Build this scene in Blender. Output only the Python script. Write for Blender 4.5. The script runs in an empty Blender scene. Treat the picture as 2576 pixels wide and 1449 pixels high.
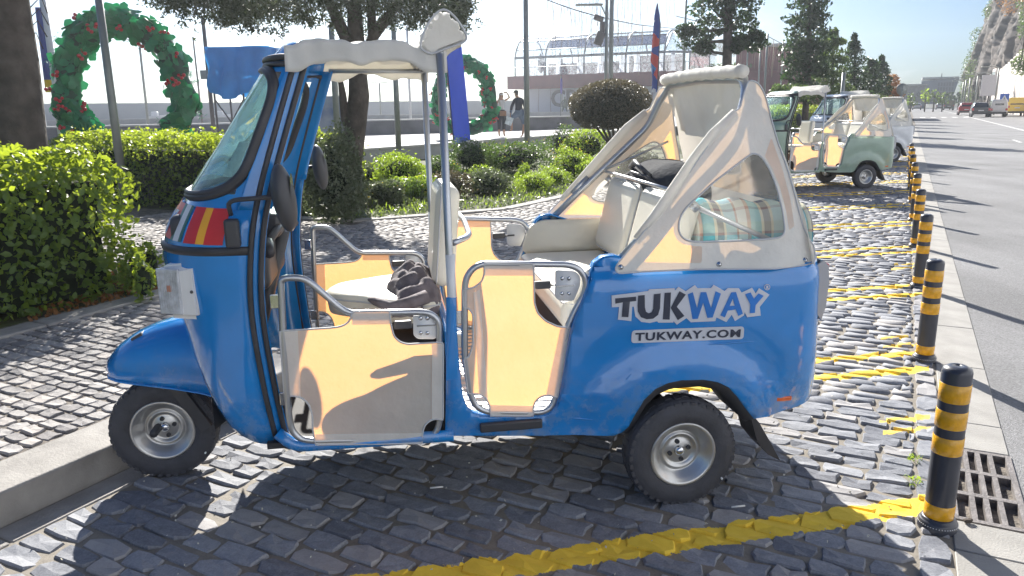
import bpy, bmesh, math, random
import numpy as np
from mathutils import Vector, Matrix, geometry
R_ = math.radians
rnd = random.Random(7)
NR = np.random.RandomState(11)
sc = bpy.context.scene
COL = sc.collection

# ------------------------------------------------------------------ camera
F_, CX_, CY_, HOR, ROLL, EYE = 1896., 1288., 724.5, 271., 0.013, 1.58
PIT = math.atan((CY_ - HOR) / F_)
cam = bpy.data.cameras.new('camera'); camo = bpy.data.objects.new('camera', cam); COL.objects.link(camo)
cam.lens = 36 * F_ / 2576; cam.sensor_width = 36; cam.clip_start = .05; cam.clip_end = 3000
c_, s_ = math.cos(ROLL), math.sin(ROLL); cp, sp = math.cos(PIT), math.sin(PIT)
UPV = Vector((0, sp, cp)); FW = Vector((0, cp, -sp)); XV = Vector((1, 0, 0))
rx = XV * c_ - UPV * s_; ry = XV * s_ + UPV * c_
camo.matrix_world = Matrix(((rx.x, ry.x, -FW.x, 0), (rx.y, ry.y, -FW.y, 0), (rx.z, ry.z, -FW.z, EYE), (0, 0, 0, 1)))
sc.camera = camo

# ------------------------------------------------------------------ sky, sun, exposure
SUN_AZ, SUN_EL = -10.0, 30.0
w = bpy.data.worlds.new('World'); sc.world = w; w.use_nodes = True
nt = w.node_tree; bg = nt.nodes['Background']
sky = nt.nodes.new('ShaderNodeTexSky'); sky.sky_type = 'NISHITA'; sky.sun_disc = False
sky.sun_elevation = R_(SUN_EL); sky.sun_rotation = R_(SUN_AZ)
sky.air_density = 1.0; sky.dust_density = 1.3; sky.ozone_density = 2.2
tc = nt.nodes.new('ShaderNodeTexCoord'); mp = nt.nodes.new('ShaderNodeMapping'); mp.inputs['Scale'].default_value = (2.2, 2.2, 9)
nz = nt.nodes.new('ShaderNodeTexNoise'); nz.inputs['Scale'].default_value = 2.3; nz.inputs['Detail'].default_value = 7; nz.inputs['Roughness'].default_value = .55
cr = nt.nodes.new('ShaderNodeValToRGB'); cr.color_ramp.elements[0].position = .57; cr.color_ramp.elements[1].position = .76
cr.color_ramp.elements[1].color = (.6, .6, .6, 1)
mx = nt.nodes.new('ShaderNodeMixRGB'); mx.inputs[2].default_value = (8.5, 8.9, 9.4, 1)
nt.links.new(tc.outputs['Generated'], mp.inputs[0]); nt.links.new(mp.outputs[0], nz.inputs[0]); nt.links.new(nz.outputs[0], cr.inputs[0])
tn = nt.nodes.new('ShaderNodeMixRGB'); tn.blend_type = 'MULTIPLY'; tn.inputs[0].default_value = 1; tn.inputs[2].default_value = (.46, .63, .87, 1); nt.links.new(sky.outputs[0], tn.inputs[1])
nt.links.new(cr.outputs[0], mx.inputs[0]); nt.links.new(tn.outputs[0], mx.inputs[1]); nt.links.new(mx.outputs[0], bg.inputs[0])
bg.inputs[1].default_value = 0.035
sun = bpy.data.lights.new('sun', 'SUN'); suno = bpy.data.objects.new('sun', sun); COL.objects.link(suno)
sun.energy = 3.6; sun.angle = R_(.53); sun.color = (1, .95, .87)
sd = Vector((math.sin(R_(SUN_AZ)) * math.cos(R_(SUN_EL)), math.cos(R_(SUN_AZ)) * math.cos(R_(SUN_EL)), math.sin(R_(SUN_EL))))
suno.rotation_mode = 'QUATERNION'; suno.rotation_quaternion = sd.to_track_quat('Z', 'Y')
vs = sc.view_settings; vs.view_transform = 'Standard'; vs.look = 'None'; vs.gamma = 1; vs.use_curve_mapping = False
vs.exposure = 1.85
HAZE_D = .0008
sc.cycles.max_bounces = 7; sc.cycles.transparent_max_bounces = 16; sc.cycles.volume_bounces = 0
sc.cycles.diffuse_bounces = 4; sc.cycles.glossy_bounces = 3; sc.cycles.transmission_bounces = 5

# ------------------------------------------------------------------ places
def ray(px, py):
    x = (px - CX_) / F_; y = -(py - CY_) / F_
    return (rx * x + ry * y + FW)
def G(px, py, z=0.0):
    d = ray(px, py); return Vector((0, 0, EYE)) + d * ((z - EYE) / d.z)
def Vd(px, py, dist):
    d = ray(px, py); return Vector((0, 0, EYE)) + d * (dist / math.hypot(d.x, d.y))
def az_of(px, py=260):
    d = ray(px, py); return math.atan2(d.x, d.y)
RAZ = R_(27.27); RV = Vector((math.sin(RAZ), math.cos(RAZ), 0)); RN = Vector((RV.y, -RV.x, 0))
def RD(al, ac, z=0.0):
    p = RV * al + RN * ac; p.z = z; return p
RROT = -RAZ   # local +Y along the road
UA = R_(81); U = Vector((math.sin(UA), math.cos(UA), 0)); VV = Vector((-U.y, U.x, 0))
TO = U * -1.0672 + VV * 3.3193      # under the front axle of the blue three-wheeler
def T(px, py, y):
    d = ray(px, py); t = (TO.dot(VV) + y) / d.dot(VV)
    P = Vector((0, 0, EYE)) + d * t
    return Vector((P.dot(U) - TO.dot(U), y, P.z))
def TX(px, py, y):
    p = T(px, py, y); return (p.x, p.z)

# ------------------------------------------------------------------ materials
MATS = {}
def N(nt, t, **k):
    n = nt.nodes.new(t)
    for a, b in k.items(): setattr(n, a, b)
    return n
def mat(name, col, rough=.6, metal=0., noise=.12, nscale=8., bump=0., bscale=40., trans=None, coat=0., col2=None, spec=.5, alpha=1., ior=1.45, detail=4., coord='Object'):
    if name in MATS: return MATS[name]
    m = bpy.data.materials.new(name); m.use_nodes = True; t = m.node_tree; b = t.nodes['Principled BSDF']
    b.inputs['Roughness'].default_value = rough; b.inputs['Metallic'].default_value = metal
    b.inputs['Specular IOR Level'].default_value = spec; b.inputs['Coat Weight'].default_value = coat; b.inputs['Coat Roughness'].default_value = .06
    b.inputs['Alpha'].default_value = alpha
    tc = N(t, 'ShaderNodeTexCoord')
    nz = N(t, 'ShaderNodeTexNoise'); nz.inputs['Scale'].default_value = nscale; nz.inputs['Detail'].default_value = detail
    t.links.new(tc.outputs[coord], nz.inputs['Vector'])
    mx = N(t, 'ShaderNodeMix', data_type='RGBA')
    c1 = [max(0, c * (1 - noise)) for c in col]; c2 = col2 or [min(1, c * (1 + noise)) for c in col]
    mx.inputs['A'].default_value = (*c1, 1); mx.inputs['B'].default_value = (*c2, 1)
    rp = N(t, 'ShaderNodeMapRange'); rp.inputs[1].default_value = .32; rp.inputs[2].default_value = .68
    t.links.new(nz.outputs[0], rp.inputs[0]); t.links.new(rp.outputs[0], mx.inputs['Factor'])
    t.links.new(mx.outputs['Result'], b.inputs['Base Color'])
    if bump:
        n2 = N(t, 'ShaderNodeTexNoise'); n2.inputs['Scale'].default_value = bscale; n2.inputs['Detail'].default_value = 5
        t.links.new(tc.outputs[coord], n2.inputs['Vector'])
        bp = N(t, 'ShaderNodeBump'); bp.inputs['Strength'].default_value = min(1, bump); bp.inputs['Distance'].default_value = .01 * max(1, bump)
        t.links.new(n2.outputs[0], bp.inputs['Height']); t.links.new(bp.outputs[0], b.inputs['Normal'])
    if trans:
        out = t.nodes['Material Output']; tl = N(t, 'ShaderNodeBsdfTranslucent'); tl.inputs[0].default_value = (*trans[1], 1)
        ms = N(t, 'ShaderNodeMixShader'); ms.inputs[0].default_value = trans[0]
        t.links.new(b.outputs[0], ms.inputs[1]); t.links.new(tl.outputs[0], ms.inputs[2]); t.links.new(ms.outputs[0], out.inputs[0])
    MATS[name] = m; return m
def clearmat(name, tint, mixf, rough=.03, milky=None):
    """thin clear sheet: transparent with a gloss, a little milky scatter if wanted"""
    m = bpy.data.materials.new(name); m.use_nodes = True; t = m.node_tree
    for n in list(t.nodes): t.nodes.remove(n)
    out = N(t, 'ShaderNodeOutputMaterial'); tr = N(t, 'ShaderNodeBsdfTransparent'); tr.inputs[0].default_value = (*tint, 1)
    gl = N(t, 'ShaderNodeBsdfGlossy'); gl.inputs['Roughness'].default_value = rough
    fr = N(t, 'ShaderNodeFresnel'); fr.inputs[0].default_value = 1.5
    m1 = N(t, 'ShaderNodeMixShader'); t.links.new(fr.outputs[0], m1.inputs[0]); t.links.new(tr.outputs[0], m1.inputs[1]); t.links.new(gl.outputs[0], m1.inputs[2])
    last = m1
    if milky:
        tl = N(t, 'ShaderNodeBsdfTranslucent'); tl.inputs[0].default_value = (*milky, 1)
        df = N(t, 'ShaderNodeBsdfDiffuse'); df.inputs[0].default_value = (*milky, 1)
        m0 = N(t, 'ShaderNodeMixShader'); t.links.new(tl.outputs[0], m0.inputs[1]); t.links.new(df.outputs[0], m0.inputs[2])
        tc = N(t, 'ShaderNodeTexCoord'); nz = N(t, 'ShaderNodeTexNoise'); nz.inputs['Scale'].default_value = 5; nz.inputs['Distortion'].default_value = 1.2
        t.links.new(tc.outputs['Object'], nz.inputs[0]); mr = N(t, 'ShaderNodeMapRange'); mr.inputs[1].default_value = .35; mr.inputs[2].default_value = .75
        mr.inputs[3].default_value = mixf * .45; mr.inputs[4].default_value = min(1, mixf * 1.7)
        t.links.new(nz.outputs[0], mr.inputs[0])
        m2 = N(t, 'ShaderNodeMixShader'); t.links.new(mr.outputs[0], m2.inputs[0])
        t.links.new(m1.outputs[0], m2.inputs[1]); t.links.new(m0.outputs[0], m2.inputs[2]); last = m2
    t.links.new(last.outputs[0], out.inputs[0]); return m

BLUE = mat('blue_paint', (.008, .235, .66), .2, noise=.05, coat=1., spec=.6)
GREENP = mat('sage_paint', (.29, .41, .33), .3, noise=.05, coat=.8)
WHITEP = mat('pale_blue_paint', (.70, .72, .74), .3, noise=.05, coat=.8)
def dirty(m):
    t = m.node_tree; b = t.nodes['Principled BSDF']; src = b.inputs['Base Color'].links[0].from_socket
    tc = N(t, 'ShaderNodeTexCoord'); sp = N(t, 'ShaderNodeSeparateXYZ'); t.links.new(tc.outputs['Object'], sp.inputs[0])
    nz = N(t, 'ShaderNodeTexNoise'); nz.inputs['Scale'].default_value = 9; nz.inputs['Detail'].default_value = 8; nz.inputs['Roughness'].default_value = .7; t.links.new(tc.outputs['Object'], nz.inputs[0])
    mr = N(t, 'ShaderNodeMapRange'); mr.inputs[1].default_value = .62; mr.inputs[2].default_value = .33; mr.inputs[3].default_value = 0; mr.inputs[4].default_value = .75; t.links.new(sp.outputs[2], mr.inputs[0])
    ml = N(t, 'ShaderNodeMath', operation='MULTIPLY'); t.links.new(mr.outputs[0], ml.inputs[0])
    m2 = N(t, 'ShaderNodeMapRange'); m2.inputs[1].default_value = .45; m2.inputs[2].default_value = .75; t.links.new(nz.outputs[0], m2.inputs[0]); t.links.new(m2.outputs[0], ml.inputs[1])
    a = N(t, 'ShaderNodeMath', operation='ADD'); t.links.new(ml.outputs[0], a.inputs[0]); n3 = N(t, 'ShaderNodeMapRange'); n3.inputs[1].default_value = .60; n3.inputs[2].default_value = .85; n3.inputs[4].default_value = .12; t.links.new(nz.outputs[0], n3.inputs[0]); t.links.new(n3.outputs[0], a.inputs[1])
    mx = N(t, 'ShaderNodeMix', data_type='RGBA'); mx.inputs['B'].default_value = (.30, .29, .27, 1); t.links.new(src, mx.inputs['A']); t.links.new(a.outputs[0], mx.inputs['Factor']); t.links.new(mx.outputs['Result'], b.inputs['Base Color'])
    rr = N(t, 'ShaderNodeMapRange'); rr.inputs[3].default_value = b.inputs['Roughness'].default_value; rr.inputs[4].default_value = .8; t.links.new(a.outputs[0], rr.inputs[0]); t.links.new(rr.outputs[0], b.inputs['Roughness'])
for m_x in (BLUE, GREENP, WHITEP): dirty(m_x)
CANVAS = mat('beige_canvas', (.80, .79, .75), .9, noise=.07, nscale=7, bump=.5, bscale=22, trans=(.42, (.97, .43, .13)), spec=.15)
CANVAS3 = mat('shaded_canvas', (.78, .77, .73), .9, noise=.08, nscale=6, bump=.7, bscale=16, trans=(.12, (.95, .60, .30)), spec=.15)  # less translucent copy of the canvas, keeps the hood sides looking shaded
CANVAS2 = mat('grey_beige_canvas', (.80, .79, .76), .9, noise=.07, nscale=7, bump=.8, bscale=14, trans=(.28, (.92, .88, .78)), spec=.15)
PIPING = mat('pale_piping', (.55, .56, .58), .6, noise=.03)
STEEL = mat('brushed_aluminium', (.52, .54, .57), .34, metal=.85, noise=.04)
CHROME = mat('chrome', (.7, .72, .75), .14, metal=1., noise=.02)
RUBBER = mat('black_rubber', (.045, .045, .052), .45, noise=.15, nscale=14)
TYRE = mat('tyre_rubber', (.062, .064, .075), .7, noise=.2, nscale=10, bump=.3, bscale=60)
BLACKP = mat('black_plastic', (.055, .057, .065), .45, noise=.1)
DARKIN = mat('dark_floor_mat', (.035, .036, .04), .8, noise=.2)
WHITEPL = mat('pale_grey_plastic', (.78, .79, .80), .38, noise=.03, coat=.3)
SILVERP = mat('silver_grey_plastic', (.42, .43, .46), .35, metal=.3, noise=.03)
RIM = mat('rim_steel', (.58, .58, .57), .3, metal=.75, noise=.08)
CREAM = mat('cream_vinyl', (.80, .77, .67), .42, noise=.03, bump=.08, bscale=50, coat=.15)
LENS = mat('clear_lens', (.50, .53, .58), .12, noise=.25, nscale=30, coat=1.)
ORANGE = mat('orange_lens', (.75, .12, .01), .2, noise=.05, coat=1.)
REDL = mat('red_lens', (.5, .02, .02), .2, noise=.05, coat=1.)
GLASSG = clearmat('green_tinted_glass', (.74, .93, .90), .22, milky=(.42, .72, .74))
PVC = clearmat('clear_film', (.97, .97, .95), .08, rough=.12, milky=(.85, .82, .74))
BUILDGLASS = clearmat('pavilion_glass', (.78, .85, .90), .3, milky=(.70, .78, .85))

# ------------------------------------------------------------------ mesh helpers
class MB:
    def __init__(s): s.v = []; s.f = []; s.m = []; s.smooth = []
    def add(s, vs, fs, mi=0, sm=False):
        o = len(s.v); s.v += [tuple(p) for p in vs]
        for f in fs: s.f.append(tuple(i + o for i in f)); s.m.append(mi); s.smooth.append(sm)
    def box(s, c, d, rot=None, mi=0, taper=(1, 1)):
        x, y, z = d[0] / 2, d[1] / 2, d[2] / 2
        P = [Vector((sx * x * (taper[0] if sz > 0 else 1), sy * y * (taper[1] if sz > 0 else 1), sz * z)) for sz in (-1, 1) for sy in (-1, 1) for sx in (-1, 1)]
        if rot is not None: P = [rot @ p for p in P]
        s.add([p + Vector(c) for p in P], [(0, 2, 3, 1), (4, 5, 7, 6), (0, 1, 5, 4), (2, 6, 7, 3), (0, 4, 6, 2), (1, 3, 7, 5)], mi)
    def rbox(s, c, d, r=.02, rot=None, mi=0, seg=3):
        """box with rounded edges"""
        bm = bmesh.new(); bmesh.ops.create_cube(bm, size=1)
        for v in bm.verts: v.co = Vector((v.co.x * d[0], v.co.y * d[1], v.co.z * d[2]))
        bmesh.ops.bevel(bm, geom=bm.edges[:] , offset=r, segments=seg, affect='EDGES', profile=.5)
        bm.verts.ensure_lookup_table()
        P = [v.co.copy() for v in bm.verts]
        if rot is not None: P = [rot @ p for p in P]
        bm.normal_update(); big = [max(abs(q) for q in f.normal) > .999 for f in bm.faces]; o = len(s.v)
        s.add([p + Vector(c) for p in P], [[v.index for v in f.verts] for f in bm.faces], mi, True)
        s.smooth[-len(big):] = [not g for g in big]; bm.free()
    def tube(s, pts, r, n=8, closed=False, mi=0, caps=True, flat=1.0):
        P = [Vector(p) for p in pts]; m = len(P); rs = r if isinstance(r, (list, tuple)) else [r] * m
        ring = []; up = None
        for i, p in enumerate(P):
            if closed: t = P[(i + 1) % m] - P[i - 1]
            else: t = P[min(i + 1, m - 1)] - P[max(i - 1, 0)]
            if t.length < 1e-9: t = Vector((0, 0, 1))
            t.normalize()
            if up is None:
                a = Vector((0, 0, 1)) if abs(t.z) < .9 else Vector((1, 0, 0)); up = (a - t * a.dot(t)).normalized()
            else:
                up = up - t * up.dot(t); up = up.normalized() if up.length > 1e-6 else t.orthogonal().normalized()
            b = t.cross(up); ring.append([p + (up * math.cos(2 * math.pi * k / n) + b * math.sin(2 * math.pi * k / n) * flat) * rs[i] for k in range(n)])
        vs = [q for rg in ring for q in rg]; fs = []
        for i in range(m if closed else m - 1):
            j = (i + 1) % m
            for k in range(n): fs.append((i * n + k, i * n + (k + 1) % n, j * n + (k + 1) % n, j * n + k))
        if caps and not closed: fs += [tuple(range(n))[::-1], tuple((m - 1) * n + k for k in range(n))]
        s.add(vs, fs, mi, True)
    def lathe(s, prof, c=(0, 0, 0), axis='z', n=24, mi=0, sm=True):
        vs = []; fs = []
        for (r, h) in prof:
            for k in range(n):
                a = 2 * math.pi * k / n; x, y = r * math.cos(a), r * math.sin(a)
                p = {'z': (x, y, h), 'y': (x, h, y), 'x': (h, x, y)}[axis]
                vs.append((p[0] + c[0], p[1] + c[1], p[2] + c[2]))
        for i in range(len(prof) - 1):
            for k in range(n):
                f = (i * n + k, i * n + (k + 1) % n, (i + 1) * n + (k + 1) % n, (i + 1) * n + k)
                fs.append(f if axis != 'y' else f[::-1])
        s.add(vs, fs, mi, sm)
    def grid(s, fn, nu, nv, mi=0, sm=True, closed_u=False):
        vs = [fn(i / (nu if closed_u else nu), j / nv) for j in range(nv + 1) for i in range(nu + (0 if closed_u else 1))]
        W_ = nu + (0 if closed_u else 1)
        fs = [(j * W_ + i, j * W_ + (i + 1) % W_, (j + 1) * W_ + (i + 1) % W_, (j + 1) * W_ + i) for j in range(nv) for i in range(nu)]
        s.add(vs, fs, mi, sm)
    def poly(s, loops, fn, mi=0, thick=None, cell=None, sm=True):
        """2-D polygon (first loop outer, others holes), mapped to 3-D by fn; cell = grid cut size; thick = offset vector"""
        bm = bmesh.new()
        L3 = [[Vector((a, b, 0)) for a, b in lp] for lp in loops]
        tris = geometry.tessellate_polygon(L3); flat = [p for lp in L3 for p in lp]
        bv = [bm.verts.new(p) for p in flat]
        for t in tris:
            try: bm.faces.new([bv[i] for i in t])
            except ValueError: pass
        if cell:
            xs = [p.x for p in flat]; ys = [p.y for p in flat]
            for ax, lo, hi in ((0, min(xs), max(xs)), (1, min(ys), max(ys))):
                k = lo + cell
                while k < hi:
                    no = Vector((1, 0, 0)) if ax == 0 else Vector((0, 1, 0))
                    bmesh.ops.bisect_plane(bm, geom=bm.verts[:] + bm.edges[:] + bm.faces[:], plane_co=no * k, plane_no=no, dist=1e-5); k += cell
        bm.verts.ensure_lookup_table(); bm.verts.index_update()
        vs = [Vector(fn(v.co.x, v.co.y)) for v in bm.verts]; fs = [[v.index for v in f.verts] for f in bm.faces]
        s.add(vs, fs, mi, sm)
        if thick is not None:
            th = Vector(thick); s.add([v + th for v in vs], [f[::-1] for f in fs], mi, sm)
            o = len(s.v)
            for e in bm.edges:
                if len(e.link_faces) == 1:
                    a, b = e.verts[0].index, e.verts[1].index
                    s.add([vs[a], vs[b], vs[b] + th, vs[a] + th], [(0, 1, 2, 3)], mi, False)
        bm.free()
    def build(s, name, mats, parent=None, loc=None, kind=None, fix=True):
        me = bpy.data.meshes.new(name); me.from_pydata(s.v, [], s.f)
        for m in (mats if isinstance(mats, (list, tuple)) else [mats]): me.materials.append(m)
        me.polygons.foreach_set('material_index', s.m); me.polygons.foreach_set('use_smooth', s.smooth); me.update()
        if fix:
            bm = bmesh.new(); bm.from_mesh(me); bmesh.ops.remove_doubles(bm, verts=bm.verts, dist=1e-5); bmesh.ops.recalc_face_normals(bm, faces=bm.faces); bm.to_mesh(me); bm.free()
        o = bpy.data.objects.new(name, me); COL.objects.link(o)
        if parent is not None: o.parent = parent
        if loc is not None: o.location = loc
        if kind: o['kind'] = kind
        return o
def sharp(o, ang=40):
    o.data.set_sharp_from_angle(angle=R_(ang)); return o
def thing(name, label, cat, loc=(0, 0, 0), rz=0., group=None):
    o = bpy.data.objects.new(name, None); COL.objects.link(o); o.location = loc; o.rotation_euler = (0, 0, rz); o.empty_display_size = .2
    return tag(o, label, cat, group)
def tag(o, label, cat, group=None):
    o['label'] = label; o['category'] = cat
    if group: o['group'] = group
    return o
def struct(o): o['kind'] = 'structure'; return o
def dup(root, loc=None, rz=None, label=None, group=None, scale=None):
    r = root.copy(); COL.objects.link(r)
    if loc is not None: r.location = loc
    if rz is not None: r.rotation_euler = (0, 0, rz)
    if scale is not None: r.scale = scale
    if label: r['label'] = label
    if group: r['group'] = group
    for ch in list(root.children):
        c = ch.copy(); COL.objects.link(c); c.parent = r
        for g in list(ch.children):
            d = g.copy(); COL.objects.link(d); d.parent = c
    return r
def smooth_path(pts, r=.05, seg=4, closed=False):
    """round the corners of a polyline"""
    P = [Vector(p) for p in pts]; out = []; m = len(P)
    for i in range(m):
        if not closed and i in (0, m - 1): out.append(P[i]); continue
        a, b, c = P[i - 1], P[i], P[(i + 1) % m]; d1 = min(r, (a - b).length * .45); d2 = min(r, (c - b).length * .45)
        p0 = b + (a - b).normalized() * d1; p2 = b + (c - b).normalized() * d2
        for k in range(seg + 1):
            t = k / seg; out.append(p0 * (1 - t) ** 2 + b * 2 * t * (1 - t) + p2 * t * t)
    return out
def sstep(a, b, x):
    t = max(0., min(1., (x - a) / (b - a))); return t * t * (3 - 2 * t)
def lerp_tab(tab, x):
    if x <= tab[0][0]: return tab[0][1]
    for (a, b), (c, d) in zip(tab, tab[1:]):
        if x <= c: return b + (d - b) * (x - a) / (c - a)
    return tab[-1][1]
def spline_tab(tab, x):
    """monotone-ish smooth table"""
    for k in range(len(tab) - 1):
        if x <= tab[k + 1][0] or k == len(tab) - 2:
            x0, y0 = tab[k]; x1, y1 = tab[k + 1]; t = max(0, min(1, (x - x0) / (x1 - x0)))
            m0 = (y1 - (tab[k - 1][1] if k else y0)) / (x1 - (tab[k - 1][0] if k else x0))
            m1 = ((tab[k + 2][1] if k + 2 < len(tab) else y1) - y0) / ((tab[k + 2][0] if k + 2 < len(tab) else x1) - x0)
            h = x1 - x0
            return (2*t**3-3*t*t+1)*y0 + (t**3-2*t*t+t)*h*m0 + (-2*t**3+3*t*t)*y1 + (t**3-t*t)*h*m1
def wob(x, y, z=0., f=1.):
    return (math.sin(x * 3.1 * f + 1.3 * y * f + 2) + math.sin(y * 4.3 * f - 2.1 * z * f + x * f) + math.sin(z * 5.7 * f + x * 2.3 * f + 1)) / 3
def bulk(name, V, Fq, mats, parent=None, mi=None, kind=None, smooth=False):
    """fast mesh from numpy arrays; all faces with the same corner count"""
    me = bpy.data.meshes.new(name); n, k = Fq.shape
    me.vertices.add(len(V)); me.vertices.foreach_set('co', V.astype(np.float32).ravel())
    me.loops.add(n * k); me.loops.foreach_set('vertex_index', Fq.astype(np.int32).ravel())
    me.polygons.add(n); me.polygons.foreach_set('loop_start', np.arange(0, n * k, k, dtype=np.int32)); me.polygons.foreach_set('loop_total', np.full(n, k, np.int32))
    for m in (mats if isinstance(mats, (list, tuple)) else [mats]): me.materials.append(m)
    if mi is not None: me.polygons.foreach_set('material_index', mi.astype(np.int32))
    if smooth: me.polygons.foreach_set('use_smooth', np.ones(n, bool))
    me.update(calc_edges=True); me.validate()
    o = bpy.data.objects.new(name, me); COL.objects.link(o)
    if parent is not None: o.parent = parent
    if kind: o['kind'] = kind
    return o
# ------------------------------------------------------------------ stone, paint and ground materials
LD = Vector((math.sin(R_(79.5)), math.cos(R_(79.5)), 0)); LN = Vector((-LD.y, LD.x, 0))
def cobble_mat(name, dark, light, paint=True, warm=None):
    m = bpy.data.materials.new(name); m.use_nodes = True; t = m.node_tree; b = t.nodes['Principled BSDF']; L = t.links
    def M(op, a, b_=None, c=None, clamp=False):
        n = N(t, 'ShaderNodeMath', operation=op); n.use_clamp = clamp
        for i, q in enumerate((a, b_, c)):
            if q is None: continue
            if isinstance(q, (int, float)): n.inputs[i].default_value = q
            else: L.new(q, n.inputs[i])
        return n.outputs[0]
    geo = N(t, 'ShaderNodeNewGeometry'); oi = N(t, 'ShaderNodeObjectInfo')
    pos = geo.outputs['Position']
    nb = N(t, 'ShaderNodeTexNoise'); nb.inputs['Scale'].default_value = 26; nb.inputs['Detail'].default_value = 6; nb.inputs['Roughness'].default_value = .62; L.new(pos, nb.inputs[0])
    nf = N(t, 'ShaderNodeTexNoise'); nf.inputs['Scale'].default_value = 130; nf.inputs['Detail'].default_value = 4; L.new(pos, nf.inputs[0])
    ns = N(t, 'ShaderNodeTexWhiteNoise', noise_dimensions='2D'); 
    rid = M('ADD', geo.outputs['Random Per Island'], oi.outputs['Random']); cb = N(t, 'ShaderNodeCombineXYZ'); L.new(rid, cb.inputs[0]); L.new(cb.outputs[0], ns.inputs[0])
    f = M('ADD', M('MULTIPLY', nb.outputs[0], .55), M('MULTIPLY', ns.outputs[0], .45))
    f = M('ADD', f, M('MULTIPLY', M('SUBTRACT', nf.outputs[0], .5), .5))
    mr = N(t, 'ShaderNodeMapRange'); mr.inputs[1].default_value = .25; mr.inputs[2].default_value = .78; L.new(f, mr.inputs[0])
    mx = N(t, 'ShaderNodeMix', data_type='RGBA'); mx.inputs['A'].default_value = (*dark, 1); mx.inputs['B'].default_value = (*light, 1); L.new(mr.outputs[0], mx.inputs['Factor'])
    col = mx.outputs['Result']
    if warm:
        mw = N(t, 'ShaderNodeMix', data_type='RGBA'); mw.inputs['B'].default_value = (*warm, 1); L.new(col, mw.inputs['A'])
        L.new(M('MULTIPLY', M('GREATER_THAN', ns.outputs[0], .80), .35), mw.inputs['Factor']); col = mw.outputs['Result']
    if paint:
        dp = N(t, 'ShaderNodeVectorMath', operation='DOT_PRODUCT'); L.new(pos, dp.inputs[0]); dp.inputs[1].default_value = LN
        dr = N(t, 'ShaderNodeVectorMath', operation='DOT_PRODUCT'); L.new(pos, dr.inputs[0]); dr.inputs[1].default_value = RN
        ne = N(t, 'ShaderNodeTexNoise'); ne.inputs['Scale'].default_value = 9; ne.inputs['Detail'].default_value = 6; ne.inputs['Roughness'].default_value = .7; L.new(pos, ne.inputs[0])
        e = M('MULTIPLY', M('SUBTRACT', ne.outputs[0], .5), .11)
        c = M('ADD', dp.outputs['Value'], e)
        k = M('SUBTRACT', M('MODULO', M('ADD', c, -3.95 + 1.645 / 2), 1.645), 1.645 / 2)
        band = M('LESS_THAN', M('ABSOLUTE', M('SUBTRACT', M('ABSOLUTE', k), .14)), .045)
        band = M('MULTIPLY', band, M('GREATER_THAN', c, 3.4))
        first = M('LESS_THAN', M('ABSOLUTE', M('SUBTRACT', M('SUBTRACT', c, M('MULTIPLY', dr.outputs['Value'], .055)), 2.390)), .066)
        msk = M('MAXIMUM', band, first)
        aw = M('MULTIPLY', M('LESS_THAN', dr.outputs['Value'], .262), M('GREATER_THAN', dr.outputs['Value'], -2.72)); msk = M('MULTIPLY', msk, aw)
        for (cc, a0, a1) in ((3.17, .02, .25), (3.05, .04, .25), (4.41, -.02, .15), (4.25, .0, .2), (6.4, .0, .2), (6.56, .02, .2)):
            q = M('LESS_THAN', M('ABSOLUTE', M('SUBTRACT', c, cc)), .022); q = M('MULTIPLY', q, M('GREATER_THAN', dr.outputs['Value'], a0)); q = M('MULTIPLY', q, M('LESS_THAN', dr.outputs['Value'], a1)); q = M('MULTIPLY', q, .8); msk = M('MAXIMUM', msk, q)
        # paint missing in the joints and where worn
        wn = M('GREATER_THAN', M('ADD', nf.outputs[0], M('MULTIPLY', nb.outputs[0], .8)), .60); msk = M('MULTIPLY', msk, wn)
        sx = N(t, 'ShaderNodeSeparateXYZ'); L.new(pos, sx.inputs[0])
        myl = N(t, 'ShaderNodeMix', data_type='RGBA'); myl.inputs['A'].default_value = (.72, .47, .04, 1); myl.inputs['B'].default_value = (.95, .68, .08, 1); L.new(nb.outputs[0], myl.inputs['Factor'])
        m3 = N(t, 'ShaderNodeMix', data_type='RGBA'); L.new(msk, m3.inputs['Factor']); L.new(col, m3.inputs['A']); L.new(myl.outputs['Result'], m3.inputs['B']); col = m3.outputs['Result']
    L.new(col, b.inputs['Base Color']); b.inputs['Roughness'].default_value = .78; b.inputs['Specular IOR Level'].default_value = .3
    bp = N(t, 'ShaderNodeBump'); bp.inputs['Strength'].default_value = .6; bp.inputs['Distance'].default_value = .0045
    hh = M('ADD', nb.outputs[0], M('MULTIPLY', nf.outputs[0], .35)); L.new(hh, bp.inputs['Height']); L.new(bp.outputs[0], b.inputs['Normal'])
    return m
COB = cobble_mat('basalt_cobble', (.15, .158, .182), (.335, .345, .37), warm=(.36, .32, .28))
SETT = cobble_mat('basalt_sett', (.19, .18, .18), (.44, .42, .40), paint=False, warm=(.38, .33, .29))
EARTHP = cobble_mat('joint_earth_painted', (.13, .115, .095), (.24, .215, .18))
EARTH = mat('joint_earth', (.16, .14, .12), .95, noise=.5, nscale=18, bump=1, bscale=60, coord='Object')
SOIL = mat('bed_soil', (.09, .075, .045), .95, noise=.5, nscale=3, bump=2, bscale=12, col2=(.10, .13, .035))
KERBM = mat('kerb_concrete', (.29, .275, .255), .85, noise=.18, nscale=7, bump=.35, bscale=90, detail=8)
SLABM = mat('slab_concrete', (.30, .29, .272), .85, noise=.14, nscale=5, bump=.3, bscale=120, detail=9)
ASPH = mat('asphalt', (.20, .20, .205), .7, noise=.30, nscale=90, bump=1.0, bscale=160, detail=6)
_a = ASPH.node_tree; _b = _a.nodes['Principled BSDF']; _s = _b.inputs['Base Color'].links[0].from_socket; _g = N(_a, 'ShaderNodeNewGeometry')
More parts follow.
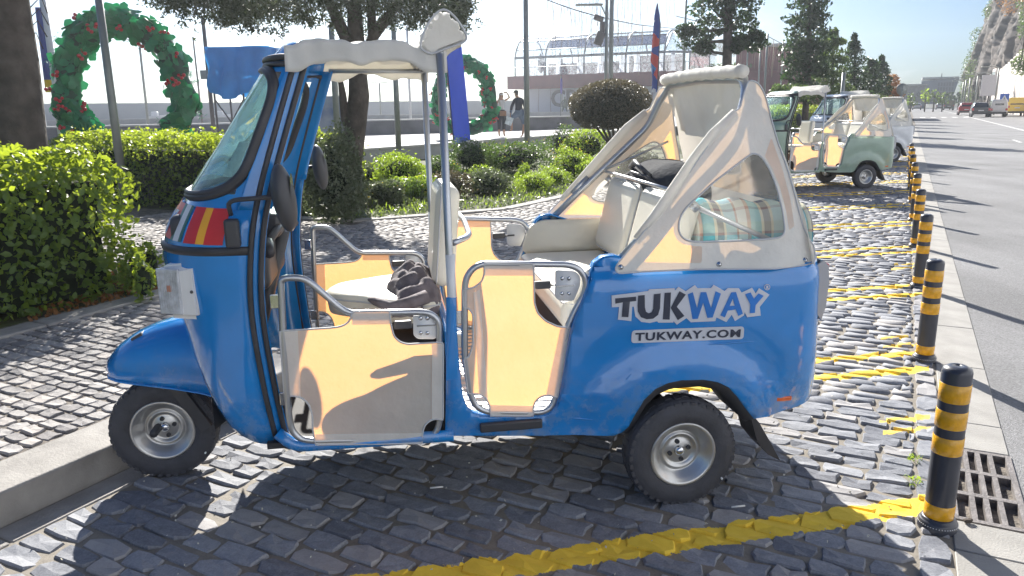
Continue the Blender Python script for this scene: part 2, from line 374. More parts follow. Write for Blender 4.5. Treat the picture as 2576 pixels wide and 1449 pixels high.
_m = N(_a, 'ShaderNodeMapping'); _m.inputs['Rotation'].default_value = (0, 0, RAZ); _m.inputs['Scale'].default_value = (.9, .05, 1); _a.links.new(_g.outputs['Position'], _m.inputs[0]); _n = N(_a, 'ShaderNodeTexNoise'); _n.inputs['Scale'].default_value = 1.3; _n.inputs['Detail'].default_value = 5; _a.links.new(_m.outputs[0], _n.inputs[0])
_n2 = N(_a, 'ShaderNodeTexNoise'); _n2.inputs['Scale'].default_value = .6; _n2.inputs['Detail'].default_value = 8; _a.links.new(_g.outputs['Position'], _n2.inputs[0])
_v = N(_a, 'ShaderNodeTexVoronoi', feature='DISTANCE_TO_EDGE'); _v.inputs['Scale'].default_value = .14; _w = N(_a, 'ShaderNodeVectorMath', operation='SCALE'); _w.inputs['Scale'].default_value = 3.5; _n4 = N(_a, 'ShaderNodeTexNoise'); _n4.inputs['Scale'].default_value = .5; _n4.inputs['Detail'].default_value = 7; _a.links.new(_g.outputs['Position'], _n4.inputs[0]); _a.links.new(_n4.outputs['Color'], _w.inputs[0]); _y = N(_a, 'ShaderNodeVectorMath', operation='ADD'); _a.links.new(_g.outputs['Position'], _y.inputs[0]); _a.links.new(_w.outputs[0], _y.inputs[1]); _a.links.new(_y.outputs[0], _v.inputs[0]); _c = N(_a, 'ShaderNodeMapRange'); _c.inputs[2].default_value = .004; _c.inputs[3].default_value = .78; _a.links.new(_v.outputs[0], _c.inputs[0])
_q = N(_a, 'ShaderNodeMath', operation='ADD'); _a.links.new(_n.outputs[0], _q.inputs[0]); _a.links.new(_n2.outputs[0], _q.inputs[1]); _r = N(_a, 'ShaderNodeMapRange'); _r.inputs[1].default_value = .7; _r.inputs[2].default_value = 1.3; _r.inputs[3].default_value = .72; _r.inputs[4].default_value = 1.22; _a.links.new(_q.outputs[0], _r.inputs[0])
_k = N(_a, 'ShaderNodeMath', operation='MULTIPLY'); _a.links.new(_r.outputs[0], _k.inputs[0]); _a.links.new(_c.outputs[0], _k.inputs[1]); _x = N(_a, 'ShaderNodeVectorMath', operation='SCALE'); _a.links.new(_s, _x.inputs[0]); _a.links.new(_k.outputs[0], _x.inputs['Scale']); _a.links.new(_x.outputs[0], _b.inputs['Base Color'])
PLAZA = mat('plaza_concrete', (.45, .44, .42), .85, noise=.08, nscale=1, bump=.2)
WALLC = mat('pale_wall', (.36, .37, .37), .85, noise=.12, nscale=1.5, bump=.3, bscale=12)
WALLD = mat('dark_wall', (.18, .18, .19), .85, noise=.25, nscale=1.2, bump=.3, bscale=8)
COPE = mat('coping', (.50, .50, .48), .8, noise=.06)

# ------------------------------------------------------------------ stones
def stone_variant(seed, irr=.07):
    r = random.Random(seed); P = []
    base = [(-.5, -.5), (0, -.5), (.5, -.5), (.5, 0), (.5, .5), (0, .5), (-.5, .5), (-.5, 0)]
    for i, (x, y) in enumerate(base):
        k = .86 if i % 2 == 0 else 1
        P.append((x * k + r.uniform(-irr, irr), y * k * (1 + r.uniform(-irr, irr) * 2)))
    tz = [r.uniform(-.006, .007) for _ in range(8)]
    V = [(x, y, -.05) for x, y in P] + [(x * .99, y * .98, -.003 + z) for (x, y), z in zip(P, tz)] + [(x * .93, y * .87, .0045 + z * 1.1) for (x, y), z in zip(P, tz)] + [(r.uniform(-.1, .1), r.uniform(-.1, .1), .0055 + r.uniform(-.002, .004))]
    F = [(i, (i + 1) % 8, 8 + (i + 1) % 8, 8 + i) for i in range(8)] + [(8 + i, 8 + (i + 1) % 8, 16 + (i + 1) % 8, 16 + i) for i in range(8)] + [(24, 16 + 2 * i, 16 + 2 * i + 1, 16 + (2 * i + 2) % 8) for i in range(4)]
    return np.array(V), np.array(F)
SV = [stone_variant(i) for i in range(14)]
SVM = {}
def lay_stones(places, material, parent, name, nmax=300, zscale=1.):
    """places: (x, y, z, rot, lx, ly, tilt); nearest nmax as objects, the rest joined"""
    def key(p):   # how large it shows: near and inside the frame
        v = Vector((p[0], p[1], p[2] - EYE)); dpt = v.dot(FW); X = v.dot(rx) / max(dpt, .01); Y = v.dot(ry) / max(dpt, .01)
        off = 0 if (dpt > .3 and abs(X) < .70 and abs(Y) < .40) else 100
        return dpt + off
    places = sorted(places, key=key); near, far = places[:nmax], places[nmax:]
    for i, (x, y, z, ro, lx, ly) in enumerate(near):
        k = i % 14; kk = (k, name, material.name)
        if kk not in SVM:
            V, Fq = SV[k]; me = bpy.data.meshes.new(name); me.from_pydata([tuple(v) for v in V], [], [tuple(f) for f in Fq]); me.materials.append(material); me.polygons.foreach_set('use_smooth', [False] * 20); me.update(); SVM[kk] = me
        o = bpy.data.objects.new(name, SVM[kk]); COL.objects.link(o); o.parent = parent
        o.location = (x, y, z); o.rotation_euler = (rnd.uniform(-.018, .018), rnd.uniform(-.018, .018), ro); o.scale = (lx, ly, zscale)
    if far:
        Vs = []; Fs = []; o_ = 0
        for i, (x, y, z, ro, lx, ly) in enumerate(far):
            V, Fq = SV[(i * 5) % 14]; c, s = math.cos(ro), math.sin(ro); q = V * [lx, ly, zscale]
            q[:, 2] += q[:, 0] * rnd.uniform(-.05, .05) + q[:, 1] * rnd.uniform(-.05, .05)
            Vs.append(np.stack([q[:, 0] * c - q[:, 1] * s + x, q[:, 0] * s + q[:, 1] * c + y, q[:, 2] + z], 1)); Fs.append(Fq + o_); o_ += 25
        bulk(name + 's_beyond', np.concatenate(Vs), np.concatenate(Fs), material, parent, kind='stuff')

g = MB(); g.add([(-1200, -300, -.09), (1200, -300, -.09), (1200, 2200, -.09), (-1200, 2200, -.09)], [(0, 1, 2, 3)]); struct(g.build('ground', SOIL))
def sheet(name, al0, al1, ac0, ac1, z, material, parent=None):
    g = MB(); g.add([RD(al0, ac0, z), RD(al0, ac1, z), RD(al1, ac1, z), RD(al1, ac0, z)], [(0, 1, 2, 3)]); o = g.build(name, material, parent)
    if parent is None: struct(o)
    return o
bay = sheet('parking_bay', -1, 260, -3.05, .30, -.0035, EARTHP)
road = sheet('road', -70, 900, .565, 13.2, -.006, ASPH)
# cobbles: rows across the bay
pl = []; al = .9
while al < 34:
    dp = rnd.uniform(.088, .118); ac = -2.86
    k = 0
    while ac < .16:
        ln = rnd.uniform(.13, .235); ln = min(ln, .175 - ac) if .175 - ac < ln + .06 else ln
        wv = .010 * math.sin(ac * 2.1 + al) + .02 * math.sin(ac * .9 + al * .3)
        p = RD(al + dp / 2 + wv + rnd.uniform(-.005, .005), ac + ln / 2, 0); pl.append((p.x, p.y, rnd.uniform(-.004, .004), RROT + rnd.uniform(-.025, .025), ln * .985, dp * .965)); ac += ln
    al += dp
lay_stones(pl, COB, bay, 'cobblestone')
al = .9; pl = []
edge_course = struct(sheet('stone_edging', .5, 120, .178, .30, -.007, EARTHP))
while al < 26:
    ln = rnd.uniform(.12, .24); p = RD(al + ln / 2, .238, 0); pl.append((p.x, p.y, .002, RROT, .108, ln * .96)); al += ln
lay_stones(pl, COB, edge_course, 'edging_stone', 150)
# right kerb slabs
ks = sheet('kerb_line', 0, 260, .296, .568, -.03, EARTH)
AL0, AL1 = 3.13, 3.86
al = -.1
joints = [.9, 1.9, 2.9, AL0, None, AL1, 4.2, 5.1, 6.1, 7.1]
def slab(a0, a1, first=[0]):
    g = MB(); bx = MB()
    m_ = MB(); m_.rbox((0, 0, -.03), (.262, a1 - a0 - .006, .062), .004, seg=1); o = m_.build('kerb_slab', SLABM, ks); o.location = RD((a0 + a1) / 2, .432, 0); o.rotation_euler = (rnd.uniform(-.003, .003), 0, RROT)
for a0, a1 in ((0, 1), (1, 2), (2, 2.9), (2.9, AL0), (AL1, 4.2), (4.2, 5.15), (5.15, 6.1), (6.1, 7.1)): slab(a0, a1)
for k in range(7, 60): slab(k + .1, k + 1.1)
# left kerb
kl = sheet('pavement_kerb', .2, 240, -3.32, -3.02, -.02, EARTH)
for k in range(0, 46):
    a0 = .25 + k * 1.0
    m_ = MB(); m_.rbox((0, 0, .055), (.30, .994, .17), .012, seg=2); o = m_.build('kerb_stone', KERBM, kl); o.location = RD(a0 + .5, -3.17, 0); o.rotation_euler = (0, 0, RROT)
for k in range(0, 30):
    m_ = MB(); m_.rbox((0, 0, -.012), (.145, .99, .03), .006, seg=1); o = m_.build('gutter_slab', KERBM, kl); o.location = RD(.4 + k + .5, -2.94, 0); o.rotation_euler = (.004, 0, RROT)
# pavement
PZ = .14
pav = MB(); pv = [RD(-1, -3.3, PZ - .006), RD(60, -3.3, PZ - .006), RD(60, -5.3, PZ - .006), RD(12.2, -4.95, PZ - .006), RD(9.7, -5.1, PZ - .006), RD(7.87, -6.4, PZ - .006), RD(7.6, -16, PZ - .006), RD(5.0, -16, PZ - .006), RD(4.6, -5.55, PZ - .006), RD(-1, -5.3, PZ - .006)]
pav.add(pv, [tuple(range(len(pv)))]); pav = struct(pav.build('pavement', EARTH, fix=False))
pl = []; al = .6
while al < 22:
    dp = rnd.uniform(.072, .095); ac = -3.33
    lim = -5.2 if al < 4.6 else (-9.5 if al < 7.6 else (-6.2 if al < 8.6 else (-5.15 if al < 12 else -5.0)))
    if al > 13: lim = -5.2
    while ac > lim:
        ln = rnd.uniform(.09, .145); p = RD(al + dp / 2 + .02 * math.sin(ac * 2.3), ac - ln / 2, 0); 
        pl.append((p.x, p.y, PZ + rnd.uniform(-.003, .003), RROT + rnd.uniform(-.07, .07), ln * .94, dp * .92)); ac -= ln
    al += dp
lay_stones(pl, SETT, pav, 'paving_sett', zscale=.55)
# bed edging
be = MB()
BEL = [(-1, -5.22), (1, -5.24), (2, -5.25), (3, -5.27), (4.45, -5.3)]
bedk = bpy.data.objects.new('bed_edging', None); COL.objects.link(bedk); bedk['kind'] = 'structure'
def edging(a, b):
    A, B = RD(*a), RD(*b); d = B - A; m_ = MB(); m_.rbox((0, 0, .105), (.19, d.length - .01, .11), .01, seg=1); o = m_.build('edging_block', KERBM, bedk); o.location = (A + B) / 2; o.rotation_euler = (0, 0, -math.atan2(d.x, d.y))
for a, b in zip(BEL, BEL[1:]): edging(a, b)
B2 = [(7.7, -9.5), (7.75, -8.5), (7.8, -7.5), (7.87, -6.45), (8.7, -5.8), (9.7, -5.1), (10.9, -4.98), (12.2, -4.9), (13.2, -5.2), (14.2, -5.3), (15.5, -5.3), (17, -5.3), (19, -5.3), (21, -5.3), (24, -5.3), (28, -5.3)]
for a, b in zip(B2, B2[1:]): edging(a, b)
# planted bed surface
g = MB(); bp_ = [RD(-2, -5.3, .12), RD(4.6, -5.35, .12), RD(4.9, -18, .14), RD(-2, -18, .14)]; g.add(bp_, [(0, 1, 2, 3)])
g.add([RD(7.7, -16, .12), RD(7.87, -6.4, .12), RD(9.7, -5.1, .12), RD(12.2, -4.9, .12), RD(13.2, -5.25, .12), RD(60, -5.3, .12), RD(60, -13, .12), RD(30, -12.6, .12), RD(17, -13.2, .12)], [tuple(range(9))]); struct(g.build('planting_bed', SOIL, fix=False))
# raised plaza with its front wall and the low wall behind
WA = [Vector((-4.15, 20.9, 0)), Vector((3.55, 32.4, 0))]; wd_ = (WA[1] - WA[0]).normalized(); WA.append(WA[1] + wd_ * 60); WL = Vector((-26, 27.5, 0))
PLZ = .47
g = MB(); pp = [WL, WA[0], WA[2], Vector((20, 150, 0)), Vector((-120, 150, 0)), Vector((-120, 27, 0))]
g.add([Vector((p.x, p.y, PLZ)) for p in pp], [tuple(range(6))]); 
pm = mat('plaza_mosaic', (.40, .40, .39), .85, noise=.07)
pt = pm.node_tree; wv = N(pt, 'ShaderNodeTexWave', wave_type='BANDS', bands_direction='Y'); wv.inputs['Scale'].default_value = .16; wv.inputs['Distortion'].default_value = .4; geo = N(pt, 'ShaderNodeNewGeometry'); pt.links.new(geo.outputs['Position'], wv.inputs[0])
r2 = N(pt, 'ShaderNodeValToRGB'); r2.color_ramp.interpolation = 'CONSTANT'; r2.color_ramp.elements[0].color = (.16, .16, .17, 1); r2.color_ramp.elements[1].color = (.48, .47, .45, 1); r2.color_ramp.elements[1].position = .42
pt.links.new(wv.outputs[0], r2.inputs[0]); pt.links.new(r2.outputs[0], pt.nodes['Principled BSDF'].inputs['Base Color'])
struct(g.build('plaza', pm, fix=False))
def wall(name, A, B, z0, z1, th, material, label=None, cope=None):
    A, B = Vector(A), Vector(B); d = B - A; L = Vector((d.x, d.y, 0)).length; c = (A + B) / 2
    rot = -math.atan2(d.x, d.y)
    t = thing(name, label, 'wall', (c.x, c.y, z0), rot)
    m_ = MB(); m_.box((0, 0, (z1 - z0) / 2), (th, L, z1 - z0)); m_.build('wall_face', material, t)
    if cope:
        n = max(1, int(L / cope[1]))
        for k in range(n):
            if k > 40: break
            m_ = MB(); m_.rbox((0, -L / 2 + (k + .5) * L / n, z1 - z0 + .03), (th + .06, L / n - .01, .06), .008, seg=1); m_.build('coping_stone', cope[0], t)
    return t
wall('retaining_wall', WA[0], WA[2], 0, PLZ + .02, .28, WALLC, 'low pale retaining wall between the shrub bed and the paved plaza', (COPE, 2.4))
wall('retaining_wall', WL, WA[0] + Vector((-.1, .05, 0)), 0, PLZ + .02, .28, WALLC, 'low pale wall end running off left behind the tree trunk', (COPE, 2.4))
wall('parapet_wall', Vd(-150, 300, 33), Vd(1475, 300, 41.5), PLZ, 1.07, .5, WALLD, 'long dark parapet wall with pale coping at the back of the plaza', (COPE, 2.4))
wall('quay_wall', Vd(-300, 300, 62), Vd(1500, 300, 75), 0, 1.15, .5, WALLC, 'pale quay wall behind the dark parapet', None)
wall('breakwater', Vd(-500, 260, 135), Vd(1300, 260, 160), -1, 3.0, 4., mat('breakwater_concrete', (.22, .25, .28), .9, noise=.18, nscale=.12), 'long grey harbour breakwater on the horizon at left', None)

# ------------------------------------------------------------------ drain grate
CI = mat('cast_iron', (.24, .22, .21), .55, metal=.5, noise=.2, nscale=12, bump=.4, bscale=70)
gr = thing('drain_grate', 'rectangular cast iron drain grate with slots beside the nearest bollard', 'drain grate', RD((AL0 + AL1) / 2, .435, 0), RROT)
m_ = MB(); m_.box((0, 0, -.25), (.26, .72, .01)); m_.build('drain_pit', mat('pit_black', (.01, .01, .01), .9), gr)
GW, GLn = .262, .715; m_ = MB()
xs = [-.131, -.108, -.094, -.064, -.044, -.014, .004, .034, .052, .082, .100, .131]
m_.box((-.1195, 0, -.018), (.023, GLn, .04)); m_.box((.1195, 0, -.018), (.023, GLn, .04))
for y_ in (-.345, -.115, .115, .345): m_.box((0, y_, -.0185), (.214, .03 if abs(y_) < .3 else .025, .04))
for i, x_ in enumerate((-.054, -.004, .046)):
    for (a_, b_) in ((-.3325, -.13), (-.1, .1), (.13, .3325)): m_.box((x_ + .002, (a_ + b_) / 2, -.019), (.020, b_ - a_, .04))
m_.build('grate_bars', CI, gr)
m_ = MB()
for k in range(4): m_.box((-.118, -.1 + k * .05, .0035), (.010, .022, .004))
m_.build('cast_marks', CI, gr, kind='stuff')

# ------------------------------------------------------------------ bollards
BK = mat('bollard_black', (.045, .048, .062), .35, noise=.12, coat=.3)
BY = mat('reflective_yellow', (.80, .40, .01), .25, noise=.12, nscale=40, coat=.5)
_bt = BY.node_tree; vo = N(_bt, 'ShaderNodeTexVoronoi', feature='DISTANCE_TO_EDGE'); vo.inputs['Scale'].default_value = 90; tcx = N(_bt, 'ShaderNodeTexCoord'); _bt.links.new(tcx.outputs['Object'], vo.inputs['Vector'])
bpx = N(_bt, 'ShaderNodeBump'); bpx.inputs['Strength'].default_value = .4; bpx.inputs['Distance'].default_value = .002; _bt.links.new(vo.outputs[0], bpx.inputs['Height']); _bt.links.new(bpx.outputs[0], _bt.nodes['Principled BSDF'].inputs['Normal'])
b0 = thing('bollard', 'striped bollard nearest the camera, beside the drain grate', 'bollard', RD(3.04, .249, 0), 0, 'black and yellow bollards along the kerb')
R0 = .051
m_ = MB(); m_.lathe([(R0, .03), (R0, .628), (R0 * .93, .641), (R0 * .6, .650), (.009, .652), (.008, .644), (0, .644)], n=36); m_.build('post', BK, b0)
m_ = MB(); m_.lathe([(.068, -.005), (.068, .030), (.063, .037), (.058, .040), (.058, .046), (.052, .048)], n=36); bs = m_.build('base', BK, b0)
m_ = MB()
for k in range(44): a = 2 * math.pi * k / 44; m_.box((.0685 * math.cos(a), .0685 * math.sin(a), .024), (.0025, .003, .003), Matrix.Rotation(a, 3, 'Z'))
m_.build('white_dots', mat('white_dot', (.8, .8, .8), .5), bs)
for z0_, z1_ in ((.517, .587), (.415, .484), (.312, .380), (.050, .106)):
    m_ = MB(); m_.lathe([(R0 + .0005, z0_), (R0 + .0016, z0_ + .001), (R0 + .0016, z1_ - .001), (R0 + .0005, z1_)], n=36); m_.build('reflective_band', BY, b0)
names = ['second', 'third', 'fourth', 'fifth', 'sixth', 'seventh', 'eighth', 'ninth']
for k in range(1, 9):
    dup(b0, RD(3.04 + 2.165 * k - .02 * k, .249 - .012 * k, 0), rnd.uniform(0, 6), 'striped bollard, %s from the camera in the kerbside row' % names[k - 1]).rotation_euler = (rnd.uniform(-.012, .012), rnd.uniform(-.015, .015), rnd.uniform(0, 6))

# ------------------------------------------------------------------ foliage
def leafmat(name, c1, c2, tr, w=.4, rough=.45):
    m = mat(name, c1, rough, noise=0., nscale=2.5, col2=c2, trans=(w, tr), spec=.5)
    t = m.node_tree; b = t.nodes['Principled BSDF']; ge = N(t, 'ShaderNodeNewGeometry'); mixn = [n for n in t.nodes if n.bl_idname == 'ShaderNodeMix'][0]
    for l in list(mixn.inputs['Factor'].links): t.links.remove(l)
    t.links.new(ge.outputs['Random Per Island'], mixn.inputs['Factor']); return m
HEDGE = leafmat('hedge_leaf', (.055, .105, .035), (.13, .20, .05), (.50, .62, .04), .42)
HEDGED = leafmat('shrub_leaf_dark', (.020, .040, .018), (.06, .095, .04), (.18, .30, .05), .3)
SHRUBL = leafmat('shrub_leaf_bright', (.05, .11, .022), (.12, .20, .035), (.45, .62, .05), .4)
SHRUBG = leafmat('shrub_leaf_grey', (.05, .07, .045), (.12, .14, .09), (.22, .28, .12), .25)
OLIVE = leafmat('tree_leaf_olive', (.022, .030, .020), (.07, .085, .055), (.12, .16, .06), .25)
PINE = leafmat('tree_leaf_dark', (.012, .028, .014), (.04, .07, .032), (.08, .16, .04), .22)
PINEL = leafmat('tree_leaf_mid', (.03, .06, .022), (.08, .13, .045), (.22, .32, .07), .3)
RUST = leafmat('leaf_rust', (.20, .07, .025), (.34, .15, .05), (.5, .25, .06), .3)
BUSHB = leafmat('clipped_bush_leaf', (.045, .045, .030), (.12, .105, .07), (.20, .17, .09), .25)
BARK = mat('bark', (.085, .072, .062), .9, noise=.35, nscale=6, bump=2.5, bscale=14)
BARKL = mat('bark_pale', (.16, .14, .12), .9, noise=.3, nscale=5, bump=2, bscale=10)
def unit(n):
    v = NR.normal(size=(n, 3)); return v / np.linalg.norm(v, axis=1)[:, None]
def leaves(P, size, parent, name, material, asp=.5, up=0., kind='stuff', nrm=None, var=.35, six=False):
    """leaf-sized faces at points P (n,3)"""
    n = len(P); d = unit(n); d[:, 2] += up; d /= np.linalg.norm(d, axis=1)[:, None]
    s = unit(n)
    if nrm is not None: s = np.cross(nrm + .9 * s, d)
    else: s = np.cross(s, d)
    s /= (np.linalg.norm(s, axis=1)[:, None] + 1e-9); sz = size * (1 + var * NR.uniform(-1, 1, n))[:, None]
    nn = np.cross(d, s)
    if six:
        V = np.stack([P - d * sz * .5, P - d * sz * .08 + s * sz * asp * .5 + nn * sz * .1, P + d * sz * .28 + s * sz * asp * .34 + nn * sz * .07, P + d * sz * .5, P + d * sz * .28 - s * sz * asp * .34 + nn * sz * .07, P - d * sz * .08 - s * sz * asp * .5 + nn * sz * .1], 1).reshape(-1, 3)
        b = np.arange(n)[:, None] * 6; Fq = np.concatenate([b + [0, 1, 2, 3], b + [0, 3, 4, 5]], 0)
    else:
        V = np.stack([P - d * sz * .5, P + s * sz * asp * .5, P + d * sz * .5, P - s * sz * asp * .5], 1).reshape(-1, 3); Fq = np.arange(4 * n).reshape(n, 4)
    return bulk(name, V, Fq, material, parent, kind=kind)
def blob_pts(n, c, r, inner=.5, lump=.22, seed=0, flat=0):
    d = unit(n); ph = seed * 1.7
    l = (np.sin(d[:, 0] * 4.1 + ph) + np.sin(d[:, 1] * 5.3 + ph * 2) + np.sin(d[:, 2] * 4.7 + ph * 3 + d[:, 0] * 3)) / 3
    rr = (inner + (1 - inner) * NR.uniform(0, 1, n) ** .5) * (1 + lump * l)
    P = d * rr[:, None] * np.array(r) + np.array(c)
    if flat: P = P[d[:, 2] > -flat]
    return P
def core(mb, c, r, k=.72, seed=0):
    bm = bmesh.new(); bmesh.ops.create_icosphere(bm, subdivisions=2, radius=1); bm.verts.ensure_lookup_table()
    mb.add([Vector((c[0] + v.co.x * r[0] * k * (1 + .15 * wob(v.co.x * 2, v.co.y * 2, seed)), c[1] + v.co.y * r[1] * k, c[2] + v.co.z * r[2] * k)) for v in bm.verts], [[v.index for v in f.verts] for f in bm.faces], 0, True); bm.free()
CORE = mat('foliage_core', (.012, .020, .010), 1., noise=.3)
def at(px, py_base, dist, z0=None):
    p = Vd(px, py_base, dist); return Vector((p.x, p.y, z0 if z0 is not None else p.z))
def shrub(px, top, wpx, dist, label, material, n=2600, size=.05, z0=.12, depth=1., asp=.5, flowers=None, group='shrubs in the planted bed', cat='shrub', lump=.22, lift=0., six=False):
    wdt = wpx * dist / F_; P = Vd(px, top, dist); h = P.z - z0
    t = thing('shrub', label, cat, (P.x, P.y, z0), 0, group)
    c = (0, 0, h * .5 + lift * .5); r = (wdt / 2, wdt / 2 * depth, h / 2 * 1.02 - lift * .5)
    Pn = blob_pts(n, c, r, .5, lump * 1.6, px); k5 = NR.uniform(0, 1, len(Pn)) > .90; Pn[k5] = (Pn[k5] - np.array(c)) * NR.uniform(1.05, 1.28, (k5.sum(), 1)) + np.array(c); Pn = Pn[Pn[:, 2] > .01]
    leaves(Pn, size, t, 'foliage', material, asp, six=six)
    m_ = MB(); core(m_, c, r, .58, px); m_.build('inner_twigs', CORE, t)
    if flowers:
        Pf = blob_pts(flowers[1], c, (r[0] * 1.03, r[1] * 1.03, r[2] * 1.05), .96, lump, px); Pf = Pf[Pf[:, 2] > h * .35]
        leaves(Pf, .035, t, 'blossom', flowers[0], .9)
    return t
YEL = mat('yellow_blossom', (.75, .48, .02), .6, trans=(.3, (.8, .6, .1)))

# front hedge (left) : a clipped box seen from its end
def hedge(name, label, a0, a1, c0, c1, top, n, size, material, z0=.12, six=True):
    """box hedge in road coordinates; leaves on every face"""
    cen = RD((a0 + a1) / 2, (c0 + c1) / 2, z0); t = thing(name, label, 'hedge', cen, RROT, None)
    W_, Ln, H_ = abs(c1 - c0), a1 - a0, top - z0
    A = np.array([W_ * Ln * 1.2, Ln * H_, Ln * H_ * .2, W_ * H_, W_ * H_ * .7]); A = A / A.sum(); Ps = []; Ns = []
    for f, (frac) in enumerate(A):
        k = int(n * frac); u_ = NR.uniform(-.5, .5, k); v_ = NR.uniform(-.5, .5, k)
        if f == 0: p = np.stack([u_ * W_, v_ * Ln, np.full(k, H_)], 1); nn = [0, 0, 1]
        elif f == 1: p = np.stack([np.full(k, W_ / 2), u_ * Ln, (v_ + .5) * H_], 1); nn = [1, 0, 0]
        elif f == 2: p = np.stack([np.full(k, -W_ / 2), u_ * Ln, (v_ + .5) * H_], 1); nn = [-1, 0, 0]
        elif f == 3: p = np.stack([u_ * W_, np.full(k, -Ln / 2), (v_ + .5) * H_], 1); nn = [0, -1, 0]
        else: p = np.stack([u_ * W_, np.full(k, Ln / 2), (v_ + .5) * H_], 1); nn = [0, 1, 0]
        nn = np.array(nn, float); l = (np.sin(p[:, 0] * 3.1 + 1) + np.sin(p[:, 1] * 2.7 + p[:, 2] * 3) + np.sin(p[:, 2] * 4.3 + p[:, 0] * 2) + .8 * np.sin(p[:, 1] * 9 + p[:, 0] * 7)) / 3.5
        dpt = (.09 * l - NR.uniform(0, 1, k) ** 2 * .28)[:, None] * nn
        # round the top edges
        p = p + dpt; ez = np.clip((p[:, 2] - H_ + .22) / .22, 0, 1); 
        ex = np.clip((np.abs(p[:, 0]) - W_ / 2 + .22) / .22, 0, 1); ey = np.clip((np.abs(p[:, 1]) - Ln / 2 + .22) / .22, 0, 1)
        p[:, 2] -= .10 * np.maximum(ex, ey) ** 2 * ez; p[:, 0] *= 1 - .06 * ez; p[:, 1] *= 1 - .03 * ez
        stick = NR.uniform(0, 1, k) > .96; p[stick] += nn * NR.uniform(.02, .13, stick.sum())[:, None]
        Ps.append(p); Ns.append(np.tile(nn, (k, 1)))
    P = np.concatenate(Ps); nr = np.concatenate(Ns)
    leaves(P, size, t, 'foliage', material, .62, up=.25, nrm=nr, six=six)
    m_ = MB(); m_.box((0, 0, H_ * .5 - .1), (W_ - .42, Ln - .42, H_ - .25)); m_.build('inner_twigs', CORE, t)
    m_ = MB()
    for k in range(60):
        x, y = rnd.uniform(-.5, .5) * (W_ - .2), rnd.uniform(-.5, .5) * (Ln - .2); m_.tube([(x, y, 0), (x + rnd.uniform(-.1, .1), y + rnd.uniform(-.1, .1), .5)], .008, 4)
    m_.build('stems', BARK, t, kind='stuff')
    return t
hedge('hedge', 'clipped broad-leaved hedge with sunlit yellow-green top, nearest at left', .3, 4.12, -5.6, -9.4, 1.27, 30000, .062, HEDGE)
hedge('hedge', 'second clipped hedge beyond the side path, behind the three-wheeler cab', 8.0, 10.1, -7.9, -13.2, 1.22, 17000, .06, HEDGE)
hedge('hedge', 'bright low hedge beyond the pavement behind the sage green three-wheeler', 33, 62, -5.5, -8.6, 1.45, 16000, .13, HEDGE, six=False)
# stray growth at the foot of the first hedge
for px_, py_, w_, d_ in ((372, 598, 44, 7.0), (352, 640, 54, 6.4), (330, 612, 50, 6.7)):
    shrub(px_, py_, w_, d_, ['small leafy sucker growing low at the near hedge corner', 'straggling weed clump at the foot of the near hedge', 'loose leafy shoots beside the near hedge end'][(px_ // 20) % 3], HEDGE, 150, .06, z0=.1, group='weeds at the hedge foot', cat='weed', six=True)
S1 = [ (828, 322, 165, 10.1, 'tall dark grey-green shrub right behind the cab', SHRUBG, 7000, .055, None),
 (1003, 382, 148, 14., 'rounded mid green bush, domed, behind the driver canopy posts', SHRUBL, 4200, .05, None),
 (1185, 350, 125, 17., 'dark round bush at the foot of the blue banner', HEDGED, 3400, .055, None),
 (1300, 352, 175, 17., 'wide dark bush with a few yellow flowers below the tall thin pole', HEDGED, 4600, .055, (YEL, 90)),
 (1440, 372, 90, 15.5, 'loose yellow-green bush between the two dark bushes', SHRUBL, 2400, .05, (YEL, 60)),
 (1478, 322, 120, 20., 'bright yellow-topped bush under the clipped bush', SHRUBL, 3400, .06, (YEL, 200)),
 (1345, 434, 92, 13.3, 'small clipped green ball shrub, nearest of the pair', SHRUBL, 3400, .03, None),
 (1392, 420, 84, 14.2, 'small clipped green ball shrub behind its twin', SHRUBL, 2800, .032, None),
 (960, 452, 110, 12., 'scrubby low grey-green plant at the bed edge', SHRUBG, 2200, .05, (YEL, 25)),
 (1045, 440, 110, 12.6, 'feathery light shrub with yellow tips in front of the domed bush', SHRUBL, 2000, .05, (YEL, 60)),
 (1130, 432, 110, 12.8, 'dull purple-green shrub behind the roof posts', BUSHB, 2200, .05, None),
 (1225, 425, 120, 13.4, 'silvery green shrub right of the roof posts', SHRUBG, 2600, .05, None),
 (1110, 392, 100, 15.5, 'small dark shrub between the domed bush and the posts', HEDGED, 2200, .05, (YEL, 30)),
 (1255, 372, 100, 18., 'dark shrub behind the silvery one', HEDGED, 2200, .055, None),
 (925, 412, 90, 14.8, 'pale feathery shrub at the tree foot', SHRUBG, 1900, .055, (YEL, 40)),
 (1420, 322, 100, 21., 'dark low shrub against the plaza wall', HEDGED, 2200, .06, (YEL, 60)),
 (1500, 395, 90, 15., 'green shrub seen through the hood window', SHRUBL, 2200, .05, None),
 (1600, 380, 120, 17., 'green shrub hidden partly by the hood', HEDGED, 2400, .055, None)]
for (px_, tp, w_, d_, lb, mt, n_, s_, fl) in S1: shrub(px_, tp, w_, d_, lb, mt, n_, s_, flowers=fl)
r9 = random.Random(5)
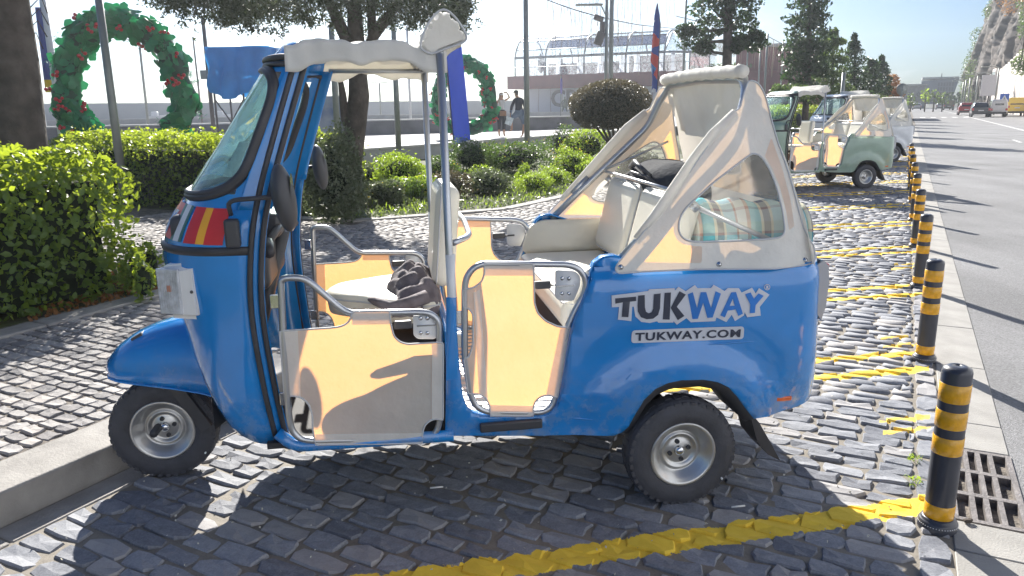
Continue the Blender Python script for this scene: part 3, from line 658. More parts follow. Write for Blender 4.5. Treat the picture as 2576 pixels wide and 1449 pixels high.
for k_ in range(16):
    al_, ac_9 = r9.uniform(8.6, 15), r9.uniform(-10.5, -5.9)
    p_ = RD(al_, ac_9); kind = k_ % 4; wv_ = r9.uniform(.35, .8); hv_ = r9.uniform(.2, .5); t_ = thing('shrub', '%s filler plant %s, %s' % (['bright green', 'grey-green', 'dark', 'brownish'][kind], ['near the paved edge', 'mid bed', 'deep in the bed', 'by the plaza wall'][min(3, int((-ac_9 - 5.9) / 1.16))], ['nearest the tree', 'left of middle', 'right of middle', 'at the far end'][min(3, int((al_ - 8.6) / 1.61))] + (', the wider one' if wv_ > .55 else '')), 'shrub', (p_.x, p_.y, .12), 0, 'low filler plants in the bed')
    leaves(np.abs(blob_pts(900, (0, 0, hv_ * .4), (wv_ / 2, wv_ / 2, hv_ / 2), .2, .4, k_)) * [1, 1, 1] * np.sign(NR.uniform(-1, 1, (900, 1)) * [1, 1, 0] + [0, 0, 1]), r9.uniform(.04, .07), t_, 'foliage', [SHRUBL, SHRUBG, HEDGED, BUSHB][kind], .4, up=.4)
# ground cover in the bed: blades and small leaves
def cover(name, label, pts, n, size, material, hz=.10, blade=True):
    tri = [Vector(p) for p in pts]; xs = [p.x for p in tri]; ys = [p.y for p in tri]; P = []
    poly_ = [(p.x, p.y) for p in tri]
    def inside(x, y):
        c = False; j = len(poly_) - 1
        for i in range(len(poly_)):
            if (poly_[i][1] > y) != (poly_[j][1] > y) and x < (poly_[j][0] - poly_[i][0]) * (y - poly_[i][1]) / (poly_[j][1] - poly_[i][1]) + poly_[i][0]: c = not c
            j = i
        return c
    while len(P) < n:
        x, y = rnd.uniform(min(xs), max(xs)), rnd.uniform(min(ys), max(ys))
        if inside(x, y) and (math.sin(x * 3.3) + math.sin(y * 2.9 + x) + rnd.uniform(-1.2, 1.2) > -.4): P.append((x, y, .12 + rnd.uniform(0, hz)))
    o = leaves(np.array(P), size, None, name, material, .16 if blade else .6, up=1.6 if blade else .4); o['label'] = label; return o
cover('ground_cover', 'low grass and creeping plants over the bed soil', [RD(7.9, -6.5), RD(9.7, -5.2), RD(12.2, -5.0), RD(14, -5.4), RD(15, -9), RD(8.5, -10)], 3200, .09, SHRUBL)
cover('ground_cover_grey', 'dull grey-green creeping plants over the bed soil', [RD(7.9, -6.5), RD(9.7, -5.2), RD(12.2, -5.0), RD(14, -5.4), RD(15, -9), RD(8.5, -10)], 9000, .055, SHRUBG, .09, False)
cover('fallen_leaves', 'dry fallen leaves on the soil beside the hedge', [RD(3.0, -5.35), RD(4.5, -5.3), RD(4.9, -9), RD(4.4, -9)], 1500, .05, RUST, .03, False)
# ------------------------------------------------------------------ the three-wheelers
XF = [(.34, .46), (.42, .385), (.55, .325), (.70, .265), (.82, .225), (.92, .20), (1.0, .18), (1.10, .18), (1.25, .265), (1.45, .41), (1.70, .59), (1.745, .63), (1.76, .63)]
XJ = [(.34, .60), (.6, .575), (.9, .560), (1.15, .585), (1.3, .62), (1.5, .685), (1.76, .775)]
WJ = [(.34, .55), (.6, .585), (1.1, .60), (1.3, .585), (1.5, .565), (1.76, .535)]
def S_(t, z, off=0.):
    """cab skin: t -1 near jamb .. 1 far jamb"""
    a = t * math.pi / 2; n = 2 / (2.7 + 2.2 * (1 - sstep(.42, .9, z)))
    xf, xj, ww = spline_tab(XF, z), spline_tab(XJ, z), spline_tab(WJ, z)
    c = abs(math.cos(a)) ** n; s = abs(math.sin(a)) ** n * (1 if a > 0 else -1)
    p = Vector((xj - (xj - xf) * c, ww * s, z))
    if off:
        e = 1e-3; du = S_(min(1, t + e), z) - S_(max(-1, t - e), z); dv = S_(t, z + e) - S_(t, z - e)
        nn = du.cross(dv); nn.normalize()
        p = p + (nn if nn.dot(Vector((-1, t * 2, 0))) > 0 else -nn) * off
    return p
def body_w(x, z):
    ww = .615 + .045 * sstep(1.5, 2.05, x)
    ww -= .035 * sstep(.90, .985, z) ** 2
    ww -= .02 * (1 - sstep(.34, .5, z))
    d = math.hypot(x - 2.165, z - .22)
    ww += .02 * (1 - sstep(.395, .44, d)) * sstep(1.7, 1.9, x)
    ww -= .012 * (sstep(.44, .47, d)) * (1 - sstep(.47, .62, d)) * sstep(1.7, 1.9, x)
    return ww
def body_map(s_, z, sg=-1, off=0.):
    cx, rr = 2.63, .16
    sh = .05 * (z - .66)   # the tail leans a little
    if s_ <= cx: return Vector((s_, sg * (body_w(s_, z) + off), z))
    W0 = body_w(cx, z); L = rr * math.pi / 2
    if s_ <= cx + L:
        a = (s_ - cx) / rr; return Vector((cx + (rr + off) * math.sin(a) - sh * math.sin(a), sg * (W0 - rr + (rr + off) * math.cos(a)), z))
    yb = W0 - rr - (s_ - cx - L) * (W0 - rr) / .50
    return Vector((cx + rr + off - sh, sg * yb, z))
S_END = 2.63 + .16 * math.pi / 2 + .50
def DZ(zs, y, x0=1341.6, y0=429.3, k=.3056): return [TX(x0 + a * k, y0 + b * k, y) for a, b in zs]
def hood_y(z): return .64 - .19 * (z - .97) / .72
def TH(px, py):
    z = 1.2
    for _ in range(8): z = T(px, py, -hood_y(z)).z
    p = T(px, py, -hood_y(z)); return (p.x, p.z)

DOOR_F = [(712,831),(706,700),(744,698),(764,701),(784,713),(857,776),(877,786),(897,788),(1057,785),(1081,788),(1097,800),(1106,816),(1106,853),(1107,1046),(1104,1073),(1091,1096),(1067,1104),(787,1109),(754,1104),(734,1083),(727,1049),(723,996)]
CLOTH_F = [(704,831),(830,823),(858,819),(874,811),(883,798),(887,781),(980,778),(980,790),(984,816),(991,843),(1005,857),(1024,863),(1114,858),(1114,1054),(1098,1050),(1082,1054),(1068,1066),(1062,1086),(1062,1111),(794,1116),(787,1076),(786,1040),(777,1016),(762,1001),(745,995),(716,994)]
DOOR_R = [(1169,896),(1169,723),(1174,696),(1191,673),(1217,663),(1345,665),(1428,666),(1455,675),(1471,696),(1475,716),(1468,743),(1448,776),(1428,820),(1398,999),(1388,1023),(1368,1036),(1341,1038),(1224,1036),(1197,1023),(1184,996)]
CLOTH_R = [(1217,659),(1218,688),(1211,708),(1190,723),(1162,727),(1165,773),(1180,775),(1190,790),(1189,866),(1179,896),(1166,900),(1177,989),(1204,988),(1222,999),(1231,1018),(1232,1043),(1341,1044),(1340,1023),(1346,1006),(1361,994),(1381,991),(1400,999),(1437,823),(1401,820),(1371,806),(1351,786),(1343,760),(1341,662)]
def rnd_loop(p, r=.012, seg=3):
    return [(q.x, q.y) for q in smooth_path([(a, b, 0) for a, b in p], r, seg, closed=True)]

def wheel(parent, c, r, wd, name='wheel', r_rim=.127, sg=-1, nut=4):
    """tyre, rim, hub cap; sg -1: outer face towards -y"""
    x, y, z = c
    e = bpy.data.objects.new(name, None); COL.objects.link(e); e.parent = parent; e.location = c; e.empty_display_size = .1
    m = MB(); h = wd / 2; rr = r_rim + .006
    prof = [(rr - .012, -h * .80), (rr, -h * .97), (rr + .016, -h), (r - .055, -h * 1.04), (r - .03, -h), (r - .012, -h * .9), (r - .003, -h * .72), (r, -h * .5), (r, h * .5), (r - .003, h * .72), (r - .012, h * .9), (r - .055, h), (rr, h * .9), (rr - .01, h * .7)]
    m.lathe([(a, b * -sg * -1) for a, b in prof], axis='y', n=56)
    for k in range(40):
        a = 2 * math.pi * k / 40; ca, sa = math.cos(a), math.sin(a)
        for hh in (-.80, .8): m.box((ca * (r - .0115), h * hh, sa * (r - .0115)), (.013, h * .26, .019), Matrix.Rotation(-a, 3, 'Y'))
        m.box((math.cos(a + .08) * (r + .001), h * .15 * (1 if k % 2 else -1), math.sin(a + .08) * (r + .001)), (.003, h * .5, .024), Matrix.Rotation(-a - .08, 3, 'Y'))
    t = m.build('tyre', TYRE, e)
    m = MB(); d = sg
    P = [(r_rim + .007, d*h*.86), (r_rim + .010, d*h*.92), (r_rim + .004, d*h*.97), (r_rim - .006, d*h*.9), (r_rim - .012, d*h*.72), (r_rim - .022, d*h*.66), (r_rim - .026, d*h*.40), (r_rim - .036, d*h*.34), (r_rim - .038, d*h*.1), (r_rim - .046, d*h*.12), (r_rim - .050, d*h*.26), (r_rim - .058, d*h*.28), (r_rim - .064, d*h*.05), (.052, d*h*.02), (.046, d*h*.10), (.0, d*h*.12)]
    m.lathe(P, axis='y', n=48)
    rim = m.build('rim', RIM, e)
    m = MB(); m.lathe([(.021, d*h*.1), (.021, d*h*.3), (.017, d*h*.42), (.009, d*h*.49), (0, d*h*.5)], axis='y', n=20); m.build('hub_cap', CHROME, e)
    m = MB()
    for k in range(nut):
        a = math.pi / 2 * k + .25; m.lathe([(.0095, d*h*.08), (.0095, d*h*.26), (.006, d*h*.28), (.006, d*h*.18), (0, d*h*.18)], c=(.040 * math.cos(a), 0, .040 * math.sin(a)), axis='y', n=10)
    m.build('wheel_nuts', BLACKP, e)
    m = MB(); m.lathe([(.0, d*h*1.06), (.0045, d*h*1.06), (.0045, d*h*.9)], c=(.62 * r * .98 + .03, 0, -.52 * r), axis='y', n=8); m.build('balance_mark', WHITEPL, e)
    return e

def text_geo(txt, size, bold=.0, spacing=1.0, shear=0.):
    cu = bpy.data.curves.new('lettering', 'FONT'); cu.body = txt; cu.size = size; cu.offset = bold; cu.space_character = spacing; cu.shear = shear; cu.resolution_u = 3
    o = bpy.data.objects.new('lettering', cu); COL.objects.link(o); dg = bpy.context.evaluated_depsgraph_get()
    me = o.evaluated_get(dg).to_mesh(); vs = [tuple(v.co) for v in me.vertices]; fs = [tuple(p.vertices) for p in me.polygons]
    o.evaluated_get(dg).to_mesh_clear(); bpy.data.objects.remove(o); bpy.data.curves.remove(cu)
    xs = [v[0] for v in vs]; x0 = min(xs); return [(v[0] - x0, v[1]) for v in vs], fs, max(xs) - x0

def build_tuk(name, label, loc, rz, paint, full=True, group='three-wheelers parked in the angled bays', cloth=CANVAS):
    t = thing(name, label, 'three-wheeler', loc, rz, group)
    inner = paint
    # --- cab skin ---------------------------------------------------------
    m = MB(); ZS = [.36, .42, .5, .6, .7, .8, .9, 1.0, 1.06, 1.12, 1.18, 1.245]
    nu = 48
    def zb(t_, k):   # bottom edge drops to the jamb
        z = ZS[k]
        if k == 0: z = .405 - .055 * sstep(.55, 1., abs(t_))
        return z
    m.grid(lambda a, b: S_(a * 2 - 1, zb(a * 2 - 1, round(b * (len(ZS) - 1)))), nu, len(ZS) - 1)
    for sg in (-1, 1):   # corner pillars
        m.grid(lambda a, b: S_(sg * (.93 + .07 * a), 1.245 + .515 * b), 8, 12)
        m.grid(lambda a, b: S_(sg * (1 - 0 * a), 1.245 + .515 * b) + Vector((.045 * a, -.018 * sg * a, 0)), 2, 12)
        m.grid(lambda a, b: S_(sg, .345 + .9 * b) + Vector((.035 * a, -.03 * sg * a, 0)), 2, 12)
    m.grid(lambda a, b: S_(a * 1.92 - .96, 1.728 + .032 * b), 36, 2)     # header above the windscreen
    o = sharp(m.build('cab_body', paint, t), 50); md = o.modifiers.new('thickness', 'SOLIDIFY'); md.thickness = .006; md.offset = 1
    # cab roof
    m = MB()
    def roof(a, b):
        tt = a * 2 - 1; p = S_(tt, 1.76); q = .80
        edge = p.copy(); inn = Vector((.80, p.y * .9, 1.80))
        k = math.sin(b * math.pi / 2)
        x = edge.x + (max(edge.x, .80) - edge.x) * b if edge.x < .8 else edge.x
        return Vector((x, edge.y * (1 - .10 * b), 1.76 + .062 * math.sin(min(1, b * 1.6) * math.pi / 2) * (1 - .35 * abs(tt) ** 4)))
    m.grid(roof, 30, 10); o = m.build('cab_roof', paint, t); md = o.modifiers.new('thickness', 'SOLIDIFY'); md.thickness = .008
    m = MB(); m.tube([S_(-1 + 2 * k / 40, 1.757, .012) for k in range(41)], .011, 8); m.tube([S_(-1 + 2 * k / 40, 1.735, .006) for k in range(41)], .010, 8); m.build('roof_gutter', BLACKP, t)
    # belt trim, jamb seals
    m = MB(); m.tube([S_(-1 + 2 * k / 60, 1.092 + .012 * abs(-1 + 2 * k / 60), .004) for k in range(61)], .017, 8, flat=.5); m.build('belt_trim', RUBBER, t)
    for sg in (-1, 1):
        m = MB(); m.tube([S_(sg, .37 + 1.37 * k / 30) + Vector((-.006, sg * .008, 0)) for k in range(31)], .010, 8)
        m.tube([S_(sg, .37 + 1.37 * k / 30) + Vector((.030, sg * .000, 0)) for k in range(31)], .010, 8); m.build('door_seal', RUBBER, t)
    # windscreen and its rubber
    WT, Z0, Z1 = .905, 1.285, 1.722
    def wpar(k, n):      # rounded rectangle in (t, z)
        a = 2 * math.pi * k / n; c, s = math.cos(a), math.sin(a); q = 2 / 5.
        return (WT * abs(c) ** q * (1 if c > 0 else -1), (Z0 + Z1) / 2 + (Z1 - Z0) / 2 * abs(s) ** q * (1 if s > 0 else -1))
    m = MB(); n = 72
    ring = [wpar(k, n) for k in range(n)]; rows = []
    cen = (0, (Z0 + Z1) / 2); vs = []; fs = []
    RR = [0.02, .25, .5, .75, .9, 1.0]
    for r_ in RR:
        for (a, b) in ring: vs.append(S_(a * r_, cen[1] + (b - cen[1]) * r_, .002))
    for j in range(len(RR) - 1):
        for k in range(n): fs.append((j*n+k, j*n+(k+1) % n, (j+1)*n+(k+1) % n, (j+1)*n+k))
    fs.append(tuple(range(n))); m.add(vs, fs, 0, True); ws = m.build('windscreen', GLASSG, t)
    m = MB(); pts = [S_(a, b, .004) for a, b in ring]; m.tube(pts, .017, 10, closed=True, flat=.6)
    pts = [S_(a * 1.018, cen[1] + (b - cen[1]) * 1.04, .003) for a, b in ring]; m.tube(pts, .013, 8, closed=True, flat=.7); m.build('windscreen_rubber', RUBBER, t)
    # skin between windscreen rubber corners and pillars
    m = MB()
    for (z0, z1) in ((1.24, 1.30), (1.712, 1.732)): m.grid(lambda a, b: S_(-.95 + 1.9 * a, z0 + (z1 - z0) * b, -.003), 36, 3)
    for sg in (-1, 1): m.grid(lambda a, b: S_(sg * (.885 + .06 * a), 1.26 + .46 * b, -.003), 4, 10)
    m.build('windscreen_surround', paint, t)
    if full:
        # paper behind glass, stickers
        m = MB(); m.grid(lambda a, b: S_(-.84 + .12 * a, 1.36 + .12 * b, -.008), 3, 3); m.build('paper_permit', mat('paper', (.75, .76, .74), .8, noise=.12, nscale=60), t)
        m = MB()
        stripes = [(-.895, -.79, 3), (-.79, -.735, 4), (-.735, -.64, 3), (-.615, -.585, 2), (-.585, -.52, 1), (-.52, -.48, 2), (-.48, -.36, 3), (-.36, -.15, 0), (-.15, .1, 2), (.1, .38, 3), (.38, .56, 1)]
        for (a0, a1, c) in stripes: m.grid(lambda a, b: S_(a0 + (a1 - a0) * a, 1.125 + .125 * b + .01 * (1 - abs(a0)), .0075), 4, 5, c)
        m.build('flag_stickers', [mat('sticker_peach', (.62, .20, .12), .4), mat('sticker_white', (.7, .72, .75), .4), mat('sticker_green', (.03, .14, .12), .4), mat('sticker_red', (.62, .03, .04), .4), mat('sticker_yellow', (.85, .42, .03), .4)], t)
        for off_, bd_, ms_ in ((.0095, .013, 'sticker_white'), (.0115, .002, 'sign_blue')):
            vs2, fs2, wd = text_geo('TUKWAY', .10, bd_); m = MB(); m.add([S_(.44 - .88 * (a - .5 * (.013 - bd_)) / wd, 1.150 + b * .95, off_) for a, b in vs2], fs2, 0)
            m.build('nose_lettering', mat(ms_, (.7, .72, .75) if 'white' in ms_ else (.02, .19, .62), .4), t, fix=False)
    # mudguard
    FC = [(-.165, .505), (-.150, .555), (-.10, .615), (-.03, .665), (.05, .70), (.14, .725), (.25, .735), (.36, .70)]
    FWD = [.03, .075, .12, .15, .17, .185, .20, .21]
    FL = [.495, .490, .487, .483, .475, .462, .44, .40]
    m = MB()
    def fend(a, b):
        k = b * (len(FC) - 1); i = min(int(k), len(FC) - 2); f = k - i
        cx = FC[i][0] + (FC[i+1][0] - FC[i][0]) * f; cz = FC[i][1] + (FC[i+1][1] - FC[i][1]) * f; wd = FWD[i] + (FWD[i+1] - FWD[i]) * f; lz = FL[i] + (FL[i+1] - FL[i]) * f
        th = (a - .5) * math.pi; q = 2 / 2.6
        y = wd * abs(math.sin(th)) ** q * (1 if th > 0 else -1); z = lz + (cz - lz) * abs(math.cos(th)) ** q
        crease = .012 * math.exp(-((abs(a - .5) - .25) / .05) ** 2)
        return Vector((cx - .02 * (1 - b) * (1 - abs(math.sin(th))), y * (1 + crease * 3), z))
    m.grid(fend, 28, 22); m.tube([fend(0, k / 20) for k in range(21)], .005, 6); m.tube([fend(1, k / 20) for k in range(21)], .005, 6)
    o = m.build('mudguard', paint, t); md = o.modifiers.new('thickness', 'SOLIDIFY'); md.thickness = .005
    # inner front bulkhead / wheel box
    m = MB(); m.grid(lambda a, b: Vector((.36 + .10 * math.sin(a * math.pi) + .12 * b * 0, (-.5 + a) * 1.0, .40 + .75 * b)), 14, 6); o = m.build('inner_bulkhead', DARKIN, t)
    m = MB(); m.box((.10, 0, .45), (.05, .16, .50), Matrix.Rotation(-.5, 3, 'Y')); m.tube([(.03, .09, .23), (.12, .09, .42), (.2, .07, .75)], .018); m.tube([(0, -.08, .225), (0, .09, .225)], .018); m.build('front_fork', BLACKP, t)
    # headlamp housings
    for sg in (-1, 1):
        h = MB(); rot = Matrix.Rotation(sg * R_(22), 3, 'Z') ; c = Vector((.33, sg * .475, .968))
        bm = bmesh.new(); bmesh.ops.create_cube(bm, size=1)
        for v in bm.verts:
            x, y, z = v.co.x * .17, v.co.y * .16, v.co.z * .235
            if z > 0 and v.co.y * sg > 0: z -= .018
            if z > 0 and x < 0: z -= .03
            if z < 0 and v.co.x < 0: x += .015
            v.co = Vector((x, y, z))
        bmesh.ops.bevel(bm, geom=bm.edges[:], offset=.022, segments=3, affect='EDGES')
        bm.verts.ensure_lookup_table(); h.add([rot @ v.co + c for v in bm.verts], [[v.index for v in f.verts] for f in bm.faces], 0, True); bm.free()
        hl = sharp(h.build('indicator_housing', WHITEPL, t), 45)
        l = MB(); yy = sg * .0805
        l.rbox(rot @ Vector((-.034, yy, -.012)) + c, (.092, .012, .168), .005, rot)
        l.rbox(rot @ Vector((-.087, 0, -.01)) + c, (.010, .115, .150), .004, rot)
        for k in range(9): l.box(rot @ Vector((-.070 + k * .0095, yy + sg * .007, -.01)) + c, (.002, .003, .135), rot)
        l.build('lens', LENS, hl)
        l = MB(); l.rbox(rot @ Vector((-.030, yy + sg * .007, .0)) + c, (.018, .003, .024), .002, rot); l.build('bulb', mat('faint_orange', (.50, .24, .17), .3), hl)
        l = MB(); l.lathe([(0, sg * .002), (.006, sg * .002), (.006, -sg * .004)], c=rot @ Vector((.055, yy, -.01)) + c, axis='y', n=10); l.build('screw', BLACKP, hl)
    # mirrors
    for sg in (-1, 1):
        a = MB(); xo = 0 if sg < 0 else -.0
        base = S_(sg * .93, 1.19, .02); tip = Vector((.70, sg * .70, 1.29))
        a.rbox((base.x, base.y + sg * .006, 1.17), (.05, .035, .10), .01); a.tube(smooth_path([base + Vector((0, 0, .04)), (base.x - .005, sg * .63, 1.285), (tip.x - .02, tip.y, 1.30)], .05), .008)
        mr = a.build('mirror_arm', BLACKP, t)
        a = MB(); bm = bmesh.new(); bmesh.ops.create_uvsphere(bm, u_segments=20, v_segments=12, radius=1)
        vs3 = [Vector((tip.x + v.co.x * .038 * (1 + .0 * v.co.z) + .012 - .012 * v.co.z, tip.y + v.co.y * .075, 1.295 + v.co.z * .115 - .0)) for v in bm.verts]
        bm.verts.ensure_lookup_table(); a.add(vs3, [[v.index for v in f.verts] for f in bm.faces], 0, True); bm.free()
        a.build('mirror_shell', BLACKP, mr)
        a = MB(); a.lathe([(0, .0), (.055, .0)], c=(0, 0, 0), axis='x', n=20); a.v = [(tip.x + .040, tip.y + p[1] * .9, 1.295 + p[2] * 1.5) for p in a.v]; a.build('mirror_glass', CHROME, mr)
    if full:
        a = MB(); q = S_(.10, 1.25, .03); a.tube([q, S_(.14, 1.30, .035), S_(.30, 1.42, .02)], .004); a.rbox(q, (.03, .03, .03), .006); a.tube([S_(.02, 1.30, .012), S_(.45, 1.42, .012)], .004); a.build('windscreen_wiper', BLACKP, t)
    # handlebar and dash
    a = MB(); a.tube([(.58, -.30, 1.075), (.60, -.12, 1.11), (.60, .12, 1.11), (.58, .30, 1.075)], .016); a.tube([(.42, 0, .5), (.60, 0, 1.08)], .03); a.rbox((.56, 0, 1.12), (.10, .26, .10), .02)
    hb = a.build('handlebar', BLACKP, t)
    for sg in (-1, 1):
        a = MB(); a.tube([(.58, sg * .28, 1.078), (.60, sg * .40, 1.055)], .021); a.build('grip', RUBBER, hb)
        a = MB(); a.tube([(.56, sg * .25, 1.09), (.52, sg * .33, 1.08), (.50, sg * .42, 1.06)], .006); a.build('brake_lever', CHROME, hb)
    a = MB(); a.rbox((.40, 0, 1.16), (.26, .95, .12), .03); a.build('dashboard', BLACKP, t)
    if full:
        a = MB(); a.rbox((.52, 0, .98), (.10, .50, .22), .04); a.build('steering_cowl', BLACKP, t)
    # --- floor and bulkheads ------------------------------------------------
    a = MB(); a.box((.92, 0, .352), (.72, 1.17, .024)); a.build('cab_floor', DARKIN, t)
    for sg in (-1, 1): a = MB(); a.tube(smooth_path([(.60, sg * .575, .40), (.66, sg * .585, .345), (1.26, sg * .60, .345)], .05), .024, 8); a.build('cab_sill', paint, t)
    a = MB(); a.box((1.51, 0, .405), (.50, 1.16, .02))
    for k in range(19): a.box((1.51, -.54 + k * .06, .417), (.48, .02, .006))
    a.build('rear_floor', mat('ribbed_aluminium', (.60, .61, .62), .4, metal=.5, noise=.04), t)
    a = MB(); a.rbox((1.255, 0, .56), (.03, 1.20, .42), .01); a.build('seat_bulkhead', paint, t)
    a = MB(); a.rbox((1.12, 0, .51), (.22, .62, .26), .03); a.tube([(.92, -.2, .37), (.90, -.2, .72)], .02); a.tube([(.92, .2, .37), (.90, .2, .72)], .02); a.rbox((1.06, 0, .69), (.34, .46, .035), .012); a.build('seat_base', BLACKP, t)
    a = MB(); a.rbox((1.90, 0, .55), (.30, 1.14, .30), .02); a.build('bench_base', DARKIN, t)
    a = MB(); a.box((2.30, 0, .62), (.8, 1.0, .03)); a.box((2.16, 0, .29), (.10, 1.0, .08)); a.rbox((2.36, 0, .42), (.45, .42, .24), .04); a.tube([(2.16, -.6, .225), (2.16, .6, .225)], .035); a.build('luggage_floor', DARKIN, t)
    # --- rear body ------------------------------------------------------------
    edge = [(1124,753),(1123,966),(1122,1109),(1284,1109),(1355,1108),(1470,1100),(1541,1094),(1562,1085),(1578,1070),(1593,1037),(1613,997),(1640,970),(1672,955),(1705,948),(1760,947),(1795,953),(1822,966),(1845,990),(1870,1023),(1891,1049)]
    P1 = [TX(a_, b_, -.645) for a_, b_ in edge]
    P2 = [(2.60, .352), (2.74, .375), (2.84, .40), (S_END, .415), (S_END, .985), (2.63, .985), (1.99, .995)]
    edge2 = [(1551,646),(1521,650),(1501,666),(1488,690),(1478,723),(1468,750),(1448,800),(1435,843),(1425,900),(1418,945),(1411,990),(1402,1022),(1388,1042),(1361,1052),(1215,1053),(1190,1047),(1174,1030),(1164,1000),(1157,950),(1151,880),(1147,816),(1147,750)]
    P3 = [TX(a_, b_, -.62) for a_, b_ in edge2]
    OUT = P1 + P2 + P3
    for sg in (-1, 1):
        m = MB(); m.poly([OUT], lambda a_, b_: body_map(a_, b_, sg), cell=.045)
        # returns at the door opening and the top edge
        rim_ = [(p[0], p[1]) for p in P3]
        m2 = [body_map(a_, b_, sg) for a_, b_ in P2[-3:] + rim_]
        m.add(m2 + [q + Vector((0, -sg * .05, 0)) for q in m2], [(i, i + 1, i + 1 + len(m2), i + len(m2)) for i in range(len(m2) - 1)], 0, True)
        o = m.build('side_body', paint, t)
        md = o.modifiers.new('thickness', 'SOLIDIFY'); md.thickness = .008; md.offset = 0
        # arch liner
        arch = P1[7:]
        m = MB(); q0 = [body_map(a_, b_, sg, .002) for a_, b_ in arch]
        cx_, cz_ = 2.165, .20
        q1 = [Vector((cx_ + (q.x - cx_) * .90, q.y - sg * .012, cz_ + (q.z - cz_) * .90)) for q in q0]; q2 = [Vector((q.x, sg * .40, q.z)) for q in q1]
        L = len(q0); m.add(q0 + q1 + q2, [(i, i + 1, i + 1 + L, i + L) for i in range(L - 1)] + [(i + L, i + 1 + L, i + 1 + 2 * L, i + 2 * L) for i in range(L - 1)], 0, True)
        m.build('wheel_arch', BLACKP, t)
        m = MB(); fl = [Vector((*TX(a_, b_, -.60), 0)) for a_, b_ in ((1868,1020),(1893,1049),(1922,1100),(1945,1143),(1915,1128),(1888,1095))]
        q = [Vector((p.x, sg * .66, p.y)) for p in fl]; m.add(q + [p + Vector((.004, -sg * .16, 0)) for p in q], [(0,1,2,3,4,5), (6,7,8,9,10,11)] + [(i, (i + 1) % 6, (i + 1) % 6 + 6, i + 6) for i in range(6)], 0); m.build('mud_flap', RUBBER, t)
        # crease above the arch and panel lines
        m = MB(); cr_ = [TX(a_, b_, -.66) for a_, b_ in ((1440,1060),(1445,950),(1470,830))]
        m.tube([body_map(a_, b_, sg, .001) for a_, b_ in [TX(x_, y_, -.66) for x_, y_ in ((1441,1000),(1441,1062),(1500,1062),(1527,1055),(1548,1005),(1575,950),(1622,905),(1680,885),(1780,868),(1900,860),(1990,856))]], .0035, 5); m.build('body_crease', paint, t)
        # tail lamp housing
        m = MB(); TLP = [TX(a_, b_, -.60) for a_, b_ in ((2072,655),(2085,668),(2086,710),(2078,770),(2066,806),(2056,790),(2050,740),(2048,690),(2058,665))]
        m.poly([TLP], lambda a_, b_: (a_, sg * (.60 - .0 * a_), b_), thick=(0, -sg * .16, 0)); tl = sharp(m.build('tail_lamp', SILVERP, t), 40)
        m = MB(); m.poly([[(a_ - .012, b_) for a_, b_ in TLP]], lambda a_, b_: (a_, sg * .592, b_), thick=(0, -sg * .14, 0)); m.build('gasket', RUBBER, tl)
        m = MB(); m.rbox((2.80, sg * .51, .90), (.016, .12, .10), .006); m.build('red_lens', REDL, tl)
        m = MB(); q = TX(1961, 1003, -.64); m.rbox((q[0], sg * (body_w(q[0], q[1]) + .004), q[1]), (.104, .014, .021), .006); m.build('side_marker', ORANGE, t)
    for sg in (-1, 1): m = MB(); q = TX(1286, 1070, -.62); m.rbox((q[0], sg * .622, q[1]), (.245, .022, .036), .006); m.build('step_plate', BLACKP, t)
    # --- wheels ------------------------------------------------------------------
    wheel(t, (.03, -.0, .226), .226, .115)
    wheel(t, (2.165, -.640, .226), .226, .115); wheel(t, (2.165, .640, .226), .226, .115, sg=1)
    # --- posts ---------------------------------------------------------------------
    for sg in (-1, 1):
        m = MB(); m.tube([(1.272, sg * .60, .76), (1.268, sg * .60, 1.0), (1.257, sg * .60, 1.765)], .0145, 12)
        po = m.build('roof_post', STEEL, t)
        m = MB(); m.tube([(1.272, sg * .60, .79), (1.269, sg * .60, 1.06)], .0175, 12); m.build('post_sleeve', WHITEPL, po)
        m = MB(); m.tube([(1.22, sg * .60, 1.73), (1.20, sg * .60, 1.20), (1.215, sg * .60, .76)][:2] if False else [(1.257, sg * .575, 1.762), (.80, sg * .53, 1.762)], .011, 8)
        m.build('roof_rail', STEEL, t)
    m = MB(); m.tube([(1.26, -.60, 1.765), (1.26, .60, 1.765)], .0125); m.tube(smooth_path([(1.285, -.59, 1.10), (1.36, -.45, 1.10), (1.38, 0, 1.10), (1.36, .45, 1.10), (1.285, .59, 1.10)], .08), .012); m.build('cross_rail', STEEL, t)
    # --- canopy over the cab ----------------------------------------------------------
    m = MB()
    def can(a, b):
        x = .735 + .545 * a; q = b * 2 - 1; ww = .585 + .02 * a; drop = .085 + .02 * math.sin(a * 9)
        zz = 1.795 + .022 * math.sin(a * math.pi) + .012 * math.sin(a * 14 + q * 2) * (abs(q) ** 2) - .01 * a
        if abs(q) > .78:
            f = (abs(q) - .78) / .22; y = ww * (1 if q > 0 else -1) * (1 - .02 * (1 - f)); z = zz - (.075 + .006 * math.sin(a * 9)) * f - .003 * math.sin(a * 31) * f
        else: y = ww * q / .78 * .985; z = zz + .012 * (1 - (q / .78) ** 4) + .012 * wob(x * 7, y * 6, 1) - .010 * abs(math.sin(a * 11 + q * 5)) * (1 - abs(q)) - .005 * max(0, math.sin(a * 34 + q * 9)) * sstep(.55, .75, abs(q))
        return Vector((x, y + .005 * math.sin(a * 13 + q) + .002 * math.sin(a * 41 + b * 12), z + .002 * math.sin(a * 50 + b * 20)))
    m.grid(can, 40, 44); o = m.build('canopy', CANVAS2, t); md = o.modifiers.new('thickness', 'SOLIDIFY'); md.thickness = .004
    # raised flap above the post
    m = MB(); CAP = [TX(a_, b_, -.55) for a_, b_ in ((1054,124),(1060,98),(1068,76),(1080,55),(1096,36),(1112,27),(1128,34),(1146,52),(1162,76),(1172,98),(1164,110),(1142,118),(1112,128),(1084,140),(1070,134))]
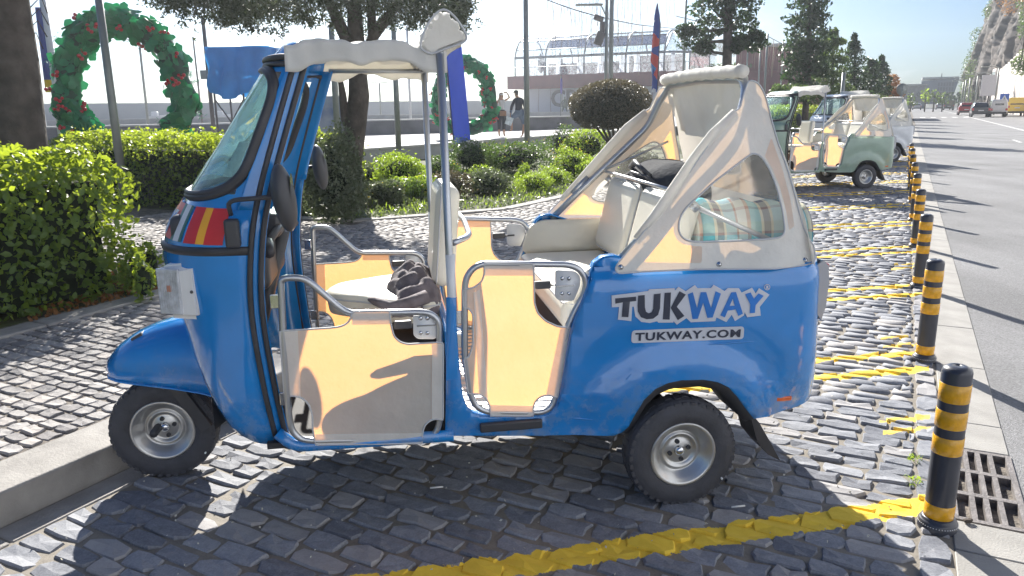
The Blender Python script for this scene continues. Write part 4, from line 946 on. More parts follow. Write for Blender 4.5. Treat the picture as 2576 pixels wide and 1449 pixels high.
    CAP = [(q.x, q.y) for q in smooth_path([(a_, b_, 0) for a_, b_ in CAP], .03, 3, closed=True)]
    yl = [-.60, -.585, -.5, -.3, 0, .3, .5, .585, .60]; sc_ = [.86, .97, 1, .97, .95, .97, 1, .97, .86]; ccx = sum(p[0] for p in CAP) / len(CAP); ccz = sum(p[1] for p in CAP) / len(CAP); n = len(CAP); vs = []
    for j, y in enumerate(yl):
        for i, p in enumerate(CAP): vs.append(Vector((ccx + (p[0] - ccx) * sc_[j] + .012 * wob(y * 7, i * .8, 2), y, ccz + (p[1] - ccz) * sc_[j] + .014 * wob(y * 6, i * .9, 1))))
    fs = [(j*n+i, j*n+(i+1) % n, (j+1)*n+(i+1) % n, (j+1)*n+i) for j in range(len(yl) - 1) for i in range(n)] + [tuple(range(n)), tuple((len(yl)-1)*n + i for i in range(n))]
    m.add(vs, fs, 0, True); o = sharp(m.build('folded_flap', CANVAS2, t), 55)
    m = MB(); m.tube([Vector((p[0], -.603, p[1])) for p in CAP], .004, 5, closed=True); m.build('piping', PIPING, o)
    # --- doors -------------------------------------------------------------------------
    for nm, TB, CL, yy in (('front_door', DOOR_F, CLOTH_F, .60), ('rear_door', DOOR_R, CLOTH_R, .60)):
        tb = [TX(a_, b_, -yy) for a_, b_ in TB]; cl = rnd_loop([TX(a_, b_, -yy) for a_, b_ in CL])
        xs = [p[0] for p in cl]; zs_ = [p[1] for p in cl]; mx_, mz_ = (min(xs) + max(xs)) / 2, (min(zs_) + max(zs_)) / 2
        for sg in (-1, 1):
            m = MB(); m.tube([Vector((a_, sg * yy, b_)) for a_, b_ in [(q.x, q.y) for q in smooth_path([(a_, b_, 0) for a_, b_ in tb], .02, 3, True)]], .0125, 10, closed=True)
            fr = m.build(nm, STEEL, t)
            m = MB(); fn = lambda a_, b_: (a_, sg * (yy + .014 + .006 * wob(a_ * 3, b_ * 2, 1) - .006 * math.cos((b_ - mz_) * 5)), b_)
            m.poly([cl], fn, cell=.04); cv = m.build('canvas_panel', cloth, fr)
            m = MB(); m.tube([Vector(fn(a_, b_)) + Vector((0, sg * .001, 0)) for a_, b_ in cl], .0038, 5, closed=True); m.build('piping', PIPING, fr)
            HM = [[(704,831),(750,828),(757,998),(716,994)], [(794,1090),(1062,1085),(1062,1112),(794,1117)], [(888,780),(980,777),(981,812),(886,814)], [(1086,862),(1115,862),(1115,1054),(1086,1050)]] if nm == 'front_door' else [[(1217,658),(1343,661),(1343,692),(1218,692)], [(1190,735),(1206,727),(1226,1002),(1204,988)], [(1231,1016),(1341,1019),(1341,1045),(1232,1045)], [(1408,824),(1438,824),(1402,999),(1372,992)]]
            for hq in HM:
                m = MB(); m.poly([[TX(a_, b_, -yy) for a_, b_ in hq]], lambda a_, b_: Vector(fn(a_, b_)) + Vector((0, sg * .0025, 0)), cell=.04); m.build('hem', CANVAS2, fr)
            m = MB()
            if nm == 'front_door': q = [TX(a_, b_, -yy) for a_, b_ in ((1039,794),(1093,794),(1100,808),(1101,848),(1092,853),(1052,853),(1040,844))]; hb_ = [(1058,800),(1075,800),(1058,837),(1075,837)]
            else: q = [TX(a_, b_, -yy) for a_, b_ in ((1397,679),(1446,682),(1458,692),(1461,704),(1458,722),(1443,757),(1408,757),(1396,748))]; hb_ = [(1414,700),(1431,700),(1413,738),(1430,738)]
            q = rnd_loop(q, .008, 2); m.poly([q], lambda a_, b_: (a_, sg * (yy - .004), b_), thick=(0, sg * .004, 0)); lp = m.build('latch_plate', WHITEPL, fr)
            m = MB()
            for hp in hb_:
                q = TX(*hp, -yy); m.lathe([(.008, 0), (.008, sg * .004), (0, sg * .006)], c=(q[0], sg * (yy + .001), q[1]), axis='y', n=10)
            q = TX(*((1072, 818) if nm == 'front_door' else (1422, 718)), -yy); m.box((q[0], sg * (yy + .003), q[1]), (.07, .006, .005)); m.build('bolts', CHROME, lp)
            m = MB(); m.rbox((q[0] - .085, sg * (yy - .02), q[1] + .002), (.065, .02, .03), .005); m.tube([(q[0] - .06, sg * (yy - .02), q[1]), (q[0], sg * (yy - .01), q[1])], .004); m.build('latch_handle', BLACKP, lp)
            # hinges
            for (hx, hz) in ([(692, 760), (716, 1005)] if nm == 'front_door' else [(1160, 800), (1160, 858)]):
                q = TX(hx, hz, -yy); m = MB(); m.rbox((q[0] - .002, sg * (yy - .01), q[1]), (.034, .008, .052), .003); m.tube([(q[0] + .018, sg * yy, q[1] - .03), (q[0] + .018, sg * yy, q[1] + .035)], .006); m.build('hinge', CHROME, fr)
    # --- seats ---------------------------------------------------------------------------
    m = MB(); o2 = [(.755, .03), (.775, -.06), (.84, -.12), (.92, -.16), (1.0, -.23), (1.08, -.285), (1.2, -.30), (1.25, -.27), (1.26, 0), (1.25, .27), (1.2, .30), (1.08, .285), (1.0, .26), (.9, .2), (.82, .16), (.77, .11)]
    o2 = rnd_loop(o2, .03, 2)
    for z0, z1, k0, k1, mi in ((.715, .785, .96, 1., 0), (.785, .80, 1., .97, 0), (.80, .812, .97, .88, 0)):
        c0 = (1.03, 0)
        L = len(o2); m.add([Vector((c0[0] + (a_ - c0[0]) * k0, b_ * k0, z0)) for a_, b_ in o2] + [Vector((c0[0] + (a_ - c0[0]) * k1, b_ * k1, z1)) for a_, b_ in o2], [(i, (i + 1) % L, (i + 1) % L + L, i + L) for i in range(L)], 0, True)
    m.add([Vector((1.03 + (a_ - 1.03) * .88, b_ * .88, .812)) for a_, b_ in o2], [tuple(range(len(o2)))], 0, True); m.add([Vector((1.03 + (a_ - 1.03) * .96, b_ * .96, .715)) for a_, b_ in o2], [tuple(range(len(o2)))], 0, True)
    ds = m.build('driver_seat', CREAM, t); m = MB(); m.tube([Vector((a_, b_, .787)) for a_, b_ in o2], .004, 5, closed=True); m.build('seat_piping', PIPING, ds)
    m = MB(); rot = Matrix.Rotation(R_(5), 3, 'Y'); m.rbox((1.285, 0, 1.055), (.10, .42, .43), .045, rot, seg=5); db = m.build('driver_backrest', CREAM, t)
    m = MB(); lp = [rot @ Vector((-.03, y, z)) + Vector((1.285, 0, 1.055)) for y, z in [(q.x, q.y) for q in smooth_path([(-.205, -.21, 0), (.205, -.21, 0), (.205, .21, 0), (-.205, .21, 0)], .05, 4, True)]]; m.tube(lp, .004, 5, closed=True); m.build('seat_piping', PIPING, db)
    m = MB(); m.rbox((1.945, 0, .775), (.47, 1.06, .13), .045, seg=5); bc = m.build('bench_cushion', CREAM, t)
    m = MB(); m.tube([Vector((q.x, q.y, .822)) for q in smooth_path([(1.72, -.52, 0), (2.17, -.52, 0), (2.17, .52, 0), (1.72, .52, 0)], .05, 4, True)], .004, 5, closed=True); m.build('seat_piping', PIPING, bc)
    rot = Matrix.Rotation(R_(14), 3, 'Y')
    for y0 in (.26, -.25):
        m = MB(); m.rbox((2.20, y0, 1.04), (.11, .48, .37), .045, rot, seg=5); bb = m.build('bench_backrest', CREAM, t)
        m = MB(); lp = [rot @ Vector((-.035, y, z)) + Vector((2.20, y0, 1.04)) for y, z in [(q.x, q.y) for q in smooth_path([(-.235, -.18, 0), (.235, -.18, 0), (.235, .18, 0), (-.235, .18, 0)], .05, 4, True)]]; m.tube(lp, .004, 5, closed=True); m.build('seat_piping', PIPING, bb)
    for sg in (-1, 1):   # padded inner side panels
        m = MB(); q = rnd_loop([(1.74, .85), (1.78, .97), (1.84, 1.0), (2.3, 1.0), (2.3, .82), (1.76, .82)], .03, 3); m.poly([q], lambda a_, b_: (a_, sg * .555, b_), thick=(0, sg * .03, 0)); m.build('padded_side', CREAM, t)
    # --- hood ------------------------------------------------------------------------------
    hn = [(1.905, -.60, 1.0)] + [(TH(a_, b_)[0], -hood_y(TH(a_, b_)[1]) + .0, TH(a_, b_)[1]) for a_, b_ in ((1700, 505), (1848, 333), (1872, 250))]
    topz = 1.678
    arc = hn + [(2.462, -.435, 1.645), (2.468, -.40, topz), (2.468, 0, topz + .012), (2.468, .40, topz), (2.462, .435, 1.645)] + [(x, -y, z) for x, y, z in hn[::-1]]
    m = MB(); m.tube(smooth_path(arc, .05, 5), .0165, 12); hp = m.build('hood_hoop', STEEL, t)
    m = MB()
    for sg in (-1, 1):
        m.tube([(2.22, sg * .575, 1.20), (2.60, sg * .60, 1.03)], .010); m.tube([(2.20, sg * .57, 1.215), (2.23, sg * .575, 1.19)], .017); m.tube([(2.18, sg * .53, 1.26), (2.50, sg * .48, 1.40)], .006)
        m.tube([(2.02, sg * .60, 1.13), (2.10, sg * .59, 1.22)], .015); m.rbox((2.0, sg * .60, 1.09), (.02, .02, .03), .004)
    m.tube([(2.18, -.53, 1.25), (2.18, .53, 1.25)], .008); m.build('hood_stay', STEEL, hp)
    HC = [(1545,663),(1541,675),(1551,684),(1605,679),(1755,672),(1932,671),(2032,667),(2048,666),(2066,655),(2062,626),(2045,610),(2022,573),(2005,526),(1992,483),(1972,420),(1950,360),(1932,300),(1915,240),(1902,216),(1890,205),(1872,203),(1862,232),(1851,275),(1830,282),(1800,318),(1761,377),(1730,425),(1698,470),(1655,526),(1608,583),(1570,630)]
    HW = [(1718,520),(1702,543),(1697,570),(1702,588),(1716,600),(1742,605),(1830,602),(1921,598),(1957,594),(1968,580),(1961,530),(1944,470),(1926,425),(1905,392),(1884,383),(1861,397),(1788,453),(1760,480)]
    hc = rnd_loop([TH(a_, b_) for a_, b_ in HC], .015, 2); hw = rnd_loop([TH(a_, b_) for a_, b_ in HW], .02, 3)
    for sg in (-1, 1):
        fn = lambda a_, b_: (min(a_, 2.71 + .5 * (a_ - 2.71)) if a_ > 2.71 else a_, sg * (hood_y(b_) + .035 - .09 * sstep(2.5, 2.85, a_) * (1 - sstep(.95, 1.3, b_) * .4) + .008 * wob(a_ * 5, b_ * 4, 1)), b_)
        thin = [rnd_loop([TH(a_, b_) for a_, b_ in q], .008, 2) for q in ([(1612,655),(1648,610),(1686,564),(1686,582),(1694,600),(1711,611),(1740,615),(1757,615),(1755,657)], [(1914,392),(1932,345),(1956,412),(1982,500),(1996,568),(1980,578),(1971,530),(1953,470),(1934,425)])]  # sunlit patches shaped into the hood side, filled with more translucent canvas
        m = MB(); m.poly([hc, hw[::-1]] + [q[::-1] for q in thin], fn, cell=.05); hs = m.build('hood_side', CANVAS3 if cloth is CANVAS else cloth, t)
        for q in thin: m = MB(); m.poly([q], fn, cell=.05); m.build('sunlit_patch', cloth, hs)
        m = MB(); m.tube([Vector(fn(a_, b_)) + Vector((0, sg * .001, 0)) for a_, b_ in hw], .004, 5, closed=True); m.tube([Vector(fn(a_, b_)) + Vector((0, sg * .001, 0)) for a_, b_ in hc], .0035, 5, closed=True); m.build('piping', PIPING, hs)
        m = MB(); m.poly([hw], fn, cell=.08); m.build('side_window', PVC, hs)
        m = MB()
        for px_, py_ in ((1555, 668), (1798, 660), (2027, 655)):
            q = fn(*TH(px_, py_)); m.lathe([(.011, 0), (.011, sg * .003), (.006, sg * .004), (.006, sg * .009), (0, sg * .011)], c=q, axis='y', n=12)
        m.build('press_stud', CHROME, hs)
        if sg > 0:
            m = MB(); e1 = [TH(a_, b_) for a_, b_ in ((1862,232),(1843,290),(1790,348),(1740,412),(1690,486),(1640,556))]
            m.grid(lambda a, b: Vector((lerp_tab([(i / 5, e[0]) for i, e in enumerate(e1)], a) + .085 * b + .01 * math.sin(a * 17) * b, hood_y(lerp_tab([(i / 5, e[1]) for i, e in enumerate(e1)], a)) + .012, lerp_tab([(i / 5, e[1]) for i, e in enumerate(e1)], a) - .05 * b)), 24, 4); m.build('folded_strip', CANVAS2, hs)
        # rolled edge lying on the tube
        m = MB(); e0 = [TH(a_, b_) for a_, b_ in ((1843,286),(1790,340),(1740,405),(1690,478),(1640,548),(1596,600))]
        m.tube([Vector((a_ - .004, sg * (hood_y(b_) + .026 + .003 * math.sin(i * 2)), b_ + .004)) for i, (a_, b_) in enumerate(e0)], [.018, .024, .022, .023, .020, .012], 9, flat=.8); m.build('rolled_edge', CANVAS2, hs)
    m = MB()
    def rear(a, b):   # b 0 bottom .. 1 top
        z = .965 + .73 * b; yy = hood_y(z) + .035 - (.035 if b > .9 else 0) * (b - .9) * 10; x = 2.735 - .215 * b ** 1.25 + .02 * math.sin(b * 3)
        q = a * 2 - 1
        return Vector((x - .05 * abs(q) ** 6 + .008 * wob(q * 4, b * 5, 3) - .02 * sstep(.8, 1, b), yy * q * .97 * (1 - .07 * sstep(.86, 1, b)), z + .012 * (1 - q * q) * b - .035 * abs(q) ** 5 * b - .012 * sstep(.9, 1, b)))
    W1 = [(.18, .28), (.82, .28), (.80, .72), (.20, .72)]; W1 = rnd_loop(W1, .08, 4)
    m.poly([[(0, 0), (1, 0), (1, 1), (0, 1)], W1[::-1]], rear, cell=.06); hr = m.build('hood_back', CANVAS2, t)
    m = MB(); m.poly([W1], rear, cell=.1); m.build('rear_window', PVC, hr)
    m = MB(); m.grid(lambda a, b: Vector((2.44 + .06 * b, (a - .5) * .88, 1.70 + .010 * math.sin(b * math.pi) + .008 * (1 - (2 * a - 1) ** 2) - .003 * math.sin(a * 40) - .03 * b - .03 * abs(2 * a - 1) ** 5)), 30, 4)
    m.tube([(2.452, -.435 + .87 * k / 24, 1.706 + .008 * (1 - (2 * k / 24 - 1) ** 2) + .003 * math.sin(k * 2.1)) for k in range(25)], .026, 12); o = m.build('hood_top', CANVAS2, t)
    m = MB(); m.grid(lambda a, b: Vector((2.475 + .05 * b + .018 * math.sin(a * 19 + b * 2) * b, (a - .5) * (.86 - .04 * b), 1.69 - .235 * b - .025 * math.sin(a * math.pi) * b)), 44, 10); m.build('hood_valance', CANVAS2, t)
    return t

BT = build_tuk('three_wheeler', 'blue open-sided three-wheeler with canvas doors, nearest of the row', TO, math.atan2(U.y, U.x), BLUE)
# lettering on the blue one
def onside(zs_, off): return [TX(1341.6 + a_ * .3056, 429.3 + b_ * .3056, -.665) for a_, b_ in zs_]
sidef = lambda off: (lambda a_, b_: body_map(a_, b_, -1, off))
LW = mat('sign_white', (.62, .65, .72), .35, noise=.02); LK = mat('sign_charcoal', (.035, .045, .075), .35, noise=.02); LB = mat('sign_blue', (.02, .19, .62), .35, noise=.02)
m = MB(); OUTL = [(650,1032),(945,990),(952,975),(1160,966),(1165,985),(1192,955),(1252,992),(1328,940),(1350,966),(1460,966),(1482,938),(1572,990),(1600,965),(1690,966),(1712,1003),(1798,962),(1828,1010),(1855,966),(1942,1020),(1862,1120),(1870,1192),(1758,1205),(1738,1165),(1732,1190),(1660,1238),(1632,1185),(1590,1247),(1508,1208),(1500,1240),(1300,1250),(1262,1215),(1185,1270),(1155,1240),(1155,1252),(1030,1252),(1020,1240),(960,1254),(890,1246),(840,1200),(828,1120),(815,1122),(808,1240),(700,1230),(710,1125),(652,1130)]
m.poly([onside(OUTL, 0)], sidef(.0075), cell=.06)
PL = rnd_loop(onside([(815,1318),(1737,1282),(1737,1390),(812,1427)], 0), .015, 4); m.poly([PL], sidef(.0075), cell=.06)
rg = [(1923 + 25 * math.cos(k * .3142), 958 + 25 * math.sin(k * .3142)) for k in range(20)]; ri = [(1923 + 19 * math.cos(k * .3142), 958 + 19 * math.sin(k * .3142)) for k in range(20)]
m.poly([onside(rg, 0), onside(ri, 0)[::-1]], sidef(.0075)); 
vs2, fs2, wd = text_geo('R', .016, .0012); q = onside([(1914, 971)], 0)[0]; m.add([body_map(q[0] + a_, q[1] + b_, -1, .0075) for a_, b_ in vs2], fs2)
m.build('sign_backing', LW, BT, fix=False)
m = MB()
for poly_ in ([(678,1055),(845,1036),(846,1072),(796,1079),(783,1207),(730,1205),(740,1085),(680,1098)],
    [(862,1028),(915,1022),(917,1125),(926,1160),(948,1172),(972,1162),(984,1135),(990,1015),(1045,1008),(1040,1130),(1025,1185),(985,1217),(930,1222),(885,1205),(860,1160),(857,1110)],
    [(1078,1004),(1130,1000),(1122,1226),(1064,1224)], [(1200,990),(1252,1018),(1178,1118),(1243,1195),(1190,1231),(1127,1128)]):
    m.poly([onside(poly_, 0)], sidef(.0095))
vs2, fs2, wd = text_geo('TUKWAY.COM', .05, .0016, 1.12); q0, q1 = onside([(842, 1402), (1704, 1368)], 0); hgt = max(v[1] for v in vs2); th = .0215 * 1.95 / hgt * .5
q0 = onside([(842, 1404)], 0)[0]; q1 = onside([(1706, 1370)], 0)[0]; q2 = onside([(842, 1338)], 0)[0]; H1 = q2[1] - q0[1]
m.add([body_map(q0[0] + (q1[0] - q0[0]) * a_ / wd, q0[1] + (q1[1] - q0[1]) * a_ / wd + b_ / hgt * H1, -1, .0095) for a_, b_ in vs2], fs2)
m.build('sign_dark_letters', LK, BT, fix=False)
m = MB()
for loops in ([[(1268,1015),(1310,998),(1345,1130),(1375,998),(1420,998),(1460,1130),(1497,990),(1541,1010),(1475,1208),(1432,1212),(1395,1085),(1355,1219),(1310,1222)]],
    [[(1625,1000),(1665,997),(1722,1175),(1685,1195),(1662,1140),(1597,1150),(1575,1207),(1537,1190)], [(1638,1052),(1612,1112),(1654,1108)]],
    [[(1740,1015),(1785,1000),(1812,1052),(1850,1008),(1892,1028),(1826,1105),(1820,1168),(1778,1172),(1782,1100)]]):
    m.poly([onside(l_, 0) for l_ in loops], sidef(.0095))
m.build('sign_blue_letters', LB, BT, fix=False)
# ------------------------------------------------------------------ the other three-wheelers
RZ = math.atan2(U.y, U.x); RW = TO + U * 2.165 - VV * .69
def put_tuk(px, py, **k):
    P = G(px, py); o = TO + (P - RW); o.z = 0; return build_tuk('three_wheeler', loc=o, rz=RZ, **k)
put_tuk(2175, 475, label='sage green three-wheeler with orange-lit canvas, parked two bays on', paint=GREENP, full=False, cloth=CANVAS)
put_tuk(2246, 408, label='pale blue-white three-wheeler behind the sage green one', paint=WHITEP, full=False, cloth=CANVAS2)

# ------------------------------------------------------------------ things lying in and by the blue one
def l2w(p): return TO + U * p[0] + VV * p[1] + Vector((0, 0, p[2]))
def crumple(fn, nu, nv, amp, f): 
    def g_(a, b):
        p = Vector(fn(a, b)); n = .6 * wob(p.x * f, p.y * f, p.z * f) + .4 * wob(p.y * f * 2.3, p.z * f * 2, p.x * f * 2.7); return p + Vector((0, 0, 1)) * n * amp + Vector((n, n * .5, 0)) * amp * .5
    return g_
JK = mat('dark_jacket', (.17, .15, .165), .85, noise=.2, nscale=20, bump=1.2, bscale=22)
j = thing('jacket', 'crumpled dark grey jacket lying on the driver seat of the blue three-wheeler', 'jacket', TO, RZ)
m_ = MB()
def jf(a, b):
    x = 1.045 + .19 * a; y = -.30 + .52 * b; e = math.sin(a * math.pi) ** .5 * math.sin(b * math.pi) ** .5
    return (x + .02 * math.sin(b * 9), y, .798 + .062 * e + .04 * a * e - .06 * max(0, .1 - b) * 10 * .8 + (.035 * abs(math.sin(b * 15 + a * 4 + 2 * math.sin(a * 5))) + .012 * math.sin(b * 41 + a * 9)) * e)
m_.grid(crumple(jf, 0, 0, .012, 9), 30, 44); m_.build('jacket_body', JK, j)
m_ = MB(); m_.tube([(1.19, -.30, .83), (1.12, -.33, .815), (1.04, -.32, .80), (.98, -.27, .815), (.955, -.25, .82)], [.030, .028, .022, .018, .008], 10); m_.build('sleeve', JK, j)
m_ = MB(); m_.grid(crumple(lambda a, b: (1.16 + .06 * a, -.33 + .25 * b, .80 - .14 * a + .02 * math.sin(b * 14)), 0, 0, .01, 9), 8, 16); m_.build('hanging_hem', JK, j)
BP = mat('black_backpack', (.045, .05, .06), .9, noise=.15, bump=.4, bscale=60, spec=.15)
b = thing('backpack', 'black backpack behind the seat backs under the hood', 'backpack', TO, RZ)
m_ = MB(); bm = bmesh.new(); bmesh.ops.create_uvsphere(bm, u_segments=28, v_segments=16, radius=1); bm.verts.ensure_lookup_table()
q = 2 / 3.
m_.add([Vector((2.37 + .16 * (abs(v.co.x) ** q) * (1 if v.co.x > 0 else -1), .14 + .30 * (abs(v.co.y) ** q) * (1 if v.co.y > 0 else -1), 1.16 + .165 * (abs(v.co.z) ** q) * (1 if v.co.z > 0 else -1) + .01 * wob(v.co.x * 2, v.co.y * 3, 0))) for v in bm.verts], [[v.index for v in f.verts] for f in bm.faces], 0, True); bm.free(); m_.build('bag_body', BP, b)
m_ = MB(); m_.tube([(2.23, -.02, 1.27), (2.20, .04, 1.31), (2.21, .14, 1.325), (2.24, .30, 1.29)], .012, 8); m_.tube([(2.25, -.10, 1.23), (2.21, -.04, 1.27), (2.19, .13, 1.28), (2.22, .34, 1.24)], .006, 6); m_.build('zip_and_strap', BLACKP, b)
m_ = MB(); m_.rbox((2.235, .13, 1.12), (.06, .32, .17), .03); m_.build('front_pocket', BP, b)
# rolled plaid blanket
PM = bpy.data.materials.new('plaid_wool'); PM.use_nodes = True; t_ = PM.node_tree; pb = t_.nodes['Principled BSDF']; pb.inputs['Roughness'].default_value = .95
uvn = N(t_, 'ShaderNodeUVMap'); sx = N(t_, 'ShaderNodeSeparateXYZ'); t_.links.new(uvn.outputs[0], sx.inputs[0])
def ramp(src, mul, stops):
    mm = N(t_, 'ShaderNodeMath', operation='MULTIPLY'); mm.inputs[1].default_value = mul; t_.links.new(src, mm.inputs[0]); fr = N(t_, 'ShaderNodeMath', operation='FRACT'); t_.links.new(mm.outputs[0], fr.inputs[0])
    r_ = N(t_, 'ShaderNodeValToRGB'); r_.color_ramp.interpolation = 'CONSTANT'; e = r_.color_ramp.elements
    while len(e) < len(stops): e.new(.5)
    for el, (p_, c_2) in zip(e, stops): el.position = p_; el.color = (*c_2, 1)
    t_.links.new(fr.outputs[0], r_.inputs[0]); return r_.outputs[0]
cr_, nv_, tl_, bl_, rd_, wh_ = (.85, .80, .60), (.10, .11, .17), (.10, .58, .66), (.42, .72, .80), (.55, .30, .22), (.88, .88, .80)
A_ = ramp(sx.outputs[0], 2.2, [(0, tl_), (.22, cr_), (.28, nv_), (.42, cr_), (.47, bl_), (.70, rd_), (.74, wh_), (.92, rd_)])
B_ = ramp(sx.outputs[1], 3., [(0, wh_), (.2, rd_), (.25, cr_), (.38, nv_), (.5, tl_), (.8, rd_), (.84, cr_)])
mm_ = N(t_, 'ShaderNodeMix', data_type='RGBA'); mm_.inputs['Factor'].default_value = .42; t_.links.new(A_, mm_.inputs['A']); t_.links.new(B_, mm_.inputs['B']); t_.links.new(mm_.outputs['Result'], pb.inputs['Base Color'])
nz_ = N(t_, 'ShaderNodeTexNoise'); nz_.inputs['Scale'].default_value = 300; bq = N(t_, 'ShaderNodeBump'); bq.inputs['Strength'].default_value = .7; bq.inputs['Distance'].default_value = .004; t_.links.new(nz_.outputs[0], bq.inputs['Height']); t_.links.new(bq.outputs[0], pb.inputs['Normal'])
bl = thing('blanket', 'rolled plaid blanket in teal, cream and brown behind the rear window film', 'blanket', TO, RZ)
# a roll with its axis leaning along the side of the luggage space
def roll(a, b_):
    th = 2 * math.pi * a; ax = b_; r_ = .125 * (1 + .05 * math.sin(th * 3 + ax * 5)) * (1 if .06 < ax < .94 else (.86 if ax <= .03 or ax >= .97 else .96)); c0 = Vector((2.30 + .46 * ax, -.36, 1.055 - .01 * ax))
    return c0 + Vector((0, math.sin(th) * r_ * 1.0, math.cos(th) * r_ * 1.12 + .008 * math.sin(ax * 20 + th)))
m_ = MB(); m_.grid(roll, 40, 30)
for sx_, k_ in ((0., 1), (1., -1)):
    for r0 in (.11, .085, .06, .035):   # the rolled layers at the ends
        c0 = roll(0, sx_); cen_ = Vector((c0.x, -.36, 1.055 - .01 * sx_)); m_.tube([cen_ + Vector((-.010 * k_, math.sin(q_) * r0, math.cos(q_) * r0 * 1.1)) for q_ in [k * math.pi / 12 for k in range(24)]], .0135, 8, closed=True)
o = m_.build('blanket_roll', PM, bl, fix=False); uv = o.data.uv_layers.new(name='uv')
for lp in o.data.loops:
    v = o.data.vertices[lp.vertex_index].co; uv.data[lp.index].uv = ((v.x - 2.3) * 2.2, math.atan2(v.y + .36, v.z - 1.055) / 6.2832 + .5)
# litter
CG = mat('cigarette_white', (.8, .79, .76), .8)
for (px_, py_, dx, lb) in ((1098, 1227, .055, 'white cigarette butt on the shaded cobbles below the canvas doors'), (1858, 1275, .055, 'white cigarette butt on the cobbles right of the rear wheel')):
    p = G(px_, py_, .016); m_ = MB(); m_.tube([(-dx / 2, 0, 0), (dx / 2, .008, 0)], .0038, 8); o = m_.build('cigarette_butt', CG, None, loc=p); tag(o, lb, 'cigarette butt')
p = G(2434, 1310, .012); m_ = MB(); m_.rbox((0, 0, 0), (.028, .02, .014), .005); m_.rbox((.012, .004, .002), (.018, .014, .01), .004); o = m_.build('seed_pod', mat('pod', (.06, .045, .035), .8), None, loc=p); tag(o, 'small dark seed pod on the kerb slab below the drain grate', 'seed pod')
# chips of debris in the joints
P = []
for _ in range(420):
    q = RD(rnd.uniform(1.2, 5), rnd.uniform(-2.9, .2), .012); P.append(q)
o = leaves(np.array(P), .012, None, 'litter_specks', mat('speck', (.6, .58, .5), .8), .6, up=0); o['label'] = 'pale specks and crumbs on the cobbles'
# weeds in the joint by the bollard
for i, (px_, py_) in enumerate(((2302, 1160), (2298, 1218))):
    p = G(px_, py_, .0); Pn = NR.normal(size=(34, 3)) * [.018, .018, .005] + [0, 0, .018]; t_0 = thing('weed', ['small tuft of weed in the edging joint, farther of the two', 'small tuft of weed in the edging joint, nearer the yellow line'][i], 'weed', p)
    leaves(Pn, .026, t_0, 'blades', SHRUBL, .2, up=1.)

# ------------------------------------------------------------------ trees
def tree(name, label, dist, trunk, clumps, material, z0=.14, size=.09, n=900, rt=(.2, .12), bark=BARK, dens=1., asp=.35, group='trees beyond the parked three-wheelers', squash=1., cat='tree', deep=1.):
    """trunk: [(px, py)...] bottom first; clumps: [(px, py, rx, ry, depth offset)] in photograph pixels at dist"""
    B = Vd(trunk[1][0], trunk[1][1], dist); base = Vector((B.x, B.y, z0)); t = thing(name, label, cat, base, 0, group)
    path = [Vector((0, 0, 0))] + [Vd(a_, b_, dist) - base for a_, b_ in trunk[1:]]
    path = smooth_path(path, .6, 3); L = len(path)
    m_ = MB(); m_.tube(path, [rt[0] + (rt[1] - rt[0]) * k / (L - 1) for k in range(L)], 14)
    m_.build('trunk', bark, t); mb = MB(); Pn = []
    for i, cl in enumerate(clumps):
        px_, py_, rx_, ry_ = cl[:4]; off = cl[4] if len(cl) > 4 else 0
        c = Vd(px_, py_, dist + off) - base; a_, h_ = rx_ * dist / F_, ry_ * dist / F_ * squash
        k = int(n * dens * max(.25, (a_ * h_) / 1.2)); Pn.append(blob_pts(k, c, (a_, a_ * deep, h_), .30, .30, i + px_))
        near = min(path, key=lambda p: (p - c).length + abs(p.z - (c.z - h_ * .6)) * .6); mb.tube([near, near.lerp(c, .55) + Vector((0, 0, -.1 * a_)), c], [rt[1] * .5, rt[1] * .3, rt[1] * .12], 6)
    mb.build('branches', bark, t); leaves(np.concatenate(Pn), size, t, 'crown', material, asp)
    return t
# the tree over the cab: limbs fan out, fine olive foliage
D0 = 12.5
base = Vd(878, 420, D0); base.z = .12
t0 = thing('tree', 'broad dark tree in the bed whose crown hangs over the cab', 'tree', base)
def bp3(px_, py_, o_=0): return Vd(px_, py_, D0 + o_) - base
m_ = MB(); m_.tube([Vector((0, 0, 0)), bp3(882, 470), bp3(885, 400), bp3(893, 330), bp3(903, 240), bp3(900, 180)], [.24, .19, .17, .17, .165, .14], 14)
for pts, r_ in (([(900, 200), (892, 140), (868, 90), (835, 20), (800, -60)], (.12, .11, .10, .08)), ([(902, 190), (900, 130), (893, 60), (890, -20), (880, -90)], (.13, .13, .12, .10)), ([(905, 190), (925, 130), (940, 90), (985, 30), (1040, -50)], (.11, .10, .09, .07)), ([(915, 170), (938, 110), (935, 50), (935, -40)], (.09, .08, .07, .05)), ([(890, 350), (868, 300), (862, 240), (856, 200)], (.09, .07, .06, .04))):
    m_.tube([bp3(*p) for p in pts], [r_[min(i, 3)] for i in range(len(pts))], 10)
m_.build('trunk', BARK, t0)
m_ = MB(); m_.tube([bp3(868, 480), bp3(862, 430), bp3(852, 340)], [.09, .07, .06], 10); m_.build('cut_stump', BARK, t0)
Pn = []; cl = [(470, -25, 110, 45), (560, 5, 110, 50), (660, 5, 110, 55), (760, 10, 110, 52), (870, -30, 120, 60), (960, 10, 100, 55), (1050, 15, 80, 52), (1110, 30, 70, 50), (1150, 40, 45, 50), (700, -70, 200, 60), (900, -90, 220, 60), (1080, -50, 110, 60), (520, -80, 150, 50), (1165, 0, 40, 40), (600, 40, 60, 25), (430, -10, 60, 30)]
for i, (a_, b_, c_r, d_r) in enumerate(cl):
    c = bp3(a_, b_, rnd.uniform(-.8, 1.2)); rr = c_r * D0 / F_; Pn.append(blob_pts(int(48 * c_r * d_r / 100 + 500), c, (rr, rr * 1.3, d_r * D0 / F_), .15, .35, i))
